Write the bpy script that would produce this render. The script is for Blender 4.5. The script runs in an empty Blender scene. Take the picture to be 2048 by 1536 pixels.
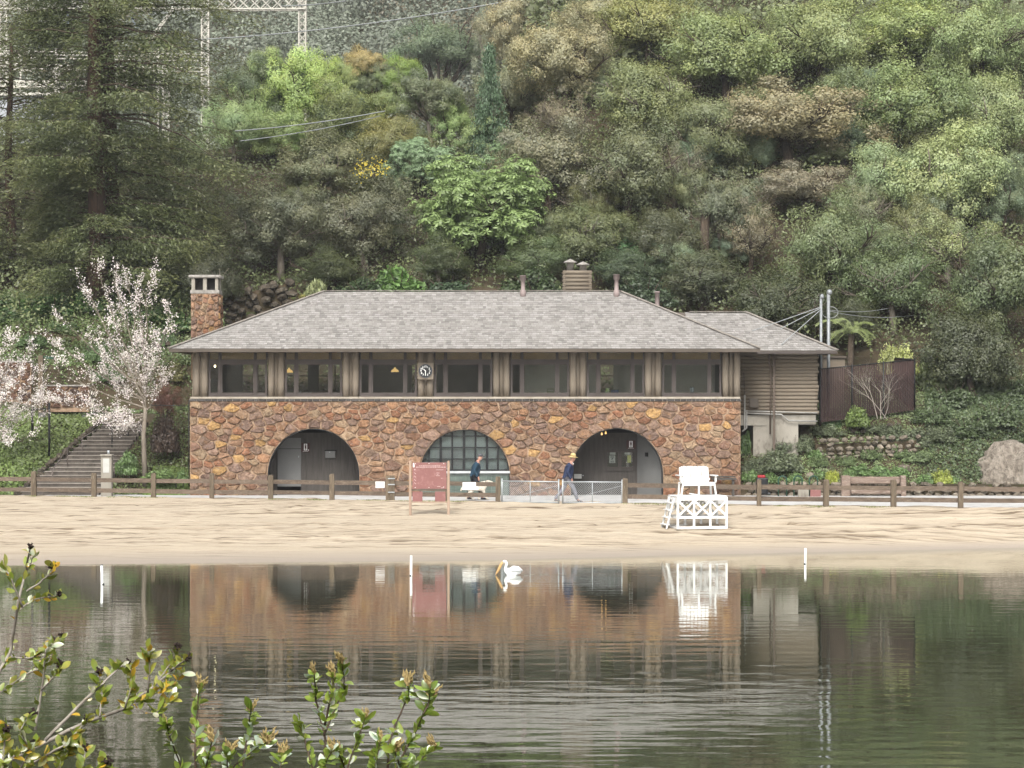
import bpy, bmesh, math, random
import numpy as np
from mathutils import Vector, Matrix

# ---------------------------------------------------------------- camera, sky, sun, exposure
F, HC, HY, CX = 4555.0, 4.6, 823.0, 1024.0        # focal length in photo pixels, eye height, horizon row, centre column
HAZE = 0.00022
scene = bpy.context.scene
COL = scene.collection
cam_d = bpy.data.cameras.new('camera'); cam = bpy.data.objects.new('camera', cam_d); COL.objects.link(cam)
cam.location = (0, 0, HC); cam.rotation_euler = (math.radians(90), 0, 0)
cam_d.sensor_width = 36.0; cam_d.lens = F / 2048 * 36; cam_d.shift_y = (HY - 768) / 2048
cam_d.clip_start = 0.1; cam_d.clip_end = 3000
scene.camera = cam
SUN_EL, SUN_AZ = 46.0, -172.0
world = bpy.data.worlds.new('World'); scene.world = world; world.use_nodes = True
wt = world.node_tree; wt.nodes.clear()
wo = wt.nodes.new('ShaderNodeOutputWorld'); wb = wt.nodes.new('ShaderNodeBackground')
ws = wt.nodes.new('ShaderNodeTexSky'); ws.sky_type = 'NISHITA'; ws.sun_disc = False
ws.sun_elevation = math.radians(SUN_EL); ws.sun_rotation = math.radians(SUN_AZ)
ws.air_density = 1.0; ws.dust_density = 6.0; ws.ozone_density = 1.0
wh = wt.nodes.new('ShaderNodeHueSaturation'); wh.inputs['Saturation'].default_value = 0.14
wt.links.new(ws.outputs[0], wh.inputs['Color']); wt.links.new(wh.outputs[0], wb.inputs[0])
wb.inputs[1].default_value = 0.15; wt.links.new(wb.outputs[0], wo.inputs[0])
sd = bpy.data.lights.new('sun', 'SUN'); sd.energy = 1.3; sd.angle = math.radians(18); sd.color = (1.0, 0.95, 0.87)
sun = bpy.data.objects.new('sun', sd); COL.objects.link(sun)
az, el = math.radians(SUN_AZ), math.radians(SUN_EL)
to_sun = Vector((math.sin(az) * math.cos(el), math.cos(az) * math.cos(el), math.sin(el)))
sun.rotation_euler = to_sun.to_track_quat('Z', 'Y').to_euler(); sun.location = (0, 0, 120)
vs = scene.view_settings; vs.view_transform = 'Standard'; vs.look = 'None'; vs.exposure = 0.9; vs.gamma = 1.0
vs.use_curve_mapping = False
scene.cycles.max_bounces = 7; scene.cycles.diffuse_bounces = 3; scene.cycles.glossy_bounces = 3
scene.cycles.transparent_max_bounces = 12; scene.cycles.volume_bounces = 1; scene.cycles.use_denoising = True

random.seed(7); rng = np.random.default_rng(7)
def PX(x, D): return (x - CX) * D / F
def PZ(y, D): return HC + (HY - y) * D / F
def P(x, y, D): return Vector((PX(x, D), D, PZ(y, D)))
def sm(a, b, t):
    t = np.clip((t - a) / (b - a), 0, 1); return t * t * (3 - 2 * t)

# ---------------------------------------------------------------- materials
def lin(c):
    c = c / 255.0
    return c / 12.92 if c <= 0.04045 else ((c + 0.055) / 1.055) ** 2.4
def S(r, g, b, k=0.66): return (lin(r) * k, lin(g) * k, lin(b) * k, 1.0)
MATS = {}
class NT:
    def __init__(s, name):
        s.m = bpy.data.materials.new(name); s.m.use_nodes = True; s.t = s.m.node_tree
        s.b = s.t.nodes['Principled BSDF']; s.o = s.t.nodes['Material Output']
        MATS[name] = s.m
    def n(s, typ, **kw):
        q = s.t.nodes.new(typ)
        for k, v in kw.items():
            if k in q.inputs: q.inputs[k].default_value = v
            else: setattr(q, k, v)
        return q
    def l(s, a, b): s.t.links.new(a, b)
    def mix(s, fac, a, b, blend='MIX'):
        q = s.t.nodes.new('ShaderNodeMix'); q.data_type = 'RGBA'; q.blend_type = blend; q.clamp_factor = True
        for i, v in ((0, fac), (6, a), (7, b)):
            if hasattr(v, 'links'): s.l(v, q.inputs[i])
            else: q.inputs[i].default_value = v
        return q.outputs[2]
    def coords(s, scale=(1, 1, 1), kind='Object'):
        tc = s.n('ShaderNodeTexCoord'); mp = s.n('ShaderNodeMapping'); mp.inputs['Scale'].default_value = scale
        s.l(tc.outputs[kind], mp.inputs['Vector']); return mp.outputs[0]
    def wcoords(s, scale=(1, 1, 1)):
        g = s.n('ShaderNodeNewGeometry'); mp = s.n('ShaderNodeMapping'); mp.inputs['Scale'].default_value = scale
        s.l(g.outputs['Position'], mp.inputs['Vector']); return mp.outputs[0]
    def noise(s, vec, scale, detail=5, rough=0.6):
        q = s.n('ShaderNodeTexNoise'); q.inputs['Scale'].default_value = scale
        q.inputs['Detail'].default_value = detail; q.inputs['Roughness'].default_value = rough
        s.l(vec, q.inputs['Vector']); return q.outputs['Fac']
    def ramp(s, fac, a, b):
        q = s.n('ShaderNodeMapRange'); q.inputs[1].default_value = a; q.inputs[2].default_value = b
        s.l(fac, q.inputs[0]); return q.outputs[0]
    def bump(s, h, strength, dist=0.02):
        q = s.n('ShaderNodeBump'); q.inputs['Strength'].default_value = strength; q.inputs['Distance'].default_value = dist
        s.l(h, q.inputs['Height']); s.l(q.outputs[0], s.b.inputs['Normal'])
def mat(name, c1, c2=None, scale=3.0, rough=0.8, bump=0.25, stretch=(1, 1, 1), spec=0.3, metal=0.0, dist=0.02, third=None, objrand=0.0, attr=False):
    """two-tone weathered surface in world space, optionally with a third stain colour, per-object variation and a Col attribute"""
    t = NT(name); v = t.wcoords(stretch)
    f = t.ramp(t.noise(v, scale), 0.32, 0.68)
    c = t.mix(f, c1, c2 or tuple(x * 0.75 for x in c1[:3]) + (1,))
    if third:
        f3 = t.ramp(t.noise(v, scale * 2.7, 6), 0.55, 0.72); c = t.mix(f3, c, third)
    if attr:
        a = t.n('ShaderNodeAttribute', attribute_name='Col'); c = t.mix(1.0, c, a.outputs['Color'], 'MULTIPLY')
    if objrand:
        oi = t.n('ShaderNodeObjectInfo'); hs = t.n('ShaderNodeHueSaturation')
        mr = t.n('ShaderNodeMapRange'); mr.inputs[3].default_value = 1 - objrand; mr.inputs[4].default_value = 1 + objrand
        t.l(oi.outputs['Random'], mr.inputs[0]); t.l(mr.outputs[0], hs.inputs['Value']); t.l(c, hs.inputs['Color']); c = hs.outputs[0]
    t.l(c, t.b.inputs['Base Color']); t.b.inputs['Roughness'].default_value = rough
    t.b.inputs['Specular IOR Level'].default_value = spec; t.b.inputs['Metallic'].default_value = metal
    if bump: t.bump(t.noise(v, scale * 5, 6, 0.65), bump, dist)
    return t.m
def foliage(name, trans=0.36, rough=0.55, gloss=0.05):
    t = NT(name); a = t.n('ShaderNodeAttribute', attribute_name='Col'); oi = t.n('ShaderNodeObjectInfo')
    c = t.mix(1.0, a.outputs['Color'], oi.outputs['Color'], 'MULTIPLY')
    d = t.n('ShaderNodeBsdfDiffuse'); tr = t.n('ShaderNodeBsdfTranslucent'); gl = t.n('ShaderNodeBsdfGlossy', Roughness=rough)
    t.l(c, d.inputs[0]); t.l(c, tr.inputs[0])
    m1 = t.n('ShaderNodeMixShader'); m1.inputs[0].default_value = trans; t.l(d.outputs[0], m1.inputs[1]); t.l(tr.outputs[0], m1.inputs[2])
    m2 = t.n('ShaderNodeMixShader'); m2.inputs[0].default_value = gloss; t.l(m1.outputs[0], m2.inputs[1]); t.l(gl.outputs[0], m2.inputs[2])
    t.l(m2.outputs[0], t.o.inputs['Surface']); return t.m
def stone_mat(name, mul=1.0):
    t = NT(name); v = t.wcoords(); a = t.n('ShaderNodeAttribute', attribute_name='Col'); c = a.outputs['Color']
    c = t.mix(t.ramp(t.noise(v, 5.5, 8, 0.8), 0.40, 0.62), c, t.mix(1.0, c, (0.42, 0.38, 0.36, 1), 'MULTIPLY'))
    c = t.mix(t.ramp(t.noise(v, 4.3, 4), 0.55, 0.8), c, S(196, 150, 104, .5))
    c = t.mix(t.ramp(t.noise(v, 6.5, 8, 0.85), 0.55, 0.68), c, S(208, 192, 176, .5))
    t.l(c, t.b.inputs['Base Color']); t.b.inputs['Roughness'].default_value = 0.85; t.b.inputs['Specular IOR Level'].default_value = 0.2
    t.bump(t.noise(v, 9, 8, 0.78), 1.0, 0.07); return t.m
def glass_mat(name, tint=(0.93, 0.96, 0.95, 1), dirt=0.02):
    t = NT(name); tr = t.n('ShaderNodeBsdfTransparent'); tr.inputs[0].default_value = tint
    gl = t.n('ShaderNodeBsdfGlossy', Roughness=0.02); fr = t.n('ShaderNodeFresnel', IOR=1.5)
    ad = t.n('ShaderNodeMath', operation='MULTIPLY_ADD'); t.l(fr.outputs[0], ad.inputs[0]); ad.inputs[1].default_value = 2.2; ad.inputs[2].default_value = 0.06
    m = t.n('ShaderNodeMixShader'); t.l(ad.outputs[0], m.inputs[0]); t.l(tr.outputs[0], m.inputs[1]); t.l(gl.outputs[0], m.inputs[2])
    df = t.n('ShaderNodeBsdfDiffuse'); df.inputs[0].default_value = S(120, 120, 105)
    m2 = t.n('ShaderNodeMixShader'); m2.inputs[0].default_value = dirt; t.l(m.outputs[0], m2.inputs[1]); t.l(df.outputs[0], m2.inputs[2])
    t.l(m2.outputs[0], t.o.inputs['Surface']); return t.m

M = {}
M['leaf'] = foliage('leaf'); M['leaf_near'] = foliage('leaf_near', 0.35, 0.35, 0.10)
M['petal'] = foliage('petal', 0.35, 0.6, 0.0)
M['stone'] = stone_mat('stone')
M['rock'] = mat('rock', S(150, 138, 122), S(104, 96, 84), 3.5, .9, .8, third=S(170, 165, 150), objrand=.28, dist=.04)
M['boulder'] = mat('boulder', S(204, 192, 176, .72), S(140, 128, 114), 2.2, .95, 1.0, (2.2, 2.2, .8), third=S(88, 82, 74), dist=.2)
M['darkrock'] = mat('darkrock', S(92, 82, 70), S(60, 55, 46), 3, .9, .8, third=S(125, 120, 105), objrand=.3, dist=.04)
M['mortar'] = mat('mortar', S(206, 178, 150, .58), S(160, 128, 102, .5), 5, .95, .4)
M['log'] = mat('log', S(142, 130, 115), S(134, 123, 108), 1.4, .8, .06, (4, 4, .6), third=S(128, 117, 103), objrand=.06)
M['loghoriz'] = mat('loghoriz', S(136, 124, 108), S(128, 117, 102), 1.5, .75, .06, (.3, 2, 2), third=S(124, 113, 98), objrand=.06)
M['trim'] = mat('trim', S(92, 84, 80), S(78, 70, 66), 2, .7, .15)
M['fascia'] = mat('fascia', S(108, 98, 88), S(84, 76, 68), 1.5, .75, .2, (.4, 2, 2))
M['brick'] = mat('brick', S(92, 89, 87), S(72, 69, 67), 5, .85, .4, objrand=.25)
M['cement'] = mat('cement', S(196, 186, 170), S(165, 155, 140), 3, .9, .3)
M['concrete'] = mat('concrete', S(178, 172, 160), S(150, 144, 132), 1.3, .9, .4, third=S(120, 112, 100), stretch=(1, 1, .5))
M['shingle'] = mat('shingle', (1, 1, 1, 1), (.86, .86, .86, 1), 6, .92, .5, attr=True)
M['ridge'] = mat('ridge', S(176, 168, 158), S(140, 132, 124), 4, .9, .4)
M['tan'] = mat('tan', S(186, 152, 108, .9), S(170, 138, 98, .9), 2, .8, .1)
M['glass'] = glass_mat('glass'); 
M['inner'] = mat('inner', S(186, 174, 154), S(166, 154, 134), .6, .9, .05)
M['innerdark'] = mat('innerdark', S(70, 60, 50), S(55, 47, 40), 1, .8, .1)
M['ceiling'] = mat('ceiling', S(120, 96, 66), S(100, 80, 56), 1.2, .8, .1)
M['board'] = mat('board', S(92, 87, 82), S(74, 69, 65), 2.0, .8, .25, (5, 5, .6))
M['door'] = mat('door', S(128, 128, 126), S(118, 118, 116), 1.2, .5, .05)
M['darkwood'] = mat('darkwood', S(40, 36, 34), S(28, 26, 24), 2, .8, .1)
M['black'] = mat('black', S(34, 36, 38), S(26, 27, 29), 3, .5, .1)
M['blind'] = mat('blind', S(220, 228, 228, .85), S(205, 214, 215, .85), 2, .7, .0)
M['white'] = mat('white', S(238, 238, 236, .8), S(224, 224, 222, .78), 3.5, .55, .15, third=S(206, 204, 198, .72))
M['whitetrim'] = mat('whitetrim', S(212, 214, 214), S(190, 194, 196), 3, .6, .15)
M['tile'] = mat('tile', S(110, 122, 114), S(92, 106, 98), 4, .4, .15, objrand=.1)
M['grout'] = mat('grout', S(150, 158, 152), None, 4, .9, .1)
M['fence'] = mat('fence', S(128, 113, 98), S(98, 85, 74), 2.4, .9, .5, (.5, 4, 5), third=S(150, 138, 124), objrand=.12)
M['fencepost'] = mat('fencepost', S(128, 114, 96), S(92, 80, 66), 2.4, .9, .5, (5, 5, .6), third=S(150, 140, 122), objrand=.1)
M['galv'] = mat('galv', S(205, 210, 212), S(180, 186, 190), 5, .45, .1, metal=.35)
M['mastmetal'] = mat('mastmetal', S(168, 172, 174), S(146, 150, 152), 5, .5, .1, metal=.3)
M['signpost'] = mat('signpost', S(190, 166, 146), S(168, 144, 124), 2, .85, .3, (5, 5, .6))
M['signred'] = mat('signred', S(160, 112, 108, .62), S(150, 102, 98, .62), 2.2, .6, .1, third=S(170, 126, 122))
M['signprint'] = mat('signprint', S(225, 205, 200), S(205, 180, 176), 9, .7, 0)
M['signbrown'] = mat('signbrown', S(84, 48, 44), S(70, 40, 38), 3, .5, .05)
M['paper'] = mat('paper', S(214, 214, 208), S(200, 200, 194), 4, .8, 0)
M['paperyellow'] = mat('paperyellow', S(206, 206, 96), S(196, 196, 90), 4, .8, 0)
M['slat'] = mat('slat', S(82, 62, 58), S(64, 48, 45), 2.5, .7, .2, (4, 4, .8))
M['bark'] = mat('bark', S(104, 90, 76), S(70, 60, 50), 4, .95, .8, (2.5, 2.5, .6), third=S(140, 130, 115), dist=.04)
M['palebark'] = mat('palebark', S(158, 148, 134), S(120, 110, 98), 4, .9, .6, (2.5, 2.5, .6))
M['redbark'] = mat('redbark', S(100, 80, 66), S(64, 53, 46), 3, .95, .9, (5, 5, .35), third=S(126, 92, 70), dist=.06)
M['twig'] = mat('twig', S(190, 182, 170), S(150, 142, 130), 40, .8, .3)
M['twigdark'] = mat('twigdark', S(104, 88, 72), S(78, 66, 54), 40, .8, .3)
M['asphalt'] = mat('asphalt', S(196, 195, 193, .8), S(180, 178, 175, .8), .8, .9, .2, third=S(150, 148, 144))
M['soil'] = mat('soil', S(92, 78, 60), S(64, 58, 40), .9, .95, .8, third=S(76, 92, 48), dist=.1)
M['grass'] = mat('grass', S(120, 142, 70), S(86, 110, 50), 3, .9, .6)
M['step'] = mat('step', S(112, 104, 96), S(84, 78, 72), 3, .9, .4, third=S(58, 54, 48), objrand=.1)
M['steptop'] = mat('steptop', S(168, 160, 150), S(134, 126, 116), 3, .9, .3)
M['blackmetal'] = mat('blackmetal', S(44, 44, 44), S(34, 34, 34), 3, .5, .1)
M['rail'] = mat('rail', S(120, 110, 104), S(96, 86, 82), 3, .6, .1)
M['navy'] = mat('navy', S(54, 66, 98, .6), S(42, 52, 80, .6), 7, .85, .5)
M['teal'] = mat('teal', S(48, 78, 98), S(36, 60, 78), 7, .85, .5)
M['jeans'] = mat('jeans', S(164, 164, 174, .6), S(140, 140, 152, .6), 9, .9, .4)
M['darktrouser'] = mat('darktrouser', S(62, 64, 70), S(50, 52, 58), 9, .9, .3)
M['skin'] = mat('skin', S(214, 166, 146), S(200, 150, 130), 8, .6, .05)
M['hair'] = mat('hair', S(205, 200, 195), S(180, 176, 172), 20, .8, .3)
M['straw'] = mat('straw', S(232, 208, 152, .7), S(210, 184, 126, .7), 14, .8, .4)
M['strawband'] = mat('strawband', S(176, 152, 100), None, 14, .8, .2)
M['cap'] = mat('cap', S(96, 98, 102), S(80, 82, 86), 8, .85, .2)
M['shoe'] = mat('shoe', S(60, 60, 68), S(46, 46, 52), 8, .6, .2)
M['shirt'] = mat('shirt', S(232, 228, 226), None, 8, .8, .1)
M['dogfur'] = mat('dogfur', S(236, 228, 212), S(214, 204, 186), 9, .95, .6, third=S(170, 164, 154))
M['strap'] = mat('strap', S(120, 116, 110), None, 8, .8, .1)
M['feather'] = mat('feather', S(250, 250, 248, .92), S(236, 236, 236, .9), 6, .8, .3)
M['bill'] = mat('bill', S(236, 198, 138, .6), S(226, 176, 112, .6), 5, .55, .1)
M['vent'] = mat('vent', S(168, 152, 148), S(150, 134, 130), 4, .6, .15)
M['capstone'] = mat('capstone', S(184, 179, 172), S(146, 141, 134), 4, .9, .5, third=S(110, 106, 100))
M['conduit'] = mat('conduit', S(178, 176, 170), S(150, 148, 142), 4, .5, .1)
M['downpipe'] = mat('downpipe', S(112, 98, 86), S(96, 84, 74), 3, .6, .15)
M['substation'] = mat('substation', S(232, 228, 214), S(210, 206, 194), 1, .6, .1)
M['subgrey'] = mat('subgrey', S(196, 200, 204), S(176, 180, 184), .6, .7, .1)
M['insul'] = mat('insul', S(196, 210, 222), None, 4, .3, 0)
M['wire'] = mat('wire', S(176, 180, 180), None, 4, .5, 0)
M['greenmetal'] = mat('greenmetal', S(52, 92, 72), S(42, 78, 60), 4, .5, .1)
M['kitchen'] = mat('kitchen', S(214, 206, 192, .9), S(196, 188, 174, .9), .8, .8, 0)
M['red'] = mat('red', S(170, 44, 52), S(150, 36, 44), 4, .6, .1)
M['oldlog'] = mat('oldlog', S(164, 144, 130), S(124, 106, 94), 3, .9, .7, (.6, 4, 4), third=S(196, 186, 174))
M['brass'] = mat('brass', S(222, 190, 110), None, 4, .4, 0)
for nm, col, st in (('lampglow', (1.0, .62, .22, 1), .55), ('bulb', (1.0, .8, .5, 1), 6.0)):
    t = NT(nm); t.b.inputs['Base Color'].default_value = col; t.b.inputs['Emission Color'].default_value = col; t.b.inputs['Emission Strength'].default_value = st; M[nm] = t.m

# sand: colour, wet edge by height above the water, groove shade painted in, fine grain
t = NT('sand'); v = t.wcoords(); sx = t.n('ShaderNodeSeparateXYZ'); g_ = t.n('ShaderNodeNewGeometry'); t.l(g_.outputs['Position'], sx.inputs[0])
c = t.mix(t.ramp(t.noise(t.wcoords((.25, 1.2, 1)), 1.4, 6), .3, .7), S(234, 218, 194, .52), S(227, 210, 185, .50))
c = t.mix(t.ramp(t.noise(t.wcoords((.6, 3.0, 1)), 9, 6, .7), .58, .72), c, S(186, 162, 132, .46))
wet = t.n('ShaderNodeMapRange'); wet.inputs[1].default_value = .05; wet.inputs[2].default_value = .22; wet.inputs[3].default_value = 1; wet.inputs[4].default_value = 0
t.l(sx.outputs[2], wet.inputs[0])
gsh = t.n('ShaderNodeAttribute', attribute_name='damp')
ln = t.noise(t.wcoords((.035, 1.1, 1)), 1.6, 4, .5); la = t.n('ShaderNodeMath', operation='SUBTRACT'); t.l(ln, la.inputs[0]); la.inputs[1].default_value = .5; lb_ = t.n('ShaderNodeMath', operation='ABSOLUTE'); t.l(la.outputs[0], lb_.inputs[0])
lm = t.n('ShaderNodeMapRange'); lm.inputs[1].default_value = .0; lm.inputs[2].default_value = .014; lm.inputs[3].default_value = 1.0; lm.inputs[4].default_value = 0; t.l(lb_.outputs[0], lm.inputs[0])
c = t.mix(lm.outputs[0], c, S(132, 108, 84, .38))  # thin rake lines, their groove shade put into the colour
gsh_fac = t.n('ShaderNodeMath', operation='MULTIPLY'); t.l(gsh.outputs['Fac'], gsh_fac.inputs[0]); gsh_fac.inputs[1].default_value = .95
c = t.mix(gsh_fac.outputs[0], c, S(124, 102, 78, .42))  # track grooves darkened: their shade is painted into the sand colour
c = t.mix(wet.outputs[0], c, S(212, 198, 182, .46))
t.l(c, t.b.inputs['Base Color']); t.b.inputs['Roughness'].default_value = .95; t.b.inputs['Specular IOR Level'].default_value = .1
t.bump(t.noise(t.wcoords((.6, 2.2, 1)), 9, 7, .75), .9, .05); M['sand'] = t.m

# water: mirror by fresnel over murky olive, clearer where the bed is shallow, ripples by bump
t = NT('water')
w1 = t.noise(t.wcoords((.38, 1.0, 1)), 2.0, 1.2, .4); w2 = t.noise(t.wcoords((.30, 1.0, 1)), 8.0, 2, .5); w3 = t.noise(t.wcoords((.16, .55, 1)), .55, 2, .5)
wm = t.noise(t.wcoords((.05, .1, 1)), 1.0, 2, .5)
s1 = t.n('ShaderNodeMath', operation='MULTIPLY'); t.l(w1, s1.inputs[0]); nr = t.n('ShaderNodeMapRange'); gy = t.n('ShaderNodeSeparateXYZ'); gp_ = t.n('ShaderNodeNewGeometry'); t.l(gp_.outputs['Position'], gy.inputs[0]); t.l(gy.outputs[1], nr.inputs[0]); nr.inputs[1].default_value = 30; nr.inputs[2].default_value = 62; nr.inputs[3].default_value = 1.5; nr.inputs[4].default_value = .45
wp = t.n('ShaderNodeMath', operation='MULTIPLY'); wq = t.n('ShaderNodeMath', operation='ADD'); wq.inputs[1].default_value = .35; t.l(t.ramp(wm, .25, .75), wq.inputs[0]); t.l(wq.outputs[0], wp.inputs[0]); t.l(nr.outputs[0], wp.inputs[1]); t.l(wp.outputs[0], s1.inputs[1])
s2 = t.n('ShaderNodeMath', operation='MULTIPLY_ADD'); t.l(w2, s2.inputs[0]); s2.inputs[1].default_value = .17; t.l(s1.outputs[0], s2.inputs[2])
s3 = t.n('ShaderNodeMath', operation='MULTIPLY_ADD'); t.l(w3, s3.inputs[0]); s3.inputs[1].default_value = .8; t.l(s2.outputs[0], s3.inputs[2])
bp = t.n('ShaderNodeBump'); bp.inputs['Strength'].default_value = 1.0; bp.inputs['Distance'].default_value = .0062; t.l(s3.outputs[0], bp.inputs['Height'])
WBUMP = bp
fr = t.n('ShaderNodeFresnel', IOR=1.33); t.l(bp.outputs[0], fr.inputs['Normal'])
gl = t.n('ShaderNodeBsdfGlossy', Roughness=.015); gl.inputs[0].default_value = (.93, .95, .93, 1); t.l(bp.outputs[0], gl.inputs['Normal'])
df = t.n('ShaderNodeBsdfDiffuse'); df.inputs[0].default_value = S(66, 68, 47, .7)
tp = t.n('ShaderNodeBsdfTransparent'); tp.inputs[0].default_value = (.92, .9, .8, 1)
at = t.n('ShaderNodeAttribute', attribute_name='depth')
mm = t.n('ShaderNodeMixShader'); t.l(at.outputs['Fac'], mm.inputs[0]); t.l(tp.outputs[0], mm.inputs[1]); t.l(df.outputs[0], mm.inputs[2])
m2 = t.n('ShaderNodeMixShader'); fa = t.n('ShaderNodeMath', operation='MULTIPLY_ADD', use_clamp=True); t.l(fr.outputs[0], fa.inputs[0]); fa.inputs[1].default_value = .86; fa.inputs[2].default_value = .27; t.l(fa.outputs[0], m2.inputs[0]); t.l(mm.outputs[0], m2.inputs[1]); t.l(gl.outputs[0], m2.inputs[2])
t.l(m2.outputs[0], t.o.inputs['Surface']); M['water'] = t.m

# ---------------------------------------------------------------- object helpers
def tag(o, label=None, cat=None, group=None, kind=None):
    for k, v in (('label', label), ('category', cat), ('group', group), ('kind', kind)):
        if v: o[k] = v
    return o
def empty(name, loc, label=None, cat=None, group=None, rz=0.0):
    o = bpy.data.objects.new(name, None); COL.objects.link(o); o.location = loc; o.rotation_euler = (0, 0, rz)
    o.empty_display_size = .2
    return tag(o, label, cat, group)
def link(name, me, parent=None, m=None):
    o = bpy.data.objects.new(name, me); COL.objects.link(o)
    if m: me.materials.clear(); me.materials.append(M[m] if isinstance(m, str) else m)
    if parent: o.parent = parent
    return o
def copy_tree(o, parent=None):
    c = o.copy(); COL.objects.link(c); c.parent = parent
    for ch in [q for q in bpy.data.objects if q.parent == o]: copy_tree(ch, c)
    return c
def frame_of(d):
    d = Vector(d).normalized(); u = d.cross(Vector((0, 0, 1)))
    if u.length < 1e-4: u = Vector((1, 0, 0))
    u.normalize(); return u, d.cross(u)
class MB:
    def __init__(s): s.v = []; s.f = []; s.c = []; s.sm = []
    def add(s, vs_, fs, col=None, smooth=False):
        b = len(s.v); s.v += [tuple(v) for v in vs_]; s.f += [tuple(i + b for i in f) for f in fs]
        s.c += [col] * len(fs); s.sm += [smooth] * len(fs); return s
    def box(s, x0, x1, y0, y1, z0, z1, col=None):
        return s.add([(x, y, z) for z in (z0, z1) for y in (y0, y1) for x in (x0, x1)],
                     [(0, 2, 3, 1), (4, 5, 7, 6), (0, 1, 5, 4), (2, 6, 7, 3), (0, 4, 6, 2), (1, 3, 7, 5)], col)
    def bar(s, a, b, w, h, up=(0, 0, 1), col=None):
        a, b = Vector(a), Vector(b); d = (b - a).normalized(); u = d.cross(Vector(up))
        if u.length < 1e-4: u = d.cross(Vector((0, 1, 0)))
        u.normalize(); q = u.cross(d)
        pts = [p + u * i * w / 2 + q * j * h / 2 for p in (a, b) for i, j in ((-1, -1), (1, -1), (1, 1), (-1, 1))]
        return s.add(pts, [(3, 2, 1, 0), (4, 5, 6, 7), (0, 1, 5, 4), (1, 2, 6, 5), (2, 3, 7, 6), (3, 0, 4, 7)], col)
    def tube(s, pts, rad, n=8, caps=True, smooth=True, col=None):
        pts = [Vector(p) for p in pts]; rad = rad if hasattr(rad, '__len__') else [rad] * len(pts)
        vs_, fs = [], []; u = None
        for i, p in enumerate(pts):
            d = (pts[min(i + 1, len(pts) - 1)] - pts[max(i - 1, 0)])
            if d.length < 1e-9: d = Vector((0, 0, 1))
            d.normalize()
            if u is None: u, _ = frame_of(d)
            else:
                u = u - d * u.dot(d)
                if u.length < 1e-5: u, _ = frame_of(d)
                u.normalize()
            w = d.cross(u)
            vs_ += [p + (u * math.cos(2 * math.pi * k / n) + w * math.sin(2 * math.pi * k / n)) * rad[i] for k in range(n)]
        for i in range(len(pts) - 1):
            for k in range(n):
                a, b = i * n + k, i * n + (k + 1) % n
                fs.append((a, b, b + n, a + n))
        s.add(vs_, fs, col, smooth)
        if caps:
            b = len(s.v) - len(vs_)
            s.f.append(tuple(b + k for k in reversed(range(n)))); s.f.append(tuple(b + (len(pts) - 1) * n + k for k in range(n)))
            s.c += [col] * 2; s.sm += [False] * 2
        return s
    def lathe(s, c, prof, n=20, smooth=True, col=None, sy=1.0):
        c = Vector(c); vs_ = [(c.x + r * math.cos(2 * math.pi * k / n), c.y + sy * r * math.sin(2 * math.pi * k / n), c.z + z) for r, z in prof for k in range(n)]
        fs = [(i * n + k, i * n + (k + 1) % n, (i + 1) * n + (k + 1) % n, (i + 1) * n + k) for i in range(len(prof) - 1) for k in range(n)]
        s.add(vs_, fs, col, smooth)
        b = len(s.v) - len(vs_)
        s.f.append(tuple(b + k for k in reversed(range(n)))); s.f.append(tuple(b + (len(prof) - 1) * n + k for k in range(n)))
        s.c += [col] * 2; s.sm += [False] * 2
        return s
    def prism(s, poly, y0, y1, col=None):
        """polygon of (x, z) counter-clockwise seen from -Y, extruded from y0 (front) to y1"""
        n = len(poly); vs_ = [(x, y0, z) for x, z in poly] + [(x, y1, z) for x, z in poly]
        return s.add(vs_, [tuple(range(n)), tuple(reversed(range(n, 2 * n)))] + [(k + n, (k + 1) % n + n, (k + 1) % n, k) for k in range(n)], col)
    def build(s, name, m, parent=None, local=False, origin=None):
        me = bpy.data.meshes.new(name)
        V = np.array(s.v, dtype=float).reshape(-1, 3); off = np.zeros(3)
        if parent and not local: off = np.array(wloc(parent))
        elif not parent:
            off = np.array(origin) if origin is not None else np.array([(V[:, 0].min() + V[:, 0].max()) / 2, (V[:, 1].min() + V[:, 1].max()) / 2, V[:, 2].min()])
        me.from_pydata((V - off).tolist(), [], s.f)
        if any(s.sm): me.polygons.foreach_set('use_smooth', s.sm)
        if any(c is not None for c in s.c):
            ca = me.color_attributes.new('Col', 'FLOAT_COLOR', 'CORNER')
            arr = np.array([(tuple(c)[:3] + (1,)) if c is not None else (1, 1, 1, 1) for c, f in zip(s.c, s.f) for _ in f], dtype=np.float32)
            ca.data.foreach_set('color', arr.ravel())
        o = link(name, me, parent, m)
        if not parent: o.location = off
        return o
def wloc(o):
    v = Vector((0, 0, 0))
    while o: v = v + o.location; o = o.parent
    return v
def boxp(name, m, parent, *a): return MB().box(*a).build(name, m, parent)
def bev(o, w=0.01, seg=1):
    b = o.modifiers.new('bevel', 'BEVEL'); b.width = w; b.segments = seg; b.limit_method = 'ANGLE'; return o
def grid_obj(name, m, xs, ys, zf, kind='structure'):
    X, Y = np.meshgrid(xs, ys); Z = zf(X, Y); nx, ny = len(xs), len(ys)
    V = np.stack([X, Y, Z], -1).reshape(-1, 3)
    i = np.arange(nx * ny).reshape(ny, nx)
    Q = np.stack([i[:-1, :-1], i[:-1, 1:], i[1:, 1:], i[1:, :-1]], -1).reshape(-1, 4)
    me = mesh_np(name, V, Q); me.polygons.foreach_set('use_smooth', [True] * len(Q))
    o = link(name, me, None, m); tag(o, kind=kind); return o
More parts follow.
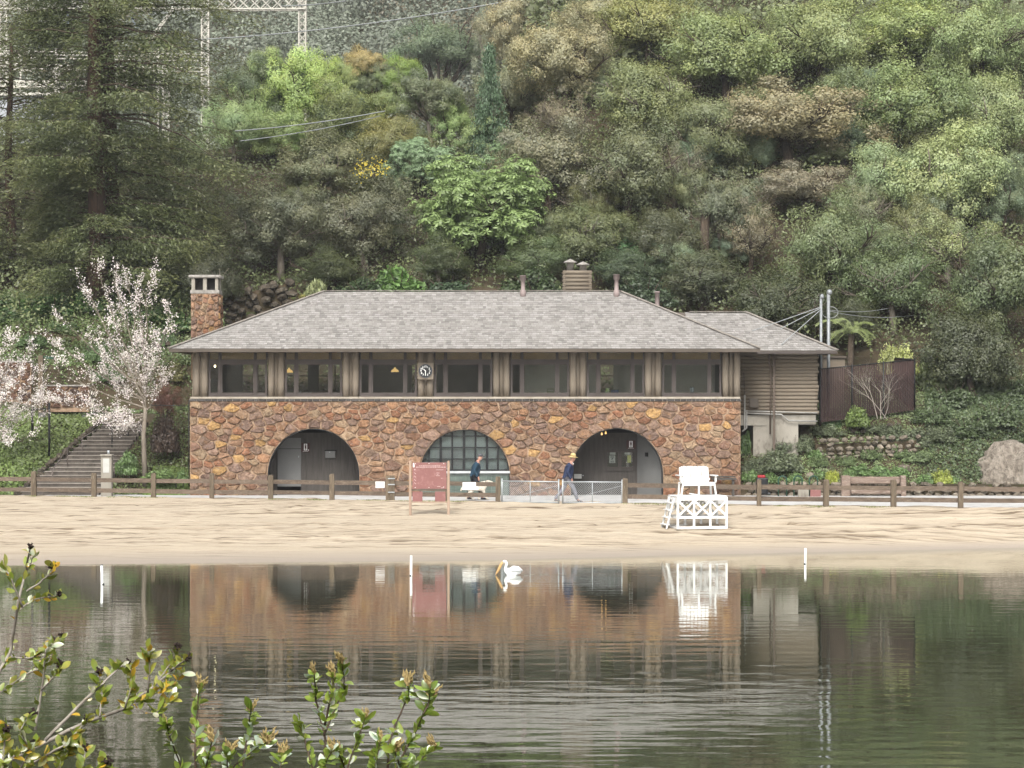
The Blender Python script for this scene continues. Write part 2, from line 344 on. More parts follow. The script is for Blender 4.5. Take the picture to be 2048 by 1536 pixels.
def mesh_np(name, V, Q, colors=None):
    me = bpy.data.meshes.new(name); n, k = Q.shape
    me.vertices.add(len(V)); me.vertices.foreach_set('co', np.asarray(V, dtype=np.float32).ravel())
    me.loops.add(n * k); me.loops.foreach_set('vertex_index', Q.astype(np.int32).ravel())
    me.polygons.add(n); me.polygons.foreach_set('loop_start', np.arange(0, n * k, k, dtype=np.int32))
    me.update(calc_edges=True)
    if colors is not None:
        ca = me.color_attributes.new('Col', 'FLOAT_COLOR', 'POINT')
        c4 = np.ones((len(V), 4), dtype=np.float32); c4[:, :3] = np.repeat(colors, len(V) // len(colors), axis=0)
        ca.data.foreach_set('color', c4.ravel())
    return me
def unit(a): return a / np.maximum(np.linalg.norm(a, axis=1, keepdims=True), 1e-9)
def leaf_mesh(name, C, N, size, aspect=.6, cols=None, T=None, r=rng):
    """diamond leaves: centre C, facing N, length size, optional long axis T"""
    n = len(C); N = unit(N); T = r.normal(size=(n, 3)) if T is None else T
    T = unit(T - N * (T * N).sum(1, keepdims=True)); B = np.cross(N, T)
    s = (size if hasattr(size, '__len__') else np.full(n, size))[:, None] * .5; w = s * aspect
    V = np.stack([C - T * s, C + B * w + T * s * .15 - N * s * .12, C + T * s, C - B * w + T * s * .15 - N * s * .12], 1).reshape(-1, 3)
    return mesh_np(name, V, np.arange(4 * n).reshape(n, 4), cols)
# ---------------------------------------------------------------- ground, beach, path, lake
def vnoise(X, Y, s, seed=0):
    """smooth value noise on arrays"""
    X = np.asarray(X, float) * s; Y = np.asarray(Y, float) * s
    xi = np.floor(X); yi = np.floor(Y); fx = X - xi; fy = Y - yi
    fx = fx * fx * (3 - 2 * fx); fy = fy * fy * (3 - 2 * fy)
    def h(a, b):
        q = np.sin(a * 127.1 + b * 311.7 + seed * 74.7) * 43758.5453; return q - np.floor(q)
    return (h(xi, yi) * (1 - fx) + h(xi + 1, yi) * fx) * (1 - fy) + (h(xi, yi + 1) * (1 - fx) + h(xi + 1, yi + 1) * fx) * fy
SHX, SHY = [-40, -15.3, 0, 6.5, 17.3, 40], [66, 68.2, 70.8, 73.4, 77.0, 79.5]
FNX, FNY = [-40, -19.6, -14, -8.3, 4.25, 9.0, 16.1, 40], [98, 93.3, 91.4, 89.5, 85.7, 83.6, 81.8, 78]
ZP = 1.1
def shore(X): return np.interp(X, SHX, SHY)
def fence_y(X): return np.interp(X, FNX, FNY)
def sand_z(X, Y):
    ys, yf = shore(X), fence_y(X) - .15; t = (Y - ys) / (yf - ys)
    z = np.where(t > 0, 1.135 * np.clip(t, 0, 1) ** .85, np.clip((Y - ys) * .055, -2, 0))
    return z
_r = random.Random(12); TRACKS = []
for k in range(96):
    a = _r.uniform(-28, 18); TRACKS.append((a, a + _r.uniform(4, 24), _r.uniform(69, 92), _r.uniform(-.09, .04), _r.uniform(-.5, .5), _r.uniform(.045, .11), _r.uniform(.025, .06)))
for k in range(9):
    a = _r.uniform(-20, 12); TRACKS.append((a, a + _r.uniform(3, 7), _r.uniform(76, 88), _r.uniform(.25, .5), .1, .12, .05))
def sand_detail(X, Y):
    z = sand_z(X, Y); land = sm(.12, .35, z)
    w = Y + 1.1 * (vnoise(X, Y, .07, 3) - .5) * 6 + .04 * X
    rid = np.abs(((w * .85 + .8 * vnoise(X, Y, .25, 5)) % 1) - .5) * 2           # drag-harrow lines along the shore
    r2 = np.abs(((.42 * X * .3 + Y * .55 + 1.3 * vnoise(X, Y, .09, 9)) % 1) - .5) * 2
    a1 = sm(.35, .75, vnoise(X * .35, Y, .35, 11)); a2 = sm(.5, .8, vnoise(X * .3, Y, .22, 17))
    m_ = np.zeros_like(z)
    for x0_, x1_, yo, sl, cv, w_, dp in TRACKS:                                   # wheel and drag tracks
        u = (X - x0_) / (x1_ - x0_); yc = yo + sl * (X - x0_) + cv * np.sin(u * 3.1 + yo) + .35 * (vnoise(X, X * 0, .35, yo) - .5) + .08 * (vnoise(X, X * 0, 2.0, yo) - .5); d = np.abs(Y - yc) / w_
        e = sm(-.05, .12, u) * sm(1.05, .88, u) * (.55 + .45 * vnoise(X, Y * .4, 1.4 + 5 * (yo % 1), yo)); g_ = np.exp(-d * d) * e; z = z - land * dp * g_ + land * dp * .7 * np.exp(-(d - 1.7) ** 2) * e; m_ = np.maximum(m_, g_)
    sand_detail.damp = m_ * land  # track mask for the painted groove shade
    z = z + land * (.025 * (sm(.72, 1, rid) * a1 - .5 * sm(.5, .7, rid) * (1 - sm(.72, .8, rid)) * a1) + .025 * sm(.85, 1, r2) * a2)
    z = z + land * (.05 * (vnoise(X, Y, 1.9, 21) - .5) + .03 * (vnoise(X, Y * 2, 2.6, 23) - .5) + .025 * (vnoise(X * .8, Y * 3.0, 1.7, 27) - .5))
    return z
xs = np.linspace(-24, 24, 230); ysand = np.linspace(0, 1, 560)
def beach_obj():
    X = np.repeat(xs[None], len(ysand), 0); y0 = shore(X) - 9; y1 = fence_y(X) + .7
    Y = y0 + (y1 - y0) * ysand[:, None]; Z = sand_detail(X, Y)
    V = np.stack([X, Y, Z], -1).reshape(-1, 3); i = np.arange(len(V)).reshape(X.shape)
    Q = np.stack([i[:-1, :-1], i[:-1, 1:], i[1:, 1:], i[1:, :-1]], -1).reshape(-1, 4)
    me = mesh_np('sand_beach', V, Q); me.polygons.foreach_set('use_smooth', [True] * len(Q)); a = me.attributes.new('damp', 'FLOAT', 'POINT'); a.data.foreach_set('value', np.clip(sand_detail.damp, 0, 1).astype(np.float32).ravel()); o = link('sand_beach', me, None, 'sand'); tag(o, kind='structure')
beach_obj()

def hz(X, Y):
    X = np.asarray(X, float); Y = np.asarray(Y, float)
    cen = np.interp(Y, [90, 95, 105, 106, 108, 112], [1.0, 1.0, 1.0, 4.8, 6.6, 10.6])
    rig = np.interp(Y, [94.6, 95.0, 95.4, 96.5, 99, 103, 107, 112], [.9, 1.1, 1.5, 2.2, 4.2, 5.3, 7.6, 10.6])
    lef = np.interp(Y, [94.6, 96.3, 102, 104, 104.4, 112], [1.0, 1.05, 4.05, 4.7, 6.6, 10.6])
    lo = cen + (rig - cen) * sm(9.2, 9.7, X) + (lef - cen) * sm(-13.2, -13.7, X)
    right = 10.6 + .6 * (np.clip(Y, 112, 215) - 112) + .35 * np.clip(Y - 215, 0, None)
    left = np.interp(Y, [112, 134, 160, 215, 240, 420, 700], [10.6, 20.2, 17.5, 19, 24, 108, 200])
    u = X / np.maximum(Y, 1) * F + CX
    hi = left + (right - left) * sm(930, 1130, u)
    z = np.where(Y < 112, lo, hi)
    return z + np.where(Y > 107, .9 * (vnoise(X, Y, .22, 31) - .5), .25 * (vnoise(X, Y, .6, 33) - .5)) * sm(96, 98, Y)
tag(grid_obj('hillside', 'soil', np.linspace(-46, 46, 140), np.concatenate([np.linspace(94.8, 114, 60), np.linspace(114.6, 160, 70)]), hz), kind='structure')
tag(grid_obj('far_hill', 'soil', np.linspace(-150, 150, 120), np.concatenate([np.linspace(159, 260, 60), np.linspace(263, 700, 60)]), lambda X, Y: hz(X, Y) - .15 * (Y < 160.5)), kind='structure')
def path_obj():
    X = np.linspace(-46, 46, 80)[None].repeat(12, 0); y0 = fence_y(X) - .25; y1 = np.full_like(X, 95.15)
    Y = y0 + (y1 - y0) * np.linspace(0, 1, 12)[:, None]; Z = np.full_like(X, ZP) + .02 * (vnoise(X, Y, .4, 41) - .5)
    V = np.stack([X, Y, Z], -1).reshape(-1, 3); i = np.arange(len(V)).reshape(X.shape)
    Q = np.stack([i[:-1, :-1], i[:-1, 1:], i[1:, 1:], i[1:, :-1]], -1).reshape(-1, 4)
    o = link('path', mesh_np('path', V, Q), None, 'asphalt'); tag(o, kind='structure')
path_obj()
boxp('path_apron', 'asphalt', None, -30, -13.5, 95.1, 96.6, .9, ZP - .006)['kind'] = 'structure'
# lake bed / near bank as one sheet running under the camera and up behind it
def bank(X, Y):
    b = np.interp(Y, [-90, -40, -8, 0, 4, 8, 11, 70], [34, 14, 3.4, 2.9, 2.5, 1.0, -1.6, -1.6]) + .25 * (vnoise(X, Y, .5, 51) - .5)
    return b
grid_obj('lake_bank', 'soil', np.linspace(-60, 60, 70), np.concatenate([np.linspace(-90, 12, 60), [30, 50, 66]]), bank)
def lake():
    xw = np.linspace(-60, 60, 121); yw = np.concatenate([np.linspace(7, 60, 30), np.linspace(60.5, 82, 87)])
    X, Y = np.meshgrid(xw, yw); V = np.stack([X, Y, np.zeros_like(X)], -1).reshape(-1, 3); i = np.arange(len(V)).reshape(X.shape)
    Q = np.stack([i[:-1, :-1], i[:-1, 1:], i[1:, 1:], i[1:, :-1]], -1).reshape(-1, 4)
    me = mesh_np('lake_water', V, Q); a = me.attributes.new('depth', 'FLOAT', 'POINT')
    a.data.foreach_set('value', sm(.3, 9.0, shore(X) - Y).astype(np.float32).ravel() * .97)
    me.polygons.foreach_set('use_smooth', [True] * len(Q))
    tag(link('lake_water', me, None, 'water'), kind='structure')
lake()

# ---------------------------------------------------------------- boathouse
YB = 95.0
def bx(px): return PX(px, YB)
def bz(py): return PZ(py, YB)
XL, XR, ZT = bx(380), bx(1481), bz(803)
ARCH = [(bx(627), 1.91), (bx(929.5), 1.87), (bx(1234), 1.92)]
AZC = 1.98                                      # spring line
house = empty('boathouse', (bx(930), YB + 5, ZP - .05), 'long two-storey rubble stone boathouse with log window storey and grey shingled hip roof', 'building')

def arch_poly(cx, r, z0, n=36, grow=0.0):
    return [(cx + r + grow, z0)] + [(cx + (r + grow) * math.cos(a), AZC + (r + grow) * math.sin(a)) for a in np.linspace(0, math.pi, n)] + [(cx - r - grow, z0)]
# mortar core: columns of quads around the openings
def wall_core():
    mb = MB(); zb = ZP - .05; yf, yb = YB, YB + .5
    xsn = sorted(set([XL, XR] + [cx + r * math.cos(a) for cx, r in ARCH for a in np.linspace(0, math.pi, 37)]))
    def low(x):
        for cx, r in ARCH:
            if abs(x - cx) <= r + 1e-9: return AZC + math.sqrt(max(r * r - (x - cx) ** 2, 0))
        return None
    for a, b in zip(xsn[:-1], xsn[1:]):
        m_ = low((a + b) / 2)
        if m_ is None: za = zc = zb
        else: za, zc = low(a) or AZC, low(b) or AZC
        mb.add([(a, yf, za), (b, yf, zc), (b, yf, ZT), (a, yf, ZT)], [(0, 1, 2, 3)])
        if m_ is not None: mb.add([(a, yf, za), (a, yb, za), (b, yb, zc), (b, yf, zc)], [(0, 1, 2, 3)])
    for cx, r in ARCH:
        for sx in (-1, 1): mb.add([(cx + sx * r, yf, zb), (cx + sx * r, yb, zb), (cx + sx * r, yb, AZC), (cx + sx * r, yf, AZC)], [(0, 1, 2, 3)])
    mb.box(XL, XL + .5, yf + .001, YB + 10.3, zb, ZT); mb.box(XR - .5, XR, yf + .001, YB + 10.3, zb, ZT); mb.box(XL, XR, YB + 9.9, YB + 10.3, zb, ZT - .3)
    mb.box(XL + .1, XR - .1, YB + .05, YB + 10.2, ZT - .25, ZT - .02)
    return mb.build('wall', 'mortar', house)
wall = wall_core()
def clip(poly, p, n):
    out = []
    for i in range(len(poly)):
        a, b = poly[i], poly[(i + 1) % len(poly)]
        da = (a[0] - p[0]) * n[0] + (a[1] - p[1]) * n[1]; db = (b[0] - p[0]) * n[0] + (b[1] - p[1]) * n[1]
        if da <= 0: out.append(a)
        if da * db < 0:
            t_ = da / (da - db); out.append((a[0] + (b[0] - a[0]) * t_, a[1] + (b[1] - a[1]) * t_))
    return out
def voronoi(sites, n_real, rect):
    A = np.array(sites); cells = []
    for i in range(n_real):
        d = ((A - A[i]) ** 2).sum(1); order = np.argsort(d)[1:44]
        poly = [(rect[0], rect[2]), (rect[1], rect[2]), (rect[1], rect[3]), (rect[0], rect[3])]
        for j in order:
            poly = clip(poly, ((A[i] + A[j]) / 2), (A[j] - A[i]))
            if len(poly) < 3: break
        cells.append(poly)
    return cells
PAL = [S(*[a * .74 + b * .26 for a, b in zip(q, (162, 142, 124))], .72) for q in ((168, 128, 100), (178, 138, 108), (154, 118, 100), (186, 152, 120), (168, 114, 84), (144, 118, 106), (160, 132, 114), (180, 134, 98), (140, 114, 102), (192, 166, 134), (168, 138, 120), (156, 114, 90))]
def pick():
    c = random.choice(PAL) if random.random() > .04 else S(190, 154, 104, .85); k = random.uniform(.8, 1.2); return tuple(x * k for x in c[:3])
def stone_geo(poly, y, depth, rnd, mb, gap=.012, col=None, axis='y'):
    """rounded rubble stone standing proud of plane y"""
    n = len(poly); cx = sum(p[0] for p in poly) / n; cz = sum(p[1] for p in poly) / n
    pts = []
    for i in range(n):
        a, b = poly[i], poly[(i + 1) % n]
        if math.dist(a, b) < .07: pts.append(((a[0] + b[0]) / 2, (a[1] + b[1]) / 2)); continue
        e = math.dist(a, b); j = random.uniform(-.07, .05) * min(e, .5)
        for t_ in ((.06, .5, .94) if e > .22 else (.1, .9)):
            q = j * (t_ == .5); pts.append((a[0] + (b[0] - a[0]) * t_ - (b[1] - a[1]) / e * q, a[1] + (b[1] - a[1]) * t_ + (b[0] - a[0]) / e * q))
    rad = max(.05, min(math.dist(p, (cx, cz)) for p in pts)); k = max(.4, 1 - gap / rad)
    base = [(cx + (p[0] - cx) * k + random.uniform(-.008, .008), cz + (p[1] - cz) * k + random.uniform(-.008, .008)) for p in pts]
    tx, tz = random.uniform(-.09, .09), random.uniform(-.07, .13); m_ = len(base); k2 = random.uniform(.80, .93)
    V = [(p[0], y + .03, p[1]) for p in base]
    V += [(cx + (p[0] - cx) * k2, y - depth + (p[0] - cx) * tx + (p[1] - cz) * tz + random.uniform(-.022, .022), cz + (p[1] - cz) * k2) for p in base]
    V.append((cx + random.uniform(-.2, .2) * rad, y - depth - random.uniform(.0, .035), cz + random.uniform(-.2, .2) * rad))
    fs = [(m_ + q, m_ + (q + 1) % m_, 2 * m_) for q in range(m_)] + [(j * m_ + q, j * m_ + (q + 1) % m_, (j + 1) * m_ + (q + 1) % m_, (j + 1) * m_ + q) for j in range(1) for q in range(m_)]
    mb.add(V, fs, col or pick()); return mb
def area(p): return abs(sum(p[i][0] * p[(i + 1) % len(p)][1] - p[(i + 1) % len(p)][0] * p[i][1] for i in range(len(p)))) / 2
def facade():
    ASP = 1.6; real, ghost = [], []
    for cx, r in ARCH:                                         # ring of arch stones with mirrored ghosts inside the opening
        n = 15
        for k in range(n):
            a = math.pi * (k + .5 + random.uniform(-.2, .2)) / n; L = random.uniform(.16, .26)
            p = (cx + r * math.cos(a), AZC + r * math.sin(a)); e = (p[0] / ASP, p[1]); nn = np.array([math.cos(a) * ASP, math.sin(a)]); nn = nn / np.linalg.norm(nn)
            real.append((e[0] + nn[0] * L, e[1] + nn[1] * L)); ghost.append((e[0] - nn[0] * L, e[1] - nn[1] * L))
        for sx in (-1, 1):
            for z in (1.25, 1.66):
                z += random.uniform(-.06, .06); L = random.uniform(.14, .22); e = ((cx + sx * r) / ASP, z)
                real.append((e[0] + sx * L, e[1])); ghost.append((e[0] - sx * L, e[1]))
    ring = len(real); pts = list(real); tries = 0
    rads = list(np.full(ring, .30))
    def inside(x, z):
        for cx, r in ARCH:
            if (z > AZC and math.hypot(x - cx, z - AZC) < r + .34) or (z <= AZC and abs(x - cx) < r + .3): return True
        return False
    while tries < 26000:
        tries += 1; rr = random.choice((.19, .23, .28, .34, .42, .54)) * (1 if tries < 9000 else .84)
        x = random.uniform(XL, XR); z = random.uniform(ZP - .1, ZT)
        if inside(x, z): continue
        e = (x / ASP, z)
        if all((e[0] - q[0]) ** 2 + (e[1] - q[1]) ** 2 > ((rr + rq) / 2) ** 2 for q, rq in zip(pts, rads)): pts.append(e); rads.append(rr)
    cells = voronoi(pts + ghost, len(pts), (XL / ASP, XR / ASP, ZP - .05, ZT))
    cells = [[(x * ASP, z) for x, z in c] for c in cells]; cells = [c for c in cells if len(c) > 2 and area(c) > .012]
    cells.sort(key=area, reverse=True); rest = MB()
    for i, c in enumerate(cells):
        dep = random.uniform(.03, .10)
        if i < 290: stone_geo(c, YB, dep, random, MB()).build('stone', 'stone', wall)
        else: stone_geo(c, YB, dep, random, rest)
    tag(rest.build('small_stones', 'stone', wall), kind='stuff'); print('facade stones', len(cells))
facade()
# arch soffit rims (thin dark steel edge seen round each opening)
for cx, r in ARCH:
    mb = MB(); ang = np.linspace(0, math.pi, 40)
    pts = [(cx + r, ZP)] + [(cx + r * math.cos(a), AZC + r * math.sin(a)) for a in ang] + [(cx - r, ZP)]
    inn = [(cx + (r - .035), ZP)] + [(cx + (r - .035) * math.cos(a), AZC + (r - .035) * math.sin(a)) for a in ang] + [(cx - r + .035, ZP)]
    n = len(pts); V = [(p[0], YB - .03, p[1]) for p in pts] + [(p[0], YB - .03, p[1]) for p in inn] + [(p[0], YB + .5, p[1]) for p in inn]
    mb.add(V, [(k + 1, k, n + k, n + k + 1) for k in range(n - 1)] + [(n + k + 1, n + k, 2 * n + k, 2 * n + k + 1) for k in range(n - 1)]); mb.build('arch_rim', 'black', house)
# brick belt course + cement ledge
belt = MB().box(XL - .02, XR + .02, YB - .02, YB + .4, ZT + .002, bz(797.5)).build('belt_course', 'cement', house)
x = XL - .03
while x < XR:
    w = random.uniform(.16, .34); x1 = min(x + w, XR + .03)
    bev(boxp('brick', 'brick', belt, x + .008, x1 - .012, YB - .07, YB + .1, ZT + .012, bz(797.9) - random.uniform(0, .012)), .012); x = x1
MB().box(XL + .02, XR - .02, YB - .055, YB + .4, bz(797.4), bz(793.6)).build('ledge', 'cement', house)

# log storey
ZS, ZE = bz(793.5), bz(700)
PAIRS = [(392, 408), (541.5, 561), (691.5, 710.5), (841.5, 860), (992.5, 1013), (1146.5, 1166), (1297, 1317), (1451.5, 1474.5)]
for a, b in PAIRS:
    for p in (a, b):
        r = random.uniform(.135, .152); xc = bx(p); n = 12
        MB().tube([(xc + random.uniform(-.005, .005), YB + .16, z) for z in np.linspace(ZS, ZE + .1, 5)], [r * random.uniform(.985, 1.015) for _ in range(5)], n).build('log_post', 'log', house)
    MB().tube([((bx(a) + bx(b)) / 2, YB + .27, ZS), ((bx(a) + bx(b)) / 2, YB + .27, ZE + .1)], .12, 10).build('inner_log', 'log', house)
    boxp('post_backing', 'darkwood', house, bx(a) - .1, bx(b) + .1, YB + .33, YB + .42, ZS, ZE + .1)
ZTR0, ZTR1, ZH = bz(727.5), bz(718.5), bz(703.5)
for i in range(7):
    x0, x1 = bx(PAIRS[i][1] + 8.2), bx(PAIRS[i + 1][0] - 8.2); yw0, yw1 = YB + .15, YB + .25
    W = x1 - x0; ed = [x0, x0 + .05, x0 + .05 + W * .148, x0 + .05 + W * .148 + .13, x1 - .05 - W * .158 - .12, x1 - .05 - W * .158, x1 - .05, x1]
    mb = MB(); zb0, zb1 = ZS, bz(786.5)
    mb.box(x0, x1, yw0, yw1, zb0, zb1); mb.box(x0, x1, yw0, yw1, ZTR0, ZTR1); mb.box(x0, x1, yw0, yw1, ZH, ZE + .08)
    for a, b in ((0, 1), (2, 3), (4, 5), (6, 7)):
        for zz0, zz1 in ((zb1, ZTR0), (ZTR1, ZH)): mb.box(ed[a], ed[b], yw0, yw1, zz0, zz1)
    for a, b in ((2, 3), (4, 5)): mb.box((ed[a] + ed[b]) / 2 - .022, (ed[a] + ed[b]) / 2 + .022, yw0 - .035, yw0 - .002, zb0 + .01, ZH)
    mb.box(x0 - .02, x1 + .02, yw0 - .06, yw0 - .002, zb0 + .002, zb0 + .05)
    win = mb.build('window', 'trim', house)
    for a, b in ((1, 2), (3, 4), (5, 6)):
        pn = boxp('pane', 'glass', win, ed[a] - .01, ed[b] + .01, yw0 + .045, yw0 + .055, zb1 - .01, ZTR0 + .01)
        MB().box(ed[a] + .006, ed[b] - .006, yw0 + .012, yw0 + .04, zb1 + .004, zb1 + .03).box(ed[a] + .006, ed[b] - .006, yw0 + .012, yw0 + .04, ZTR0 - .035, ZTR0 - .004) \
            .box(ed[a] + .004, ed[a] + .03, yw0 + .012, yw0 + .04, zb1 + .031, ZTR0 - .036).box(ed[b] - .03, ed[b] - .004, yw0 + .012, yw0 + .04, zb1 + .031, ZTR0 - .036).build('sash', 'trim', win)
        boxp('pane', 'glass', win, ed[a] - .01, ed[b] + .01, yw0 + .05, yw0 + .06, ZTR1 - .01, ZH + .01)
        boxp('blind', 'tan', win, ed[a] - .01, ed[b] + .01, yw0 + .075, yw0 + .09, ZTR1 - .02, ZH + .02)
# dining room behind the windows
room = empty('dining_room', (0, YB + 5, ZS))
room.parent = house; room.location = Vector((0, YB + 5, ZS)) - wloc(house)
ZC = ZE + .12
boxp('floor_slab', 'innerdark', room, XL + .2, XR - .2, YB + .45, YB + 9.8, ZS - .42, ZS - .3)
boxp('ceiling_boards', 'ceiling', room, XL + .2, XR - .2, YB + .3, YB + 9.8, ZC, ZC + .06)
for nm, a, b in (('end_wall', XL + .05, XL + .3), ('end_wall', XR - .3, XR - .05)): boxp(nm, 'inner', room, a, b, YB + .4, YB + 10.2, ZS - .3, ZC)
holes = [(-12.4, -11.0), (-10.4, -9.4), (-8.9, -7.4), (-4.6, -3.6), (1.2, 2.4), (3.9, 5.9)]; xx = XL + .25; mb = MB(); yw = YB + 9.8
for a, b in holes:
    mb.box(xx, a, yw, yw + .25, ZS - .3, ZC); mb.box(a, b, yw, yw + .25, ZS - .3, ZS + .35); mb.box(a, b, yw, yw + .25, ZC - .35, ZC); mb.box((a + b) / 2 - .025, (a + b) / 2 + .025, yw + .08, yw + .14, ZS + .35, ZC - .35)
    mb.box(a, b, yw + .08, yw + .139, ZS + 1.0, ZS + 1.05); xx = b
mb.box(xx, XR - .25, yw, yw + .25, ZS - .3, ZC); mb.build('back_wall', 'inner', room)
boxp('partition', 'inner', room, bx(868), bx(871), YB + 2.2, YB + 9.7, ZS - .3, ZC); boxp('partition', 'inner', room, bx(1312), bx(1315), YB + .9, YB + 9.7, ZS - .3, ZC)
boxp('kitchen_wall', 'kitchen', room, bx(1050), bx(1205), YB + 2.0, YB + 2.15, ZS - .3, ZC); boxp('kitchen_wall', 'kitchen', room, bx(1232), bx(1440), YB + 2.4, YB + 2.55, ZS - .3, ZC)
for a, b in ((1030, 1140), (1176, 1288), (1326, 1440)): boxp('counter', 'oldlog', room, bx(a), bx(b), YB + .55, YB + 1.1, ZS + .02, ZS + .09)

# arches: recessed porches and the big window
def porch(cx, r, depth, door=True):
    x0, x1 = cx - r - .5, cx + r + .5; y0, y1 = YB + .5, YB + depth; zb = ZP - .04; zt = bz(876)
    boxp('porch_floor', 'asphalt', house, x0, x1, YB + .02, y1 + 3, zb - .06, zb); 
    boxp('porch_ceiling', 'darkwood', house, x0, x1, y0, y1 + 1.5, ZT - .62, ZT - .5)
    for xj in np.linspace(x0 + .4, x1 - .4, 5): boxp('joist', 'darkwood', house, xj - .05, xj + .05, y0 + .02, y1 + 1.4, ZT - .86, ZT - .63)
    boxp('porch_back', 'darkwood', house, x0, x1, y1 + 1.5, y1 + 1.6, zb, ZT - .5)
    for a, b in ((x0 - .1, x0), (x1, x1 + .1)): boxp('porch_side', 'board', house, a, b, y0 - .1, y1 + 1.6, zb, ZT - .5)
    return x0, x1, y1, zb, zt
def boards(xa, xb, y, za, zb_, skip=()):
    mb = MB(); xx_ = xa
    while xx_ < xb - .02:
        e = min(xx_ + .115, xb)
        if not any(a - .01 <= xx_ and e <= b + .01 for a, b in skip): mb.box(xx_ + .006, e - .006, y, y + .03, za, zb_)
        xx_ = e
    mb.box(xa, xb, y + .031, y + .09, za, zb_)
    o = mb.build('wall_boards', 'board', house); tag(o, kind='stuff'); return o
# left porch
cx, r = ARCH[0]; x0, x1, y1, zb, zt = porch(cx, r, 1.55)
DY = YB + 1.55; dx0, dx1 = PX(555, DY), PX(602, DY)
boards(dx1, x1, DY, zb, zt); boards(x0, dx0 - .02, DY, zb, zt)
boxp('beam', 'board', house, x0, x1, DY - .05, DY + .1, zt, zt + .2)
dr = boxp('restroom_door', 'door', house, dx0, dx1, DY - .03, DY + .02, PZ(973, DY), PZ(898, DY)); bev(dr, .008)
boxp('door_transom', 'door', house, dx0, dx1, DY - .02, DY + .02, PZ(897, DY), zt - .01)
MB().tube([(dx1 - .09, DY - .03, PZ(912, DY)), (dx1 - .09, DY - .09, PZ(912, DY)), (dx1 - .09, DY - .09, PZ(915, DY))], .015, 6).build('handle', 'galv', dr)
# middle arch window
cx, r = ARCH[1]; yw = YB + .2; zs = bz(941)
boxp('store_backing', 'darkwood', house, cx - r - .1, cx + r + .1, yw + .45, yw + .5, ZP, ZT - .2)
circ = arch_poly(cx, r - .05, zs, 40)
def clip_arch(x0_, x1_, z0_, z1_, rr):
    poly = [(x0_, z0_), (x1_, z0_), (x1_, z1_), (x0_, z1_)]
    for a in np.linspace(0, math.pi, 33):
        nn = (math.cos(a), math.sin(a)); poly = clip(poly, (cx + rr * nn[0], AZC + rr * nn[1]), nn)
        if len(poly) < 3: return None
    return poly
vx = [PX(p, yw) for p in (812, 858, 881.5, 904.5, 928, 951, 974, 996, 1040)]; vz = [PZ(p, yw) for p in (941, 918, 895, 872, 840)]
store = MB()
for p in vx[1:-1]:
    h = AZC + math.sqrt(max((r - .03) ** 2 - (p - cx) ** 2, .0)); w = .035 if p not in (vx[2], vx[6], vx[4]) else .05
    store.box(p - w, p + w, yw - .03, yw + .03, zs, h)
for z in vz[1:-1]:
    hw = math.sqrt(max((r - .03) ** 2 - (z - AZC) ** 2, 0)); store.box(cx - hw, cx + hw, yw - .034, yw + .028, z - .022, z + .022)
store.box(cx - r + .03, cx + r - .03, yw - .036, yw + .032, zs - .03, zs + .04)
store = store.build('store_window', 'black', house)
for i in range(8):
    for j in range(4):
        q = clip_arch(vx[i], vx[i + 1], vz[j], vz[j + 1], r - .035)
        if q and area(q) > .004:
            MB().prism(q, yw + .002, yw + .008).build('pane', 'glass', store)
mb = MB(); z = zs
while z < AZC + r:
    hw = math.sqrt(max((r - .06) ** 2 - (max(z, AZC) - AZC) ** 2, 0))
    mb.add([(cx - hw, yw + .12, z), (cx + hw, yw + .12, z), (cx + hw, yw + .145, z + .05), (cx - hw, yw + .145, z + .05)], [(0, 1, 2, 3)]); z += .052
tag(mb.build('venetian_blinds', 'blind', store), kind='stuff')
boxp('sill', 'whitetrim', store, cx - r - .02, cx + r + .02, YB - .06, yw + .03, bz(946.5), bz(942.2))
tl = boxp('tile_base', 'grout', house, cx - r, cx + r, YB + .07, YB + .3, ZP - .05, bz(946.6))
tw, th = .212, .208
for j in range(5):
    for i in range(int(2 * r / tw) + 1):
        a = cx - r + .02 + i * tw; b = min(a + tw - .014, cx + r - .02); z0_ = ZP + j * th
        if b - a > .03 and z0_ + th < bz(946): boxp('tile', 'tile', tl, a, b, YB + .055, YB + .09, z0_, z0_ + th - .014)
# right porch
cx, r = ARCH[2]; x0, x1, y1, zb, zt = porch(cx, r, 1.75); DY3 = YB + 1.75
xw = PX(1273, DY3)
boards(x0, xw, DY3, zb, zt); boxp('beam', 'board', house, x0, xw + .2, DY3 - .05, DY3 + .1, zt, zt + .2)
mb = MB(); mb.add([(xw, DY3 - .02, zb), (cx + r + .02, YB + .48, zb), (cx + r + .02, YB + .48, ZT - .55), (xw, DY3 - .02, ZT - .55)], [(0, 1, 2, 3)])
mb.add([(xw, DY3 + .1, zb), (cx + r + .12, YB + .6, zb), (cx + r + .12, YB + .6, ZT - .55), (xw, DY3 + .1, ZT - .55)], [(3, 2, 1, 0)]); mb.build('passage_wall', 'door', house)
boxp('corner_board', 'board', house, xw - .06, xw + .03, DY3 - .06, DY3 - .022, zb, zt)

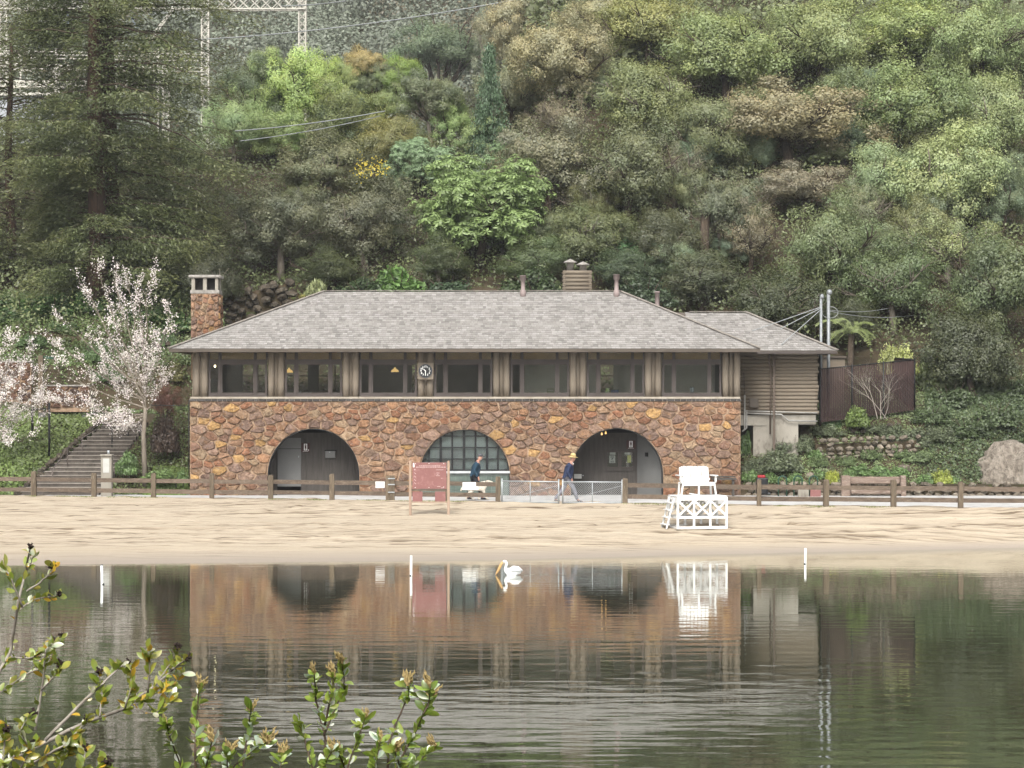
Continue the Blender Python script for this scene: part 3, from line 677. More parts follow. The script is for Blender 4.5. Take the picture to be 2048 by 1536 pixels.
# ---------------------------------------------------------------- roof
roof = None
def slope(mb, A, B, C_, D_, t0, jit, w=.20, ex=.215, thick=.014, cols=None):
    """courses of shingle tabs on the plane A (eave left) B (eave right) C (ridge right) D (ridge left)"""
    A, B, C_, D_ = map(Vector, (A, B, C_, D_)); up = (D_ - A); eave = (B - A).normalized(); upn = up - eave * up.dot(eave); L = upn.length; upn = upn.normalized()
    nrm = eave.cross(upn).normalized(); n = int(L / ex)
    la, lb = (D_ - A).dot(eave), (C_ - B).dot(eave)
    for i in range(n + 1):
        t_ = i * ex / L
        if t_ >= 1: break
        xa = la * t_; xb = (B - A).length + lb * t_; x_ = xa - random.random() * w; t2 = min(1.0, t_ + ex * 1.12 / L)
        while x_ < xb:
            ww = w * random.choice((.55, .8, 1, 1, 1.25)); a, b = max(x_, xa), min(x_ + ww - .006, xb); x_ += ww
            if b - a < .02: continue
            k = random.random(); base = (.255, .242, .226) if k < .4 else (.225, .212, .198) if k < .7 else (.29, .276, .26) if k < .9 else (.185, .174, .163)
            kc = random.uniform(.92, 1.08); col = tuple(q * kc for q in base); th_ = thick * random.uniform(.8, 1.7); dro = random.uniform(-.012, .008)
            o0 = A + eave * a + upn * (t_ * L + dro); o1 = A + eave * b + upn * (t_ * L + dro)
            a2 = min(max(a, la * t2), (B - A).length + lb * t2); b2 = max(min(b, (B - A).length + lb * t2), la * t2)
            p0, p1 = A + eave * a2 + upn * (t2 * L), A + eave * b2 + upn * (t2 * L)
            mb.add([o0 + nrm * .002, o1 + nrm * .002, o0 + nrm * (th_ + .006), o1 + nrm * (th_ + .006), p0 + nrm * .003, p1 + nrm * .003], [(0, 1, 3, 2), (2, 3, 5, 4)], col)
    return mb
XE0, XE1, YE0, ZEV = -14.2, 10.27, 94.2, PZ(697.5, 94.2)
YR, ZR, XRL, XRR = 100.13, PZ(583, 100.13), PX(648, 100.13), PX(1240, 100.13); YE1 = 2 * YR - YE0
AE0, AE1, AXE, AYR, AZR, AXR = 96.0, 104.2, 13.72, 100.1, PZ(625, 100.1), PX(1492, 100.1)
rb = MB(); T = .14
def hip(mb, x0_, x1_, y0_, y1_, ze, xr0, xr1, yr, zr, th_):
    V = [(x0_, y0_, ze), (x1_, y0_, ze), (x1_, y1_, ze), (x0_, y1_, ze), (xr0, yr, zr), (xr1, yr, zr)]; V2 = [(a, b, c - th_) for a, b, c in V[:4]]
    mb.add(V + V2, [(0, 1, 5, 4), (1, 2, 5), (2, 3, 4, 5), (3, 0, 4), (0, 6, 7, 1), (1, 7, 8, 2), (2, 8, 9, 3), (3, 9, 6, 0), (6, 9, 8, 7)])
hip(rb, XE0, XE1, YE0, YE1, ZEV, XRL, XRR, YR, ZR, .10); hip(rb, 6.0, AXE, AE0, AE1, ZEV - .03, 6.5, AXR, AYR, AZR, .10)
roof = rb.build('roof', 'fascia', house)
sh = MB()
slope(sh, (XE0, YE0, ZEV), (XE1, YE0, ZEV), (XRR, YR, ZR), (XRL, YR, ZR), 0, 0)
slope(sh, (XE0, YE1, ZEV), (XE0, YE0, ZEV), (XRL, YR, ZR), (XRL, YR - .01, ZR), 0, 0); slope(sh, (XE1, YE0, ZEV), (XE1, YE1, ZEV), (XRR, YR, ZR), (XRR, YR - .01, ZR), 0, 0)
slope(sh, (7.6, AE0, ZEV - .03), (AXE, AE0, ZEV - .03), (AXR, AYR, AZR), (7.6, AYR, AZR), 0, 0); slope(sh, (AXE, AE0, ZEV - .03), (AXE, AE1, ZEV - .03), (AXR, AYR, AZR), (AXR, AYR - .01, AZR), 0, 0)
tag(sh.build('shingles', 'shingle', roof), kind='stuff')
mb = MB()
for a, b in (((XRL, YR, ZR), (XRR, YR, ZR)), ((XE0, YE0, ZEV), (XRL, YR, ZR)), ((XE1, YE0, ZEV), (XRR, YR, ZR)), ((7.8, AYR, AZR), (AXR, AYR, AZR)), ((AXE, AE0, ZEV - .03), (AXR, AYR, AZR))):
    a, b = Vector(a), Vector(b); n = int((b - a).length / .24)
    for i in range(n):
        p, q = a.lerp(b, i / n), a.lerp(b, (i + 1.15) / n); mb.bar(p + Vector((0, -.015, .035 + .008)), q + Vector((0, -.015, .035)), .2, .022)
tag(mb.build('ridge_caps', 'ridge', roof), kind='stuff')
boxp('fascia_board', 'fascia', roof, XE0 + .01, XE1 - .01, YE0 - .035, YE0 - .002, ZEV - .135, ZEV - .012); boxp('fascia_board', 'fascia', roof, XE1 + .02, AXE - .01, AE0 - .035, AE0 - .002, ZEV - .17, ZEV - .045)
boxp('soffit', 'fascia', roof, XE0 + .05, XE1 - .05, YE0 + .001, YB + .5, ZEV - .13, ZEV - .103)
boxp('gutter', 'trim', roof, XE1 + .03, AXE - .05, AE0 - .12, AE0 - .04, ZEV - .16, ZEV - .06)
# roof vents, log-clad flue, stone chimney
def rz_at(y): return ZEV + (ZR - ZEV) * (y - YE0) / (YR - YE0)
for px, py0, py1, yy in ((1046, 551, 588, YR - .5), (1233, 549, 588, YR - .5)):
    x_ = PX(px, yy); z1 = PZ(py0, yy); z0_ = rz_at(yy) - .1
    vt = MB().lathe((x_, yy, z0_), [(.13, 0), (.13, .34), (.09, .36), (.09, z1 - z0_ - .22), (.135, z1 - z0_ - .21), (.135, z1 - z0_ - .02), (.15, z1 - z0_ - .02), (.15, z1 - z0_)], 14).build('vent_pipe', 'vent', roof)
x_ = PX(1315, 101); MB().lathe((x_, 101.2, rz_at(98.2)), [(.12, -.4), (.1, .3), (.1, .86), (.13, .87), (.13, .93)], 12).build('vent_pipe', 'vent', roof)
fl = None; y_ = YR + .9; fx0, fx1 = PX(1126, y_), PX(1183, y_); z0_, z1_ = ZR - .6, PZ(541, y_)
fl = boxp('flue_stack', 'log', roof, fx0 + .06, fx1 - .06, y_, y_ + 1.1, z0_, z1_ - .02); zz = z0_
for k in range(9):
    h = (z1_ - z0_) / 9; zc = z0_ + h * (k + .5)
    MB().tube([(fx0, y_ + .02, zc), (fx1, y_ + .02, zc)], h * .53, 10).build('log', 'loghoriz', fl)
    for xq in (fx0 + .06, fx1 - .06): MB().tube([(xq, y_ - .06, zc), (xq, y_ + 1.1, zc)], h * .5, 8).build('log', 'loghoriz', fl)
for px, pt in ((1140.5, 519), (1166, 524)):
    x_ = PX(px, y_ + .5); zt_ = PZ(pt, y_ + .5)
    MB().lathe((x_, y_ + .5, z1_ - .05), [(.16, 0), (.16, zt_ - z1_ - .1), (.3, zt_ - z1_ - .1), (.3, zt_ - z1_ - .06), (.02, zt_ - z1_ + .07)], 16).build('flue_cap', 'capstone', fl)
YC = 99.2; cx0, cx1 = PX(382, YC), PX(437, YC); ch = boxp('chimney', 'mortar', roof, cx0, cx1, YC, YC + 1.0, ZEV - 1.2, PZ(587, YC))
pts = []; zlo, zhi = PZ(690, YC), PZ(588, YC)
while len(pts) < 46:
    q = (random.uniform(cx0, cx1), random.uniform(zlo, zhi))
    if all((q[0] - p[0]) ** 2 + ((q[1] - p[1]) * 1.3) ** 2 > .17 ** 2 for p in pts): pts.append(q)
for c in voronoi(pts, len(pts), (cx0 - .02, cx1 + .02, zlo, zhi)):
    if area(c) > .01: stone_geo(c, YC, random.uniform(.04, .1), random, MB(), .012).build('stone', 'stone', ch)
pts = []
while len(pts) < 26:
    q = (random.uniform(YC, YC + 1), random.uniform(zlo, zhi))
    if all((q[0] - p[0]) ** 2 + (q[1] - p[1]) ** 2 > .2 ** 2 for p in pts): pts.append(q)
for c in voronoi(pts, len(pts), (YC, YC + 1, zlo, zhi)):
    o = stone_geo(c, 0, random.uniform(.04, .09), random, MB(), .012)
    for sx in (1,):
        q = MB(); q.add([(cx1 - v[1], v[0], v[2]) for v in o.v], o.f, o.c[0]); q.build('stone', 'stone', ch)
boxp('chimney_band', 'capstone', ch, cx0 - .03, cx1 + .03, YC - .03, YC + 1.03, PZ(587, YC), PZ(580, YC))
for a, b in ((cx0 + .02, cx0 + .17), (cx0 + .52, cx0 + .68), (cx1 - .15, cx1 - .02)):
    for yy in (YC, YC + .8): boxp('chimney_pier', 'concrete', ch, a, b, yy, yy + .2, PZ(580, YC) + .001, PZ(556, YC))
boxp('flue_liner', 'darkwood', ch, cx0 + .1, cx1 - .1, YC + .3, YC + .7, PZ(580, YC) + .002, PZ(557, YC))
bev(boxp('chimney_cap', 'capstone', ch, cx0 - .1, cx1 + .1, YC - .1, YC + 1.1, PZ(556, YC) + .001, PZ(550, YC)), .03)
# ---------------------------------------------------------------- log annexe
YA = 97.0; ax0, ax1 = XR + .02, PX(1637, YA); zl0, zl1 = PZ(829, YA), PZ(704, YA)
ann = boxp('annexe_wall', 'innerdark', house, ax0, ax1 - .1, YA + .1, YA + 7, zl0, zl1); n = 17; z = zl0
hs = [random.uniform(.8, 1.15) for _ in range(n)]; tot = sum(hs)
for h in hs:
    hh = (zl1 - zl0) * h / tot; MB().tube([(ax0 - .1, YA + .1, z + hh / 2), (ax1 - .25, YA + .1, z + hh / 2), (ax1 - random.uniform(-.03, .05), YA + .1, z + hh / 2)], [hh * .53, hh * .53, hh * .5], 10).build('log', 'loghoriz', ann); z += hh
conc = MB().box(ax0 + .1, PX(1532, YA), YA + .03, YA + .5, PZ(851, YA), PZ(830, YA)).box(PX(1507, YA), PX(1597, YA), YA + .08, YA + 4, PZ(930, YA), PZ(830.4, YA)).box(PX(1597, YA) + .002, PX(1632, YA), YA + .06, YA + 4, PZ(849, YA), PZ(830.2, YA)).build('foundation', 'concrete', house)
boxp('crawl_space', 'darkwood', house, ax0, ax1 - .1, YA + 2.4, YA + 2.5, PZ(930, YA), PZ(831, YA))
mb = MB()
def tub(pts, r, m_, nm='conduit', yo=.0):
    return MB().tube([(PX(a, YA), YA - .08 - yo, PZ(b, YA)) for a, b in pts], r, 8).build(nm, m_, ann)
tub([(1494, 826.5), (1562, 829), (1576, 841), (1634, 842.5)], .035, 'conduit'); tub([(1491, 822), (1634, 826)], .03, 'conduit')
tub([(1489, 790), (1489, 858), (1484, 863)], .035, 'conduit'); tub([(1493, 820), (1493, 856), (1486, 862)], .03, 'conduit')
MB().box(PX(1545, YA), PX(1549.5, YA), YA - .16, YA - .08, PZ(905, YA), PZ(704, YA)).build('downpipe', 'downpipe', ann)
tub([(1538, 694), (1538, 720), (1541, 745), (1540, 868)], .035, 'downpipe', 'service_pipe')
bev(boxp('meter_box', 'fascia', ann, PX(1498, YA), PX(1516, YA), YA - .2, YA - .05, PZ(815, YA), PZ(797, YA)), .01)
tub([(1488, 712), (1500, 715), (1512, 718)], .012, 'blackmetal', 'cable'); tub([(1487, 745), (1489, 790)], .012, 'blackmetal', 'cable')
# ---------------------------------------------------------------- things fixed to the boathouse
yk = YB - .16
ck = empty('wall_clock', (bx(850), yk, bz(759)), 'round black clock with white numerals on a square grey board between log posts', 'clock')
bev(boxp('backboard', 'log', ck, PX(835, yk), PX(867, yk), yk - .02, yk + .04, PZ(759, yk), PZ(725.5, yk)), .01)
kx, kz = PX(851, yk), PZ(742, yk)
def disc(mb, cx_, cz_, r, y0_, y1_, n=28): mb.prism([(cx_ + r * math.cos(a), cz_ + r * math.sin(a)) for a in np.linspace(0, 2 * math.pi, n, endpoint=False)], y0_, y1_); return mb
disc(MB(), kx, kz, .285, yk - .06, yk - .022).build('bezel', 'cap', ck); disc(MB(), kx, kz, .25, yk - .068, yk - .061).build('dial', 'black', ck)
for k in range(12):
    a = math.pi / 6 * k; px_, pz_ = kx + .185 * math.sin(a), kz + .185 * math.cos(a)
    cu = bpy.data.curves.new('numeral', 'FONT'); cu.body = str(k or 12); cu.size = .105; cu.align_x = 'CENTER'; cu.align_y = 'CENTER'; cu.extrude = .002; cu.offset = .004
    o = bpy.data.objects.new('numeral', cu); me = bpy.data.meshes.new_from_object(o); bpy.data.objects.remove(o); bpy.data.curves.remove(cu)
    o = link('numeral', me, ck, 'white'); o.rotation_euler = (math.radians(90), 0, 0); o.location = Vector((px_, yk - .071, pz_)) - Vector(ck.location)
for nm, a, L, w in (('hour_hand', -math.pi / 6 * 1.5, .12, .034), ('minute_hand', math.pi, .2, .03)):
    d = Vector((math.sin(a), 0, math.cos(a))); c0 = Vector((kx, yk - .078 - (.006 if nm[0] == 'm' else 0), kz)); MB().bar(c0 - d * .03, c0 + d * L, w, .004, (0, 1, 0)).build(nm, 'white', ck)
def pictogram(px0, px1, py0, py1, D, parent, extra=False):
    mb = boxp('panel', 'signbrown', parent, PX(px0, D), PX(px1, D), D - .03, D, PZ(py1, D), PZ(py0, D)); w = PX(px1, D) - PX(px0, D); h = PZ(py0, D) - PZ(py1, D); xm = PX(px0, D) + w * .5; z0_ = PZ(py1, D)
    boxp('white_field', 'white', parent, xm - w * .19, xm + w * .19, D - .036, D - .031, z0_ + h * .2, z0_ + h * .92)
    f = MB(); disc(f, xm, z0_ + h * .82, w * .06, D - .041, D - .037, 12); f.box(xm - w * .085, xm + w * .085, D - .041, D - .037, z0_ + h * .48, z0_ + h * .75).box(xm - w * .06, xm - w * .01, D - .041, D - .037, z0_ + h * .25, z0_ + h * .479).box(xm + w * .01, xm + w * .06, D - .041, D - .037, z0_ + h * .25, z0_ + h * .479)
    if extra: f.prism([(xm - w * .11, z0_ + h * .42), (xm + w * .11, z0_ + h * .42), (xm, z0_ + h * .74)], D - .0415, D - .0375)
    f.build('figure_print', 'signbrown', parent); boxp('print_line', 'white', parent, xm - w * .32, xm + w * .32, D - .036, D - .031, z0_ + h * .08, z0_ + h * .11)
    if extra: boxp('print_mark', 'white', parent, xm + w * .28, xm + w * .38, D - .036, D - .031, z0_ + h * .18, z0_ + h * .3)
s1 = empty('restroom_sign', P(611, 904, DY - .06), 'brown restroom sign with white pictogram panel beside the grey door', 'sign'); pictogram(602.5, 620, 886, 904.5, DY - .06, s1, True)
s2 = empty('restroom_sign', P(1262, 897, DY3 - .05), 'brown restroom sign with white pictogram above the notice case', 'sign'); pictogram(1252.5, 1271, 880.5, 898, DY3 - .05, s2)
mbx = empty('metal_wall_box', P(660, 917, DY - .1), 'grey metal box with dark hood on the ribbed porch wall', 'box')
bev(boxp('body', 'door', mbx, PX(651, DY), PX(671, DY), DY - .16, DY - .02, PZ(916, DY), PZ(902, DY)), .012); boxp('hood', 'darkwood', mbx, PX(650, DY), PX(673, DY), DY - .19, DY - .02, PZ(901.9, DY), PZ(899.5, DY)); disc(MB(), PX(660, DY), PZ(904, DY), .02, DY - .175, DY - .161, 10).build('lock', 'galv', mbx)
nb = empty('notice_case', P(1240, 941, DY3 - .1), 'dark timber two-door notice case holding white and yellow papers', 'notice board'); Dn = DY3 - .06
MB().box(PX(1207.5, Dn), PX(1271.5, Dn), Dn, Dn + .05, PZ(941.5, Dn), PZ(897.5, Dn)).build('back_panel', 'board', nb)
for a, b in ((1212, 1238.3), (1240.5, 1267)):
    fr_ = MB(); w = .045; xa, xb, za, zb_ = PX(a, Dn), PX(b, Dn), PZ(936, Dn), PZ(902.5, Dn)
    fr_.box(xa, xb, Dn - .04, Dn - .001, za, za + w).box(xa, xb, Dn - .04, Dn - .001, zb_ - w, zb_).box(xa, xa + w, Dn - .04, Dn - .001, za + w, zb_ - w).box(xb - w, xb, Dn - .04, Dn - .001, za + w, zb_ - w)
    d_ = fr_.build('door_frame', 'trim', nb); boxp('pane', 'glass', d_, xa + w, xb - w, Dn - .022, Dn - .016, za + w, zb_ - w)
for a, b, c_, d_, m_ in ((1219.5, 1231, 904.5, 909.5, 'paper'), (1218.5, 1230.5, 911, 926, 'paper'), (1249, 1260.5, 904.5, 909, 'paper'), (1254.8, 1262, 910.5, 925.5, 'paperyellow'), (1252, 1254.4, 923.5, 925.5, 'paper')):
    boxp('notice', m_, nb, PX(a, Dn), PX(b, Dn), Dn - .008, Dn - .002, PZ(d_, Dn), PZ(c_, Dn))
mb = MB(); [mb.box(PX(1221, Dn), PX(1228, Dn), Dn - .011, Dn - .009, PZ(p + .9, Dn), PZ(p, Dn)) for p in (912.5, 914.3, 922, 923.8)]; mb.bar((PX(1223, Dn), Dn - .01, PZ(919, Dn)), (PX(1226, Dn), Dn - .01, PZ(916.5, Dn)), .05, .002, (0, 1, 0)); mb.build('print', 'cap', nb)
tw_ = empty('paper_dispenser', P(1156, 959, DY3 - .1), 'small white dispenser box fixed low on the dark porch boards', 'box'); bev(boxp('plate', 'paper', tw_, PX(1148, DY3), PX(1163, DY3), DY3 - .12, DY3 - .02, PZ(957, DY3), PZ(948, DY3)), .01); disc(MB(), PX(1166, DY3), PZ(951, DY3), .025, DY3 - .05, DY3 - .01, 10).build('button', 'galv', tw_)
vt = empty('vent_grille', P(1292, 910, 96), 'small black square grille on the pale passage wall', 'vent'); Dv = YB + 1.24
vg = MB().box(-.085, .085, -.02, .02, 0, .17).build('frame', 'black', vt, True); MB().box(-.055, .055, -.024, -.021, .03, .14).build('slots', 'darkwood', vt, True)
vt.location = (PX(1293, Dv), Dv, PZ(913, Dv)); vt.rotation_euler = (0, 0, math.atan2(YB + .48 - DY3, (ARCH[2][0] + ARCH[2][1]) - PX(1273, DY3))); vt.location.y = DY3 - .02 + (vt.location.x - PX(1273, DY3)) * (YB + .48 - DY3 + .02) / (ARCH[2][0] + ARCH[2][1] + .02 - PX(1273, DY3)) - .03
for px, py, nm in ((1203.5, 866, 'a'), (1211.5, 864, 'b')):
    l_ = empty('porch_lamp', P(px, py, YB + .25), 'small brass lamp lit under the crown of the porch arch', 'lamp', 'lit lamps under the porch arch'); zc = PZ(py, YB + .25)
    MB().tube([(PX(px, YB + .25), YB + .25, zc + .02), (PX(px, YB + .25), YB + .25, zc + .25)], .02, 6).build('stem', 'brass', l_); MB().lathe((PX(px, YB + .25), YB + .25, zc - .09), [(.02, 0), (.035, .02), (.035, .08), (.02, .11)], 12).build('shade', 'lampglow', l_)
# pendant lamps and table things seen through the panes
for px, py, d in ((578, 741, 2.0), (790, 740, 2.4)):
    Dp = YB + d; l_ = empty('pendant_lamp', P(px, py + 4, Dp), 'amber glowing pendant lamp hanging inside the dining room', 'lamp', 'pendant lamps in the dining room')
    c = P(px, py + 4, Dp); MB().lathe(c, [(.17, 0), (.15, .07), (.04, .15), (.03, .2)], 16).build('shade', 'lampglow', l_); MB().tube([c + Vector((0, 0, .2)), (c.x, c.y, ZC)], .008, 5).build('cord', 'blackmetal', l_)
c = P(430, 733, YB + 1.5); l_ = empty('wall_bulb', c, 'bare lit bulb glowing behind the corner window', 'lamp'); MB().lathe(c, [(.01, -.04), (.04, 0), (.04, .03), (.015, .07)], 12).build('bulb', 'bulb', l_); MB().tube([c + Vector((0, 0, .07)), (c.x, c.y, ZC)], .006, 5).build('cord', 'blackmetal', l_)
Dk = YB + .8; zk = ZS + .09
def kit(px, w, h, m_, name, label, cat, prof=None):
    x_ = PX(px, Dk); t_ = empty(name, (x_, Dk, zk), label, cat); prof = prof or [(w, 0), (w, h)]
    MB().lathe((x_, Dk, zk), prof, 14).build('vessel', m_, t_); return t_
k_ = kit(1064, .09, .1, 'galv', 'steel_pot', 'steel pot standing on the counter behind the window', 'pot', [(.085, 0), (.09, .12), (.1, .12), (.1, .13)]); MB().tube([(PX(1064, Dk) + .09, Dk, zk + .1), (PX(1064, Dk) + .2, Dk, zk + .12)], .01, 6).build('handle', 'galv', k_)
t_ = empty('green_basket', (PX(1100, Dk), Dk, zk), 'pale green crate with a hoop handle on the counter', 'crate'); MB().box(PX(1094, Dk), PX(1108, Dk), Dk - .1, Dk + .1, zk, zk + .14).build('body', mat('palegreen', S(150, 160, 110), None, 5), t_); MB().tube([(PX(1094, Dk), Dk, zk + .14), (PX(1095, Dk), Dk, zk + .24), (PX(1107, Dk), Dk, zk + .24), (PX(1108, Dk), Dk, zk + .14)], .015, 6).build('handle', 'palegreen' if 'palegreen' in M else MATS['palegreen'], t_)
t_ = empty('shopping_bag', (PX(1215, Dk), Dk, zk), 'lime and white plastic bag slumped on the counter', 'bag'); MB().lathe((PX(1215, Dk), Dk, zk), [(.11, 0), (.13, .06), (.1, .16), (.06, .22), (.09, .28)], 12).build('bag_body', mat('lime', S(190, 216, 110), S(226, 232, 210), 6), t_)
t_ = empty('drinks_carton', (PX(1229, Dk), Dk, zk), 'blue and dark printed drinks carton on the counter', 'box'); MB().box(PX(1222, Dk), PX(1237, Dk), Dk - .1, Dk + .1, zk, zk + .2).build('carton', mat('bluecarton', S(70, 100, 150), S(40, 44, 50), 14), t_)
MB().box(PX(1222, Dk) - .004, PX(1237, Dk) + .004, Dk - .105, Dk + .105, zk + .201, zk + .22).build('lid', 'innerdark', t_)
t_ = empty('blender_jar', (PX(1384, Dk), Dk, zk), 'glass and steel kitchen mixer on the counter by the annexe end', 'mixer'); MB().lathe((PX(1384, Dk), Dk, zk), [(.1, 0), (.08, .1), (.07, .1), (.1, .3)], 12).build('jar', 'galv', t_); MB().lathe((PX(1384, Dk), Dk, zk + .301), [(.1, 0), (.06, .04)], 12).build('lid', 'black', t_)
for px in (600, 622): kit(px, .05, .1, 'paper', 'paper_cup', 'white paper cup on the sill of the second window', 'cup', [(.04, 0), (.055, .12)])['group'] = 'paper cups on the sill'

# service masts behind the annexe roof
for px, pt, r, D_, lb in ((1642, 597, .06, 99.0, 'thin galvanised service mast with a small weatherhead beside the annexe roof'), (1657, 588, .075, 99.3, 'thick galvanised service mast with rounded weatherhead and looped cables')):
    x_ = PX(px, D_); zt_ = PZ(pt, D_); t_ = empty('service_mast', (x_, D_, 4.2), lb, 'mast')
    MB().tube([(x_, D_, 4.2), (x_, D_, zt_)], r, 10).build('pole', 'mastmetal', t_); MB().lathe((x_ + .04, D_, zt_ - .02), [(r * 1.2, 0), (r * 1.6, .06), (r * 1.5, .16), (r * .5, .22)], 12).build('weatherhead', 'mastmetal', t_)
    if r > .07:
        c = Vector((x_, D_ - .1, PZ(618, D_))); MB().tube([c + Vector((.05 + .35 * math.sin(a), 0, .25 * math.cos(a) - .15)) for a in np.linspace(0, 4.6, 14)], .012, 5).build('cable_loop', 'wire', t_)
def wire(pts, r, label, sag=.0, name='power_line', group=None):
    a, b = Vector(pts[0]), Vector(pts[1]); n = 12
    o = MB().tube([a.lerp(b, k / n) - Vector((0, 0, sag * 4 * (k / n) * (1 - k / n))) for k in range(n + 1)], r, 5).build(name, 'wire'); return tag(o, label, 'cable', group)
for a, b, lb in (((1642, 614, 99), (1504, 662, 98), 'stay wire from the service mast to mid roof of the annexe'), ((1642, 616, 99), (1560, 658, 97.6), 'stay wire from the service mast to the lower annexe roof'), ((1642, 619, 99), (1562, 690, 96.4), 'stay wire from the service mast to the annexe eave')):
    wire((P(*a), P(*b)), .018, lb, name='stay_wire')
wire((P(1657, 620, 99.3), P(1822, 603, 112)), .014, 'dark cable from the thick service mast into the upper branches', .25); wire((P(1657, 622, 99.3), P(1850, 626, 112)), .014, 'dark cable from the thick service mast into the lower branches', .25)

# ---------------------------------------------------------------- post-and-rail fences, gates
def rail_fence(posts, label, extra_end=()):
    base = Vector((posts[0], float(fence_y(posts[0])), ZP)); t_ = empty('rail_fence', base, label, 'fence')
    P3 = [Vector((x_, float(fence_y(x_)), ZP)) for x_ in posts]
    for p in P3:
        hgt = random.uniform(.97, 1.06); w = random.uniform(.085, .1)
        mb = MB(); ang = random.uniform(-.06, .06); ct, st = math.cos(ang), math.sin(ang); ring = [(-w, -w), (w, -w), (w, w), (-w, w)]
        prof = [(-.35, 1), (hgt - .05, random.uniform(.94, 1)), (hgt, .82)]
        V = [(p.x + (a * ct - b * st) * k + (z > .5) * random.uniform(-.01, .01), p.y + (a * st + b * ct) * k, p.z + z + (random.uniform(-.015, .02) if z == hgt else 0)) for z, k in prof for a, b in ring]
        mb.add(V, [(8, 9, 10, 11)] + [(j * 4 + q, j * 4 + (q + 1) % 4, (j + 1) * 4 + (q + 1) % 4, (j + 1) * 4 + q) for j in range(2) for q in range(4)]); mb.build('post', 'fencepost', t_)
    for a, b in zip(P3[:-1], P3[1:]):
        for z in (.30, .72):
            o = Vector((0, .04, 0)); dz0, dz1 = random.uniform(-.012, .012), random.uniform(-.012, .012); d = (b - a).normalized() * .09
            MB().bar(a + d + o + Vector((0, 0, z + dz0)), b - d + o + Vector((0, 0, z + dz1)), .05, random.uniform(.155, .175)).build('rail', 'fence', t_)
    return t_
def fx_at(px):
    X = PX(px, 88)
    for _ in range(20): X = PX(px, float(fence_y(X)))
    return X
fl_ = rail_fence([fx_at(p) for p in (-52, 68, 188, 307, 423.5, 541.5, 664, 776, 893, 996)], 'weathered brown post-and-rail fence from the steps to the wire gate')
fr_ = rail_fence([fx_at(p) for p in (1250, 1384, 1518, 1652, 1787, 1921, 2056)], 'weathered brown post-and-rail fence from the wire gate past the lifeguard chair')
x_ = fx_at(784.5); y_ = float(fence_y(x_)); gp = MB().box(x_ - .09, x_ + .09, y_ - .1, y_ + .1, ZP - .3, ZP + 1.02); gp.build('post', 'fencepost', fl_)
for z in (.35, .65, .88): boxp('hinge', 'galv', fl_, x_ - .16, x_ + .1, y_ - .125, y_ - .101, ZP + z, ZP + z + .04)
def plate(px0, px1, py0, py1, label, nm='notice_plate'):
    xa = fx_at((px0 + px1) / 2); D_ = float(fence_y(xa)) - .03; t_ = tag(bev(MB().box(PX(px0, D_), PX(px1, D_), D_ - .02, D_, PZ(py1, D_), PZ(py0, D_)).build(nm, 'white'), .004), label, 'sign'); return t_
plate(751, 769.5, 963, 976, 'small blank white plate fixed to the fence rails near the hinged post'); plate(925, 957, 964.5, 980, 'blank white plate fixed between the fence rails below the person in the cap')
def chain_gate(pa, pb, ya, yb, label):
    """frame tubes + diamond wire between two uprights given as pixel columns"""
    A = Vector((fx_at(pa), float(fence_y(fx_at(pa))) + ya, ZP)); B = Vector((fx_at(pb), float(fence_y(fx_at(pb))) + yb, ZP)); t_ = empty('wire_gate', A, label, 'gate', 'chain-link gate leaves')
    up = Vector((0, 0, 1)); z0_, z1_ = .06, .84
    for k, nm, rr in ((0, 'upright', .028), (.5, 'brace_post', .016), (1, 'upright', .028)): p = A.lerp(B, k); MB().tube([p + up * (z0_ - .04), p + up * (z1_ + (.1 if k != .5 else -.02))], rr, 8).build(nm, 'galv', t_)
    for z in (z0_, z1_): MB().tube([A + up * z, B + up * z], .026, 8).build('rail', 'galv', t_)
    MB().tube([A.lerp(B, .98) + up * .7, A.lerp(B, .05) + up * .15], .008, 5).build('tension_rod', 'galv', t_)
    L = (B - A).length; h = z1_ - z0_; d = (B - A).normalized(); mb = MB(); pitch = .085; n = int((L + h) / pitch)
    for sgn in (1, -1):
        for k in range(-int(h / pitch) - 1, n + 1):
            s0 = k * pitch; pts = []
            for u in (0, 1):
                pts.append((s0 + u * h if sgn > 0 else s0 + h - u * h, z0_ + u * h))
            (xa, za), (xb, zb_) = pts
            if xa > xb: xa, za, xb, zb_ = xb, zb_, xa, za
            if xb <= 0 or xa >= L: continue
            if xa < 0: za += (zb_ - za) * (0 - xa) / (xb - xa); xa = 0
            if xb > L: zb_ = za + (zb_ - za) * (L - xa) / (xb - xa); xb = L
            mb.tube([A + d * xa + up * za, A + d * xb + up * zb_], .0042, 4, False, False)
    mb.build('wire_mesh', 'galv', t_); return t_
chain_gate(1004, 1117, -.05, -.35, 'chain-link gate leaf hung beside the rounded fence post, sagging towards the middle'); chain_gate(1125, 1244, -.35, -.1, 'chain-link gate leaf hung on the fence post beside the notice porch')

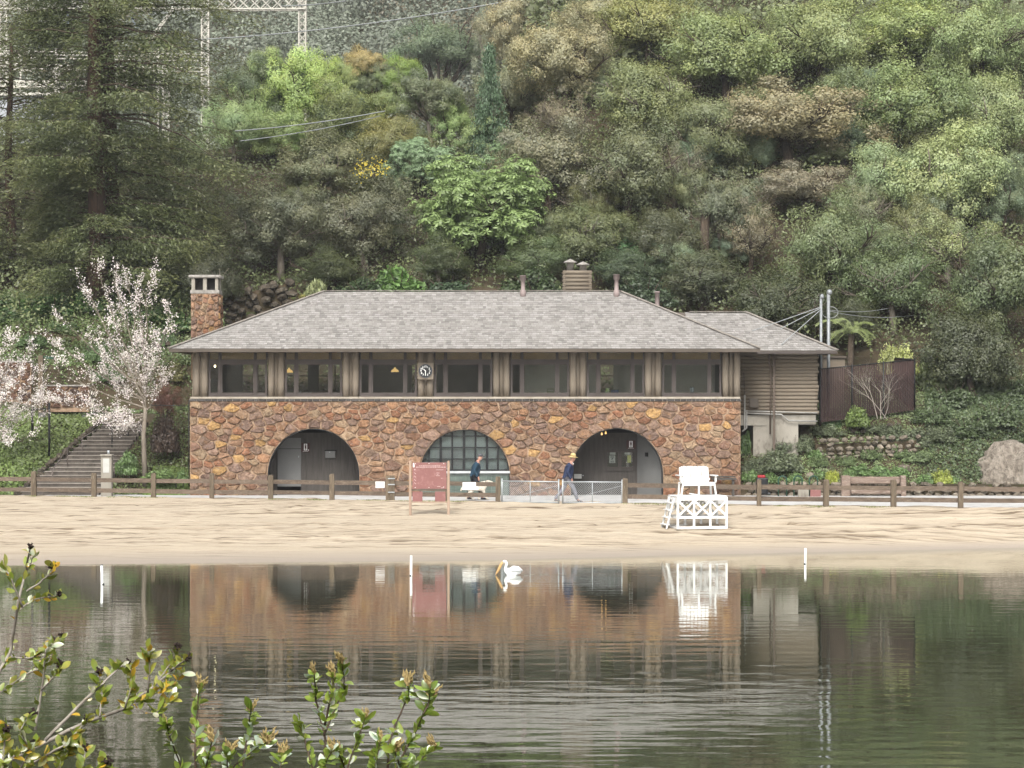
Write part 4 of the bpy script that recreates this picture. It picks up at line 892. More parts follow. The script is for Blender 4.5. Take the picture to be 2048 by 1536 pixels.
# ---------------------------------------------------------------- park notice board on the sand
Ds = 82.6; xa, xb = PX(820.5, Ds), PX(897, Ds); zg = float(sand_z(xa, Ds))
sb = empty('park_sign', (xa + (xb - xa) / 2, Ds, zg), 'faded red-brown park notice board on two pale timber posts standing in the sand', 'sign')
for px in (820.5, 897): bev(boxp('post', 'signpost', sb, PX(px - 2.6, Ds), PX(px + 2.6, Ds), Ds - .05, Ds + .05, zg - .4, PZ(921.5, Ds)), .008)
pan = boxp('panel', 'signred', sb, PX(825, Ds), PX(893, Ds), Ds - .03, Ds - .005, PZ(977.5, Ds), PZ(925, Ds))
boxp('rail', 'fence', sb, PX(823.2, Ds), PX(894.3, Ds), Ds - .02, Ds + .02, PZ(982, Ds), PZ(978, Ds)); boxp('rail', 'signpost', sb, PX(823.2, Ds), PX(894.3, Ds), Ds - .02, Ds + .02, PZ(1005.5, Ds), PZ(1003.5, Ds))
for a, b in ((825, 845), (870, 891)): boxp('lower_panel', 'signred', sb, PX(a, Ds), PX(b, Ds), Ds - .025, Ds - .005, PZ(1003, Ds), PZ(983, Ds))
mb = MB()
for y_, segs, h in ((931, 13, 1.2), (933.6, 16, 1.3)):
    x_ = 838 if segs == 13 else 832
    while x_ < (880 if segs == 13 else 889):
        w = random.uniform(1.4, 4.5); mb.box(PX(x_, Ds), PX(x_ + w, Ds), Ds - .036, Ds - .031, PZ(y_ + h, Ds), PZ(y_, Ds)); x_ += w + .9
for y_, a, b in ((939.2, 872, 887), (945.5, 873, 879), (948.5, 874, 877), (951, 872, 880), (956, 882, 885), (972.5, 874, 881), (975.2, 882, 887)): mb.box(PX(a, Ds), PX(b, Ds), Ds - .036, Ds - .031, PZ(y_ + .8, Ds), PZ(y_, Ds))
for y_ in (945, 951.5, 958.5, 965): mb.bar((PX(828.5, Ds), Ds - .033, PZ(y_, Ds)), (PX(832, Ds), Ds - .033, PZ(y_ + 3, Ds)), .016, .004, (0, 1, 0))
mb.prism([(PX(828, Ds), PZ(938, Ds)), (PX(829.6, Ds), PZ(941, Ds)), (PX(831.4, Ds), PZ(938, Ds))], Ds - .036, Ds - .031) 
mb.build('lettering', 'signprint', pan)
for px, py in ((831, 927.5), (858, 927), (887.5, 927), (830.5, 975), (858, 975), (887.5, 974)): disc(MB(), PX(px, Ds), PZ(py, Ds), .016, Ds - .04, Ds - .031, 8).build('bolt', 'white', pan)
mb = MB(); mb.prism([(PX(826, Ds), PZ(934.5, Ds)), (PX(829.5, Ds), PZ(934.5, Ds)), (PX(828.5, Ds), PZ(926, Ds)), (PX(826, Ds), PZ(926, Ds))], Ds - .038, Ds - .0315); mb.build('tape_scrap', 'white', pan)

# ---------------------------------------------------------------- lifeguard chair
Dl = 78.6; lx = PX(1395, Dl); lz = float(sand_z(lx, Dl)) - .02
lg = empty('lifeguard_chair', (lx, Dl, lz), 'white wooden lifeguard chair with cross-braced platform and side ladder on the beach', 'lifeguard chair', rz=math.radians(10))
W_, Dp, Hp = .86, .62, 1.14
def lp(nm, *a): return bev(MB().box(*a).build(nm, 'white', lg, True), .008)
def lbar(nm, a, b, w, h, up=(0, 0, 1)): return bev(MB().bar(a, b, w, h, up).build(nm, 'white', lg, True), .006)
for i in range(7): d = 2 * Dp / 7; lp('deck_board', -W_ - .03, W_ + .03, -Dp + i * d + .004, -Dp + (i + 1) * d - .004, Hp - .04, Hp)
for y_ in (-Dp, Dp):
    for x_ in (-W_, -W_ / 3, W_ / 3, W_): lbar('leg', (x_, y_, 0), (x_, y_, Hp - .045), .075, .075, (0, 1, 0))
    lp('skirt', -W_ - .035, W_ + .035, y_ - .05, y_ - .04 + .0, Hp - .16, Hp - .046) if y_ < 0 else lp('skirt', -W_ - .035, W_ + .035, y_ + .04, y_ + .05, Hp - .16, Hp - .046)
    for z in (.05, .40): lp('cross_rail', -W_ - .04, W_ + .04, y_ - .055 if y_ < 0 else y_ + .04, y_ - .0405 if y_ < 0 else y_ + .055, z - .045, z + .045)
    yb_ = y_ - .058 if y_ < 0 else y_ + .058
    for a in (-W_, -W_ / 3, W_ / 3):
        b = a + 2 * W_ / 3; lbar('brace', (a + .02, yb_, .46), (b - .02, yb_, .96), .025, .07, (0, 0, 1)); lbar('brace', (a + .02, yb_ + (.028 if y_ < 0 else -.028), .96), (b - .02, yb_ + (.028 if y_ < 0 else -.028), .46), .025, .07, (0, 0, 1))
for x_ in (-W_, W_):
    for z in (.05, .40, Hp - .1): lp('side_rail', x_ - .052 if x_ < 0 else x_ + .04, x_ - .04 if x_ < 0 else x_ + .052, -Dp + .04, Dp - .04, z - .04, z + .04)
for y_ in (-.38, .3): lbar('ladder_stile', (-W_ - .34, y_, .0), (-W_ - .06, y_, Hp - .06), .05, .07, (0, 1, 0))
for k in range(4): t_ = (k + .6) / 4.6; lp('ladder_step', -W_ - .34 + .28 * t_ - .09, -W_ - .34 + .28 * t_ + .09, -.38, .3, Hp * t_ - .02, Hp * t_ + .02)
sy = .12; zs_ = Hp + .44; cw = .55
for x_ in (-cw, cw):
    for y_ in (sy - .28, sy + .26): lbar('chair_leg', (x_ * (1.12 if y_ < sy else 1.05), y_, Hp + .002), (x_, y_, zs_), .06, .06, (0, 1, 0))
    lp('arm', x_ * 1.1 - .07, x_ * 1.1 + .07, sy - .38, sy + .34, zs_ + .22, zs_ + .255); lbar('arm_post', (x_ * 1.08, sy - .3, zs_), (x_ * 1.1, sy - .3, zs_ + .22), .06, .06, (0, 1, 0))
for k in range(5): lp('seat_slat', -cw, cw, sy - .3 + k * .115, sy - .3 + k * .115 + .1, zs_ - .02 - k * .008, zs_ + .012 - k * .008)
lp('seat_apron', -cw, cw, sy - .34, sy - .31, zs_ - .11, zs_ + .01)
lbar('centre_leg', (0, sy - .3, Hp + .002), (0, sy - .3, zs_ - .03), .06, .06, (0, 1, 0))
for k in range(8):
    a = -cw + .02 + k * (2 * cw - .04) / 8; b = a + (2 * cw - .04) / 8 - .018; tl_ = .025 if k in (0, 7) else 0
    bev(MB().add([(a, sy + .24, zs_), (b, sy + .24, zs_), (b, sy + .27, zs_), (a, sy + .27, zs_), (a, sy + .36, zs_ + .55 - (tl_ if k == 0 else 0) * 2), (b, sy + .36, zs_ + .55 - (tl_ if k == 7 else 0) * 2), (b, sy + .39, zs_ + .55 - (tl_ if k == 7 else 0) * 2), (a, sy + .39, zs_ + .55 - (tl_ if k == 0 else 0) * 2)], [(0, 1, 5, 4), (1, 2, 6, 5), (2, 3, 7, 6), (3, 0, 4, 7), (4, 5, 6, 7), (3, 2, 1, 0)]).build('back_slat', 'white', lg, True), .006)
lp('back_rail', -cw, cw, sy + .275, sy + .31, zs_ + .06, zs_ + .14); lbar('foot_rest', (-.12, -.42, Hp + .03), (-.3, -.1, Hp + .06), .09, .03)

# ---------------------------------------------------------------- pelican, wake, marker poles
def skin(name, nodes, edges, m_, parent=None, root=0, sub=1, smooth=True):
    """nodes: (x, y, z, r) or (x, y, z, rx, ry); grown with Skin + Subdivision"""
    bm = bmesh.new(); L = bm.verts.layers.skin.verify(); vs_ = []
    for i, q in enumerate(nodes):
        v = bm.verts.new(q[:3]); v[L].radius = (q[3], q[4] if len(q) > 4 else q[3]); v[L].use_root = (i == root); vs_.append(v)
    for a, b in edges: bm.edges.new((vs_[a], vs_[b]))
    me = bpy.data.meshes.new(name); bm.to_mesh(me); bm.free()
    o = bpy.data.objects.new(name, me); COL.objects.link(o)
    sk = o.modifiers.new('skin', 'SKIN'); sk.use_smooth_shade = smooth
    ss = o.modifiers.new('sub', 'SUBSURF'); ss.levels = sub; ss.render_levels = sub
    dg = bpy.context.evaluated_depsgraph_get(); me2 = bpy.data.meshes.new_from_object(o.evaluated_get(dg)); bpy.data.objects.remove(o)
    return link(name, me2, parent, m_)
def loft(mb, rings, n=14, smooth=True):
    """rings: (centre, half-width along Y, half-height) stacked along X with a tilt"""
    V = []; 
    for (x_, y_, z_), ry, rz_ in rings:
        for k in range(n):
            a = 2 * math.pi * k / n; V.append((x_, y_ + ry * math.cos(a), z_ + rz_ * math.sin(a)))
    m_ = len(rings); fs = [(i * n + k, (i + 1) * n + k, (i + 1) * n + (k + 1) % n, i * n + (k + 1) % n) for i in range(m_ - 1) for k in range(n)] + [tuple(reversed(range((m_ - 1) * n, m_ * n))), tuple(range(n))]
    return mb.add(V, fs, None, smooth)
Dq = 4555 * 4.6 / (1150 - 823); s_ = Dq / F
pel = empty('pelican', (PX(1022, Dq), Dq, 0), 'white pelican with long orange bill swimming on the lake', 'bird')
pb_ = [(-.20, 0, .10, .05, .05), (-.235, 0, .22, .055, .06), (-.20, 0, .36, .045), (-.165, 0, .46, .045), (-.20, 0, .545, .06), (-.275, 0, .555, .055), (-.33, 0, .53, .04)]
body = skin('body', [(.0, 0, .13, .18, .18), (.16, 0, .15, .2, .2), (.30, 0, .15, .15, .15), (.42, 0, .12, .05, .09), (-.14, 0, .10, .12, .13)] + [(a, b, c_, *r) for (a, b, c_, *r) in pb_], [(0, 1), (1, 2), (2, 3), (0, 4), (4, 5), (5, 6), (6, 7), (7, 8), (8, 9), (9, 10), (10, 11)], 'feather', pel, 0, 2)
bl = MB(); bl.tube([(-.34, 0, .53), (-.40, 0, .42), (-.47, 0, .27), (-.55, 0, .12), (-.62, 0, .015)], [.045, .055, .055, .04, .015], 8); bl.build('bill', 'bill', pel, True)
for sy_ in (-1, 1):
    MB().tube([(-.08, sy_ * .15, .2), (.1, sy_ * .2, .25), (.28, sy_ * .16, .24), (.47, sy_ * .06, .17)], [.05, .11, .1, .02], 8).build('wing', 'feather', pel, True)
    MB().lathe((-.305, sy_ * .05, .555), [(.001, -.014), (.012, 0), (.001, .014)], 8).build('eye', 'black', pel, True)
pel.scale = (.70, .70, .70)
V = []; mb = MB(); n = 60
for s0, dy, h0 in ((0, .0, .005), (0, .16, .004), (0, -.12, .003)):
    vs_ = []; fs = []
    for i in range(n + 1):
        t_ = i / n; x_ = PX(1040, Dq) + t_ * 8.5; y_ = Dq + dy * (1 + t_ * 9) + .02 * math.sin(i * .9); w = .035 + .05 * t_; h = h0 * (1 - t_) ** .6 * (.7 + .3 * math.sin(i * 1.7))
        vs_ += [(x_, y_ - w, -.004), (x_, y_, h), (x_, y_ + w, -.004)]
    for i in range(n): a = 3 * i; fs += [(a, a + 3, a + 4, a + 1), (a + 1, a + 4, a + 5, a + 2)]
    mb.add(vs_, fs, None, True)
tag(mb.build('wake_ripples', 'water'), 'thin ripples trailing behind the swimming pelican', 'ripples', kind='stuff')
for px, pt, pb, lb in ((206, 1131, 1169, 'white marker pole leaning in the lake in front of the steps'), (821.5, 1113, 1151.5, 'white marker pole standing in the lake in front of the red-brown sign'), (1610, 1098, 1128, 'short white marker pole in the lake off the garden end of the beach')):
    D_ = 4555 * 4.6 / (pb - 823); h = (pb - pt) * D_ / F; b = Vector((PX(px, D_), D_, 0)); t_ = empty('marker_pole', b, lb, 'pole'); tilt = -.05 if px < 1000 and px > 500 or px > 1000 else -.09
    tilt = {206: -.035, 821.5: .012, 1610: .01}[px]
    MB().tube([b - Vector((0, 0, 1.2)), b + Vector((tilt, 0, h))], .034, 10).build('pipe', 'white', t_); MB().tube([b + Vector((0, 0, -.02)), b + Vector((0, 0, .03))], .037, 10).build('band', 'black', t_)
    MB().tube([b + Vector((tilt, 0, h)), b + Vector((tilt, 0, h + .025))], .036, 10).build('cap', 'cap' if px == 206 else 'white', t_)

# ---------------------------------------------------------------- people and dog (facing +X)
def person(px, py, D, hgt, label, jacket, trousers, cap, stride, lean):
    g = Vector((PX(px, D), D, ZP + .02)); r = empty('person', g, label, 'person'); k = hgt / 1.75
    def N(*q): return (q[0] + lean * max(q[2] - .9, 0), q[1], q[2]) + tuple(q[3:])
    sf, sb_ = stride
    hips = N(0, 0, .93, .13, .15); legs = [N(.03, -.09, .88, .085), N(sf * .62, -.09, .50, .062), (sf, -.09, .10, .042), (sf + .08, -.09, .04, .04), (sf + .2, -.09, .035, .03), N(-.02, .09, .88, .085), N(sb_ * .35, .09, .49, .062), (sb_, .09, .13, .042), (sb_ + .07, .09, .05, .04), (sb_ + .19, .09, .03, .03)]
    tor = [N(.0, 0, 1.08, .12, .14), N(.0, 0, 1.28, .13, .16), N(.0, 0, 1.42, .09, .14), N(.02, 0, 1.50, .055), N(.055, 0, 1.57, .075), N(.06, 0, 1.65, .092, .08), N(.05, 0, 1.72, .065)]
    arm = []
    for s_, sw in ((-1, .10), (1, -.12)):
        arm += [N(.0, s_ * .19, 1.40, .055), N(-.03 - sw * .2, s_ * .235, 1.13, .043), N(.04 + sw, s_ * .235, .90, .03), N(.06 + sw * 1.1, s_ * .235, .83, .032)] + [N(.06 + sw * 1.1 + fx, s_ * .235 + fy, fz, .011) for fx, fy, fz in ((.035, .0, .78), (.02, .012, .735), (.0, .006, .73), (-.018, .0, .74), (-.03, -.006, .755))]
    nodes = [hips] + legs + tor + arm; e = [(0, 1), (1, 2), (2, 3), (3, 4), (4, 5), (0, 6), (6, 7), (7, 8), (8, 9), (9, 10), (0, 11), (11, 12), (12, 13), (13, 14), (14, 15), (15, 16), (16, 17)]
    for b in (18, 27): e += [(13, b), (b, b + 1), (b + 1, b + 2), (b + 2, b + 3)] + [(b + 3, b + 4 + f) for f in range(5)]
    nodes.append(N(.155, 0, 1.635, .016)); e.append((16, len(nodes) - 1)); nodes += [N(.04, -.085, 1.635, .018), N(.04, .085, 1.635, .018)]; e += [(16, len(nodes) - 2), (16, len(nodes) - 1)]
    b_ = skin('body', nodes, e, 'skin', r, 0, 2)
    jn = [N(.0, 0, .90, .165, .2), N(-.01, 0, 1.06, .16, .19), N(-.01, 0, 1.26, .165, .195), N(-.01, 0, 1.41, .12, .17), N(.02, 0, 1.49, .075)]; je = [(0, 1), (1, 2), (2, 3), (3, 4)]
    for s_, sw in ((-1, .10), (1, -.12)):
        i = len(jn); jn += [N(-.01, s_ * .2, 1.395, .082), N(-.04 - sw * .2, s_ * .245, 1.13, .07), N(.04 + sw, s_ * .245, .875, .05)]; je += [(3, i), (i, i + 1), (i + 1, i + 2)]
    j_ = skin('jacket', jn, je, jacket, r, 1, 2)
    tn = [N(0, 0, .93, .145, .17), N(.03, -.09, .86, .105), N(sf * .62, -.09, .50, .082), (sf - .01, -.09, .09, .062), N(-.02, .09, .86, .105), N(sb_ * .35, .09, .49, .082), (sb_ - .01, .09, .11, .062)]
    skin('trousers', tn, [(0, 1), (1, 2), (2, 3), (0, 4), (4, 5), (5, 6)], trousers, r, 0, 2)
    for s_, x_, z_ in ((-1, sf, .0), (1, sb_, .012)): skin('shoe', [(x_ - .04, s_ * .09, .05 + z_, .05), (x_ + .07, s_ * .09, .045 + z_, .05, .045), (x_ + .19, s_ * .09, .035 + z_, .042, .036)], [(0, 1), (1, 2)], 'shoe', r, 0, 2)
    hx = lean * .75 + .055
    if cap == 'straw':
        h = MB(); h.lathe((0, 0, 0), [(.19, -.012), (.195, 0), (.12, .018), (.105, .02)], 24); h.lathe((0, 0, .021), [(.105, 0), (.1, .07), (.075, .105), (.03, .112)], 24); hb = h.build('straw_hat', 'straw', r, True); hb.location = (hx, 0, 1.695); hb.rotation_euler = (0, .1, 0)
        bd = MB().lathe((0, 0, .022), [(.108, 0), (.106, .04)], 24).build('hat_band', 'strawband', hb, True); boxc = MB().bar((.07, 0, 1.5), (.105, 0, 1.42), .09, .03).build('shirt_collar', 'shirt', r, True); boxc.location.x = lean * .6
    else:
        h = MB(); h.lathe((0, 0, 0), [(.1, -.02), (.104, .02), (.09, .065), (.05, .09), (.01, .095)], 20); h.add([(.07, -.07, -.012), (.19, -.05, -.03), (.19, .05, -.03), (.07, .07, -.012), (.07, -.07, .002), (.19, -.05, -.018), (.19, .05, -.018), (.07, .07, .002)], [(3, 2, 1, 0), (4, 5, 6, 7), (0, 1, 5, 4), (1, 2, 6, 5), (2, 3, 7, 6), (3, 0, 4, 7)])
        hb = h.build('flat_cap', 'cap', r, True); hb.location = (hx, 0, 1.695)
    skin('hair', [(hx - .055, 0, 1.66, .055, .07), (hx - .06, 0, 1.60, .05, .06)], [(0, 1)], 'hair', r, 0, 1)
    r.scale = (k, k, k); return r
D2 = float(fence_y(PX(1139, 87))) + .75; p2 = person(1135, 1005, D2, 1.80, 'person in straw hat, navy jacket and grey jeans striding past the wire gate', 'navy', 'jeans', 'straw', (.38, -.46), .20)
D1 = float(fence_y(PX(950, 88))) + 2.6; p1 = person(949, 1000, D1, 1.78, 'person in grey flat cap and teal jacket walking a white dog behind the fence', 'teal', 'darktrouser', 'cap', (.28, -.3), .22)
Dd = D1 - .45; dg_ = empty('dog', (PX(952, Dd), Dd, ZP + .02), 'shaggy white dog walking on a leash beside the person in the cap', 'dog')
dn = [(-.25, 0, .52, .15, .14), (0, 0, .52, .15, .15), (.24, 0, .55, .165, .15), (.40, 0, .66, .1), (.50, 0, .72, .1, .09), (.60, 0, .69, .055), (.68, 0, .67, .04)]
de = [(0, 1), (1, 2), (2, 3), (3, 4), (4, 5), (5, 6)]
for s_, f in ((-1, (.30, .34, .46)), (1, (.24, .18, .10))):
    i = len(dn); dn += [(f[0], s_ * .1, .38, .065), (f[1], s_ * .1, .2, .04), (f[2] - .02, s_ * .1, .05, .035), (f[2] + .05, s_ * .1, .03, .03)]; de += [(2, i), (i, i + 1), (i + 1, i + 2), (i + 2, i + 3)]
for s_, f in ((-1, (-.20, -.36, -.40)), (1, (-.30, -.26, -.12))):
    i = len(dn); dn += [(f[0] + .06, s_ * .1, .36, .08), (f[1], s_ * .1, .2, .042), (f[2], s_ * .1, .05, .034), (f[2] + .06, s_ * .1, .03, .03)]; de += [(0, i), (i, i + 1), (i + 1, i + 2), (i + 2, i + 3)]
i = len(dn); dn += [(-.42, 0, .56, .05), (-.56, 0, .46, .045), (-.6, 0, .34, .025)]; de += [(0, i), (i, i + 1), (i + 1, i + 2)]
i = len(dn); dn += [(.48, -.09, .76, .03), (.47, -.11, .68, .025), (.48, .09, .76, .03), (.47, .11, .68, .025)]; de += [(4, i), (i, i + 1), (4, i + 2), (i + 2, i + 3)]
skin('body', dn, de, 'dogfur', dg_, 1, 2); MB().tube([(.41 + .11 * math.cos(a) * .4, .12 * math.cos(a), .66 + .12 * math.sin(a)) for a in np.linspace(0, 2 * math.pi, 14)], .014, 6).build('collar', 'strap', dg_, True)
MB().lathe((.725, 0, .665), [(.001, -.018), (.022, 0), (.001, .018)], 8).build('nose', 'black', dg_, True)
hd = Vector(p1.location) + Vector((.30, -.24, .80)); cdg = Vector(dg_.location) + Vector((.42, -.05, .76))
tag(MB().tube([hd, hd.lerp(cdg, .5) - Vector((0, 0, .06)), cdg], .009, 6).build('dog_leash', 'strap'), 'slack grey leash between the hand and the dog collar', 'leash')
# ---------------------------------------------------------------- rocks and stone walls
def rock_protos(n, seed):
    r = random.Random(seed); out = []
    for i in range(n):
        bm = bmesh.new(); bmesh.ops.create_icosphere(bm, subdivisions=1, radius=.5)
        ax = [Vector((r.gauss(0, 1), r.gauss(0, 1), r.gauss(0, 1))).normalized() for _ in range(5)]
        for v in bm.verts:
            c = v.co.copy()
            for a in ax:
                d = c.dot(a)
                if d > .36: c -= a * (d - .36) * .9
            v.co = c * (1 + r.uniform(-.07, .07))
        bmesh.ops.dissolve_limit(bm, angle_limit=.10, verts=bm.verts, edges=bm.edges)
        me = bpy.data.meshes.new('stone'); bm.to_mesh(me); bm.free(); out.append(me)
    return out
ROCKS = {}
for k in ('rock', 'darkrock'):
    ROCKS[k] = rock_protos(7, 3)
    for me in ROCKS[k]: me.materials.append(M[k])
def stone_at(parent, loc, size, kind='rock', name='stone'):
    o = bpy.data.objects.new(name, random.choice(ROCKS[kind])); COL.objects.link(o); o.parent = parent
    o.location = Vector(loc) - wloc(parent); o.rotation_euler = (random.uniform(-.4, .4), random.uniform(-.4, .4), random.uniform(0, 6.3)); o.scale = size; return o
def dry_wall(name, a, b, h, label, kind='rock', sz=.28, jit=.06, cat='wall', back=True, limit=290):
    a, b = Vector(a), Vector(b); t_ = empty(name, a, label, cat); L = (b - a).length; d = (b - a).normalized(); z = 0.0; cnt = 0
    if back:
        nn = Vector((-d.y, d.x, 0)); core = MB()
        q = [a + nn * .12, b + nn * .12, b + nn * .5, a + nn * .5]; core.add([(p.x, p.y, p.z - .3) for p in q] + [(p.x, p.y, p.z + h * .92) for p in q], [(4, 5, 6, 7), (0, 1, 5, 4), (1, 2, 6, 5), (2, 3, 7, 6), (3, 0, 4, 7)]); core.build('core', 'soil', t_)
    while z < h:
        rh = sz * random.uniform(.7, 1.05); x_ = random.uniform(0, .15)
        while x_ < L and cnt < limit:
            w = sz * random.uniform(.8, 1.9)
            if not (z + rh > h and random.random() < .35):
                p = a + d * (x_ + w / 2); stone_at(t_, (p.x + random.uniform(-jit, jit), p.y + random.uniform(-jit, jit), p.z + z + rh / 2), (w * 1.08, sz * 1.2, rh * 1.15), kind); cnt += 1
            x_ += w
        z += rh * .9
    return t_
def gz(x_, y_): return float(hz(np.array(x_), np.array(y_)))
# right-hand garden: kerb wall by the path, two terrace walls, loose stones, the pale outcrop
dry_wall('garden_kerb_wall', (9.7, 95.0, ZP - .1), (21.5, 94.6, ZP - .1), .62, 'low dry-stone kerb wall running along the path below the garden', 'rock', .30)
dry_wall('terrace_wall', (PX(1632, 97), 97.0, PZ(920, 97)), (PX(1835, 97), 97.1, PZ(912, 97)), 0.72, 'middle dry-stone terrace wall of pale rounded stones in the garden', 'rock', .24)
dry_wall('terrace_wall', (PX(1695, 98.4), 98.4, PZ(884, 98.4)), (PX(1790, 98.4), 98.4, PZ(884, 98.4)), .62, 'upper short dry-stone terrace wall below the slatted fence', 'darkrock', .26)
for px, py, D_, w in ((1620, 938, 95.9, .5), (1640, 932, 96.2, .42), (1712, 930, 96.2, .4), (1806, 920, 96.3, .75), (1842, 905, 97, .5), (1740, 938, 95.8, .35), (1850, 955, 95.6, .45)):
    o = bpy.data.objects.new('garden_stone', random.choice(ROCKS['rock'])); COL.objects.link(o); X = PX(px, D_); o.location = (X, D_, gz(X, D_) + w * .12); o.scale = (w, w * .8, w * .7); o.rotation_euler = (.2, .1, random.uniform(0, 6)); tag(o, 'loose grey stone lying among the garden plants below the terrace wall', 'stone', 'loose stones in the garden')
def lump(name, c, r, m_, seed, sub=4, amp=.3, label=None, cat=None):
    from mathutils import noise as nz
    bm = bmesh.new(); bmesh.ops.create_icosphere(bm, subdivisions=sub, radius=1)
    for v in bm.verts:
        d = v.co.copy(); q = Vector((d.x * r[0], d.y * r[1], d.z * r[2])); f = nz.fractal(q * .9 + Vector((seed, 0, 0)), .8, 2.1, 5) * amp + nz.voronoi(q * 1.1 + Vector((seed, 3, 0)))[0][0] * amp * .9
        v.co = q * (1 + f * .55)
    me = bpy.data.meshes.new(name); bm.to_mesh(me); bm.free(); o = link(name, me, None, m_); o.location = c; return tag(o, label, cat)
lump('rock_outcrop', (PX(2046, 96.0), 96.5, 1.2), (2.1, 1.3, 1.75), 'boulder', 4.2, 5, .42, 'large pale grey rock outcrop streaked with rust at the path edge', 'rock')
# sawn log bench, bike hoops, backpack, drain box
Db = 95.0; bn = empty('log_bench', P(1745, 990, Db - .6), 'weathered pinkish log bench with upright ends by the path', 'bench'); yb_ = Db - .75
for a, b in ((1682, 1700), (1800, 1811)): bev(boxp('end_post', 'oldlog', bn, PX(a, yb_), PX(b, yb_), yb_ - .2, yb_ + .15, ZP - .1, PZ(951, yb_)), .03)
bev(boxp('back_log', 'oldlog', bn, PX(1700, yb_), PX(1800, yb_), yb_ - .02, yb_ + .14, PZ(968, yb_), PZ(953.5, yb_)), .03); bev(boxp('seat_log', 'oldlog', bn, PX(1700, yb_), PX(1800, yb_), yb_ - .35, yb_ - .05, PZ(988, yb_), PZ(972, yb_)), .04)
for px in (1565, 1596, 1627):
    D_ = 94.4; x_ = PX(px, D_); t_ = empty('bike_hoop', (x_, D_, ZP), 'dark green steel bicycle hoop standing on the path edge', 'bike rack', 'green bicycle hoops'); w = .17; zt_ = PZ(952, D_)
    pts = [(x_ - w, D_, ZP - .05), (x_ - w, D_, zt_ - w)] + [(x_ - w * math.cos(a), D_, zt_ - w + w * math.sin(a)) for a in np.linspace(.2, math.pi - .2, 9)] + [(x_ + w, D_, zt_ - w), (x_ + w, D_, ZP - .05)]
    MB().tube(pts, .028, 8).build('hoop', 'greenmetal', t_); MB().tube([(x_ - w, D_, ZP + .3), (x_ + w, D_, ZP + .3)], .014, 6).build('cross_bar', 'greenmetal', t_)
D_ = 93.6; x_ = PX(1522, D_); t_ = empty('wheeled_bag', (x_, D_, ZP), 'black wheeled bag with bright red top standing behind the fence', 'bag'); bev(MB().box(x_ - .2, x_ + .28, D_ - .15, D_ + .15, ZP + .08, PZ(955, D_)).build('body', 'black', t_), .06, 2); bev(MB().box(x_ - .15, x_ + .17, D_ - .16, D_ + .14, PZ(955, D_) - .02, PZ(950, D_)).build('lid', 'red', t_), .05, 2); MB().tube([(x_ + .31, D_, ZP + .08), (x_ + .31, D_, ZP + .16)], .08, 10).build('wheel', 'cap', t_)
t_ = empty('planter_blocks', P(1604, 990, 93.9), 'grey and pink paving blocks set by the bicycle hoops', 'blocks'); boxp('block', 'concrete', t_, PX(1596, 93.9), PX(1617, 93.9), 93.8, 94.0, ZP - .05, PZ(977, 93.9)); boxp('block', 'signred', t_, PX(1620, 93.9), PX(1641, 93.9), 93.8, 94.0, ZP - .05, PZ(977, 93.9))
# plank seat against the right end of the facade
t_ = empty('wall_bench', P(1447, 985, 94.3), 'dark plank bench against the stone wall behind the lifeguard chair', 'bench'); boxp('seat', 'board', t_, PX(1424, 94.3), PX(1473, 94.3), 94.3, 94.7, PZ(960, 94.3), PZ(956, 94.3)); boxp('back', 'board', t_, PX(1424, 94.3), PX(1473, 94.3), 94.72, 94.78, PZ(955, 94.3), PZ(952.5, 94.3))
for px in (1430, 1467): boxp('leg', 'board', t_, PX(px - 2, 94.3), PX(px + 2, 94.3), 94.35, 94.65, ZP, PZ(960.1, 94.3))
# slatted chain-link enclosure and shed
A, B = Vector((PX(1640, 98.2), 98.2, 0)), Vector((PX(1829, 99.6), 99.6, 0)); Cc = Vector((PX(1762, 105), 105.0, 0))
enc = empty('slatted_fence', (A.x, A.y, PZ(838, 98.2)), 'chain-link enclosure filled with dark red-brown slats beside the annexe', 'fence')
def slat_run(a, b, za0, za1, zb0, zb1, lb):
    mb = MB(); L = (b - a).length; n = int(L / .085)
    for k in range(n):
        t_ = (k + .5) / n; p = a.lerp(b, t_); z0_ = za0 + (zb0 - za0) * t_; z1_ = za1 + (zb1 - za1) * t_ + random.uniform(-.015, .015)
        if random.random() < .012: continue
        mb.bar((p.x, p.y, z0_), (p.x, p.y, z1_), .066, .012, (b - a).cross(Vector((0, 0, 1))))
    tag(mb.build('slats', 'slat', enc), kind='stuff')
    MB().tube([(a.x, a.y - .03, za1), (b.x, b.y - .03, zb1)], .024, 6).build('top_rail', 'blackmetal', enc)
    for k in np.linspace(0, 1, 4): p = a.lerp(b, k); MB().tube([(p.x, p.y - .05, za0 + (zb0 - za0) * k - .3), (p.x, p.y - .05, za1 + (zb1 - za1) * k + .06)], .035, 8).build('post', 'blackmetal', enc)
    wv = MB()
    for k in range(int(L / .16)):
        x0_ = k * .16
        for sg in (1, -1):
            q = [(0, .0), (1.6, 1.6)] if sg > 0 else [(0, 1.6), (1.6, 0)]
            p0, p1 = a.lerp(b, min(x0_ / L, 1)), a.lerp(b, min((x0_ + 1.6) / L, 1)); f = (min(x0_ + 1.6, L) - x0_) / 1.6; zz = za0 + (zb0 - za0) * x0_ / L + .1
            wv.tube([(p0.x, p0.y - .025, zz + (0 if sg > 0 else 1.6)), (p1.x, p1.y - .025, zz + (1.6 * f if sg > 0 else 1.6 - 1.6 * f))], .006, 3, False, False)
    wv.build('wire_mesh', 'blackmetal', enc)
slat_run(A, B, PZ(845, 98.2), PZ(738, 98.2), PZ(820, 99.6), PZ(719, 99.6), '')
slat_run(B, Cc, PZ(820, 99.6), PZ(719, 99.6), PZ(800, 105), PZ(714, 105), '')
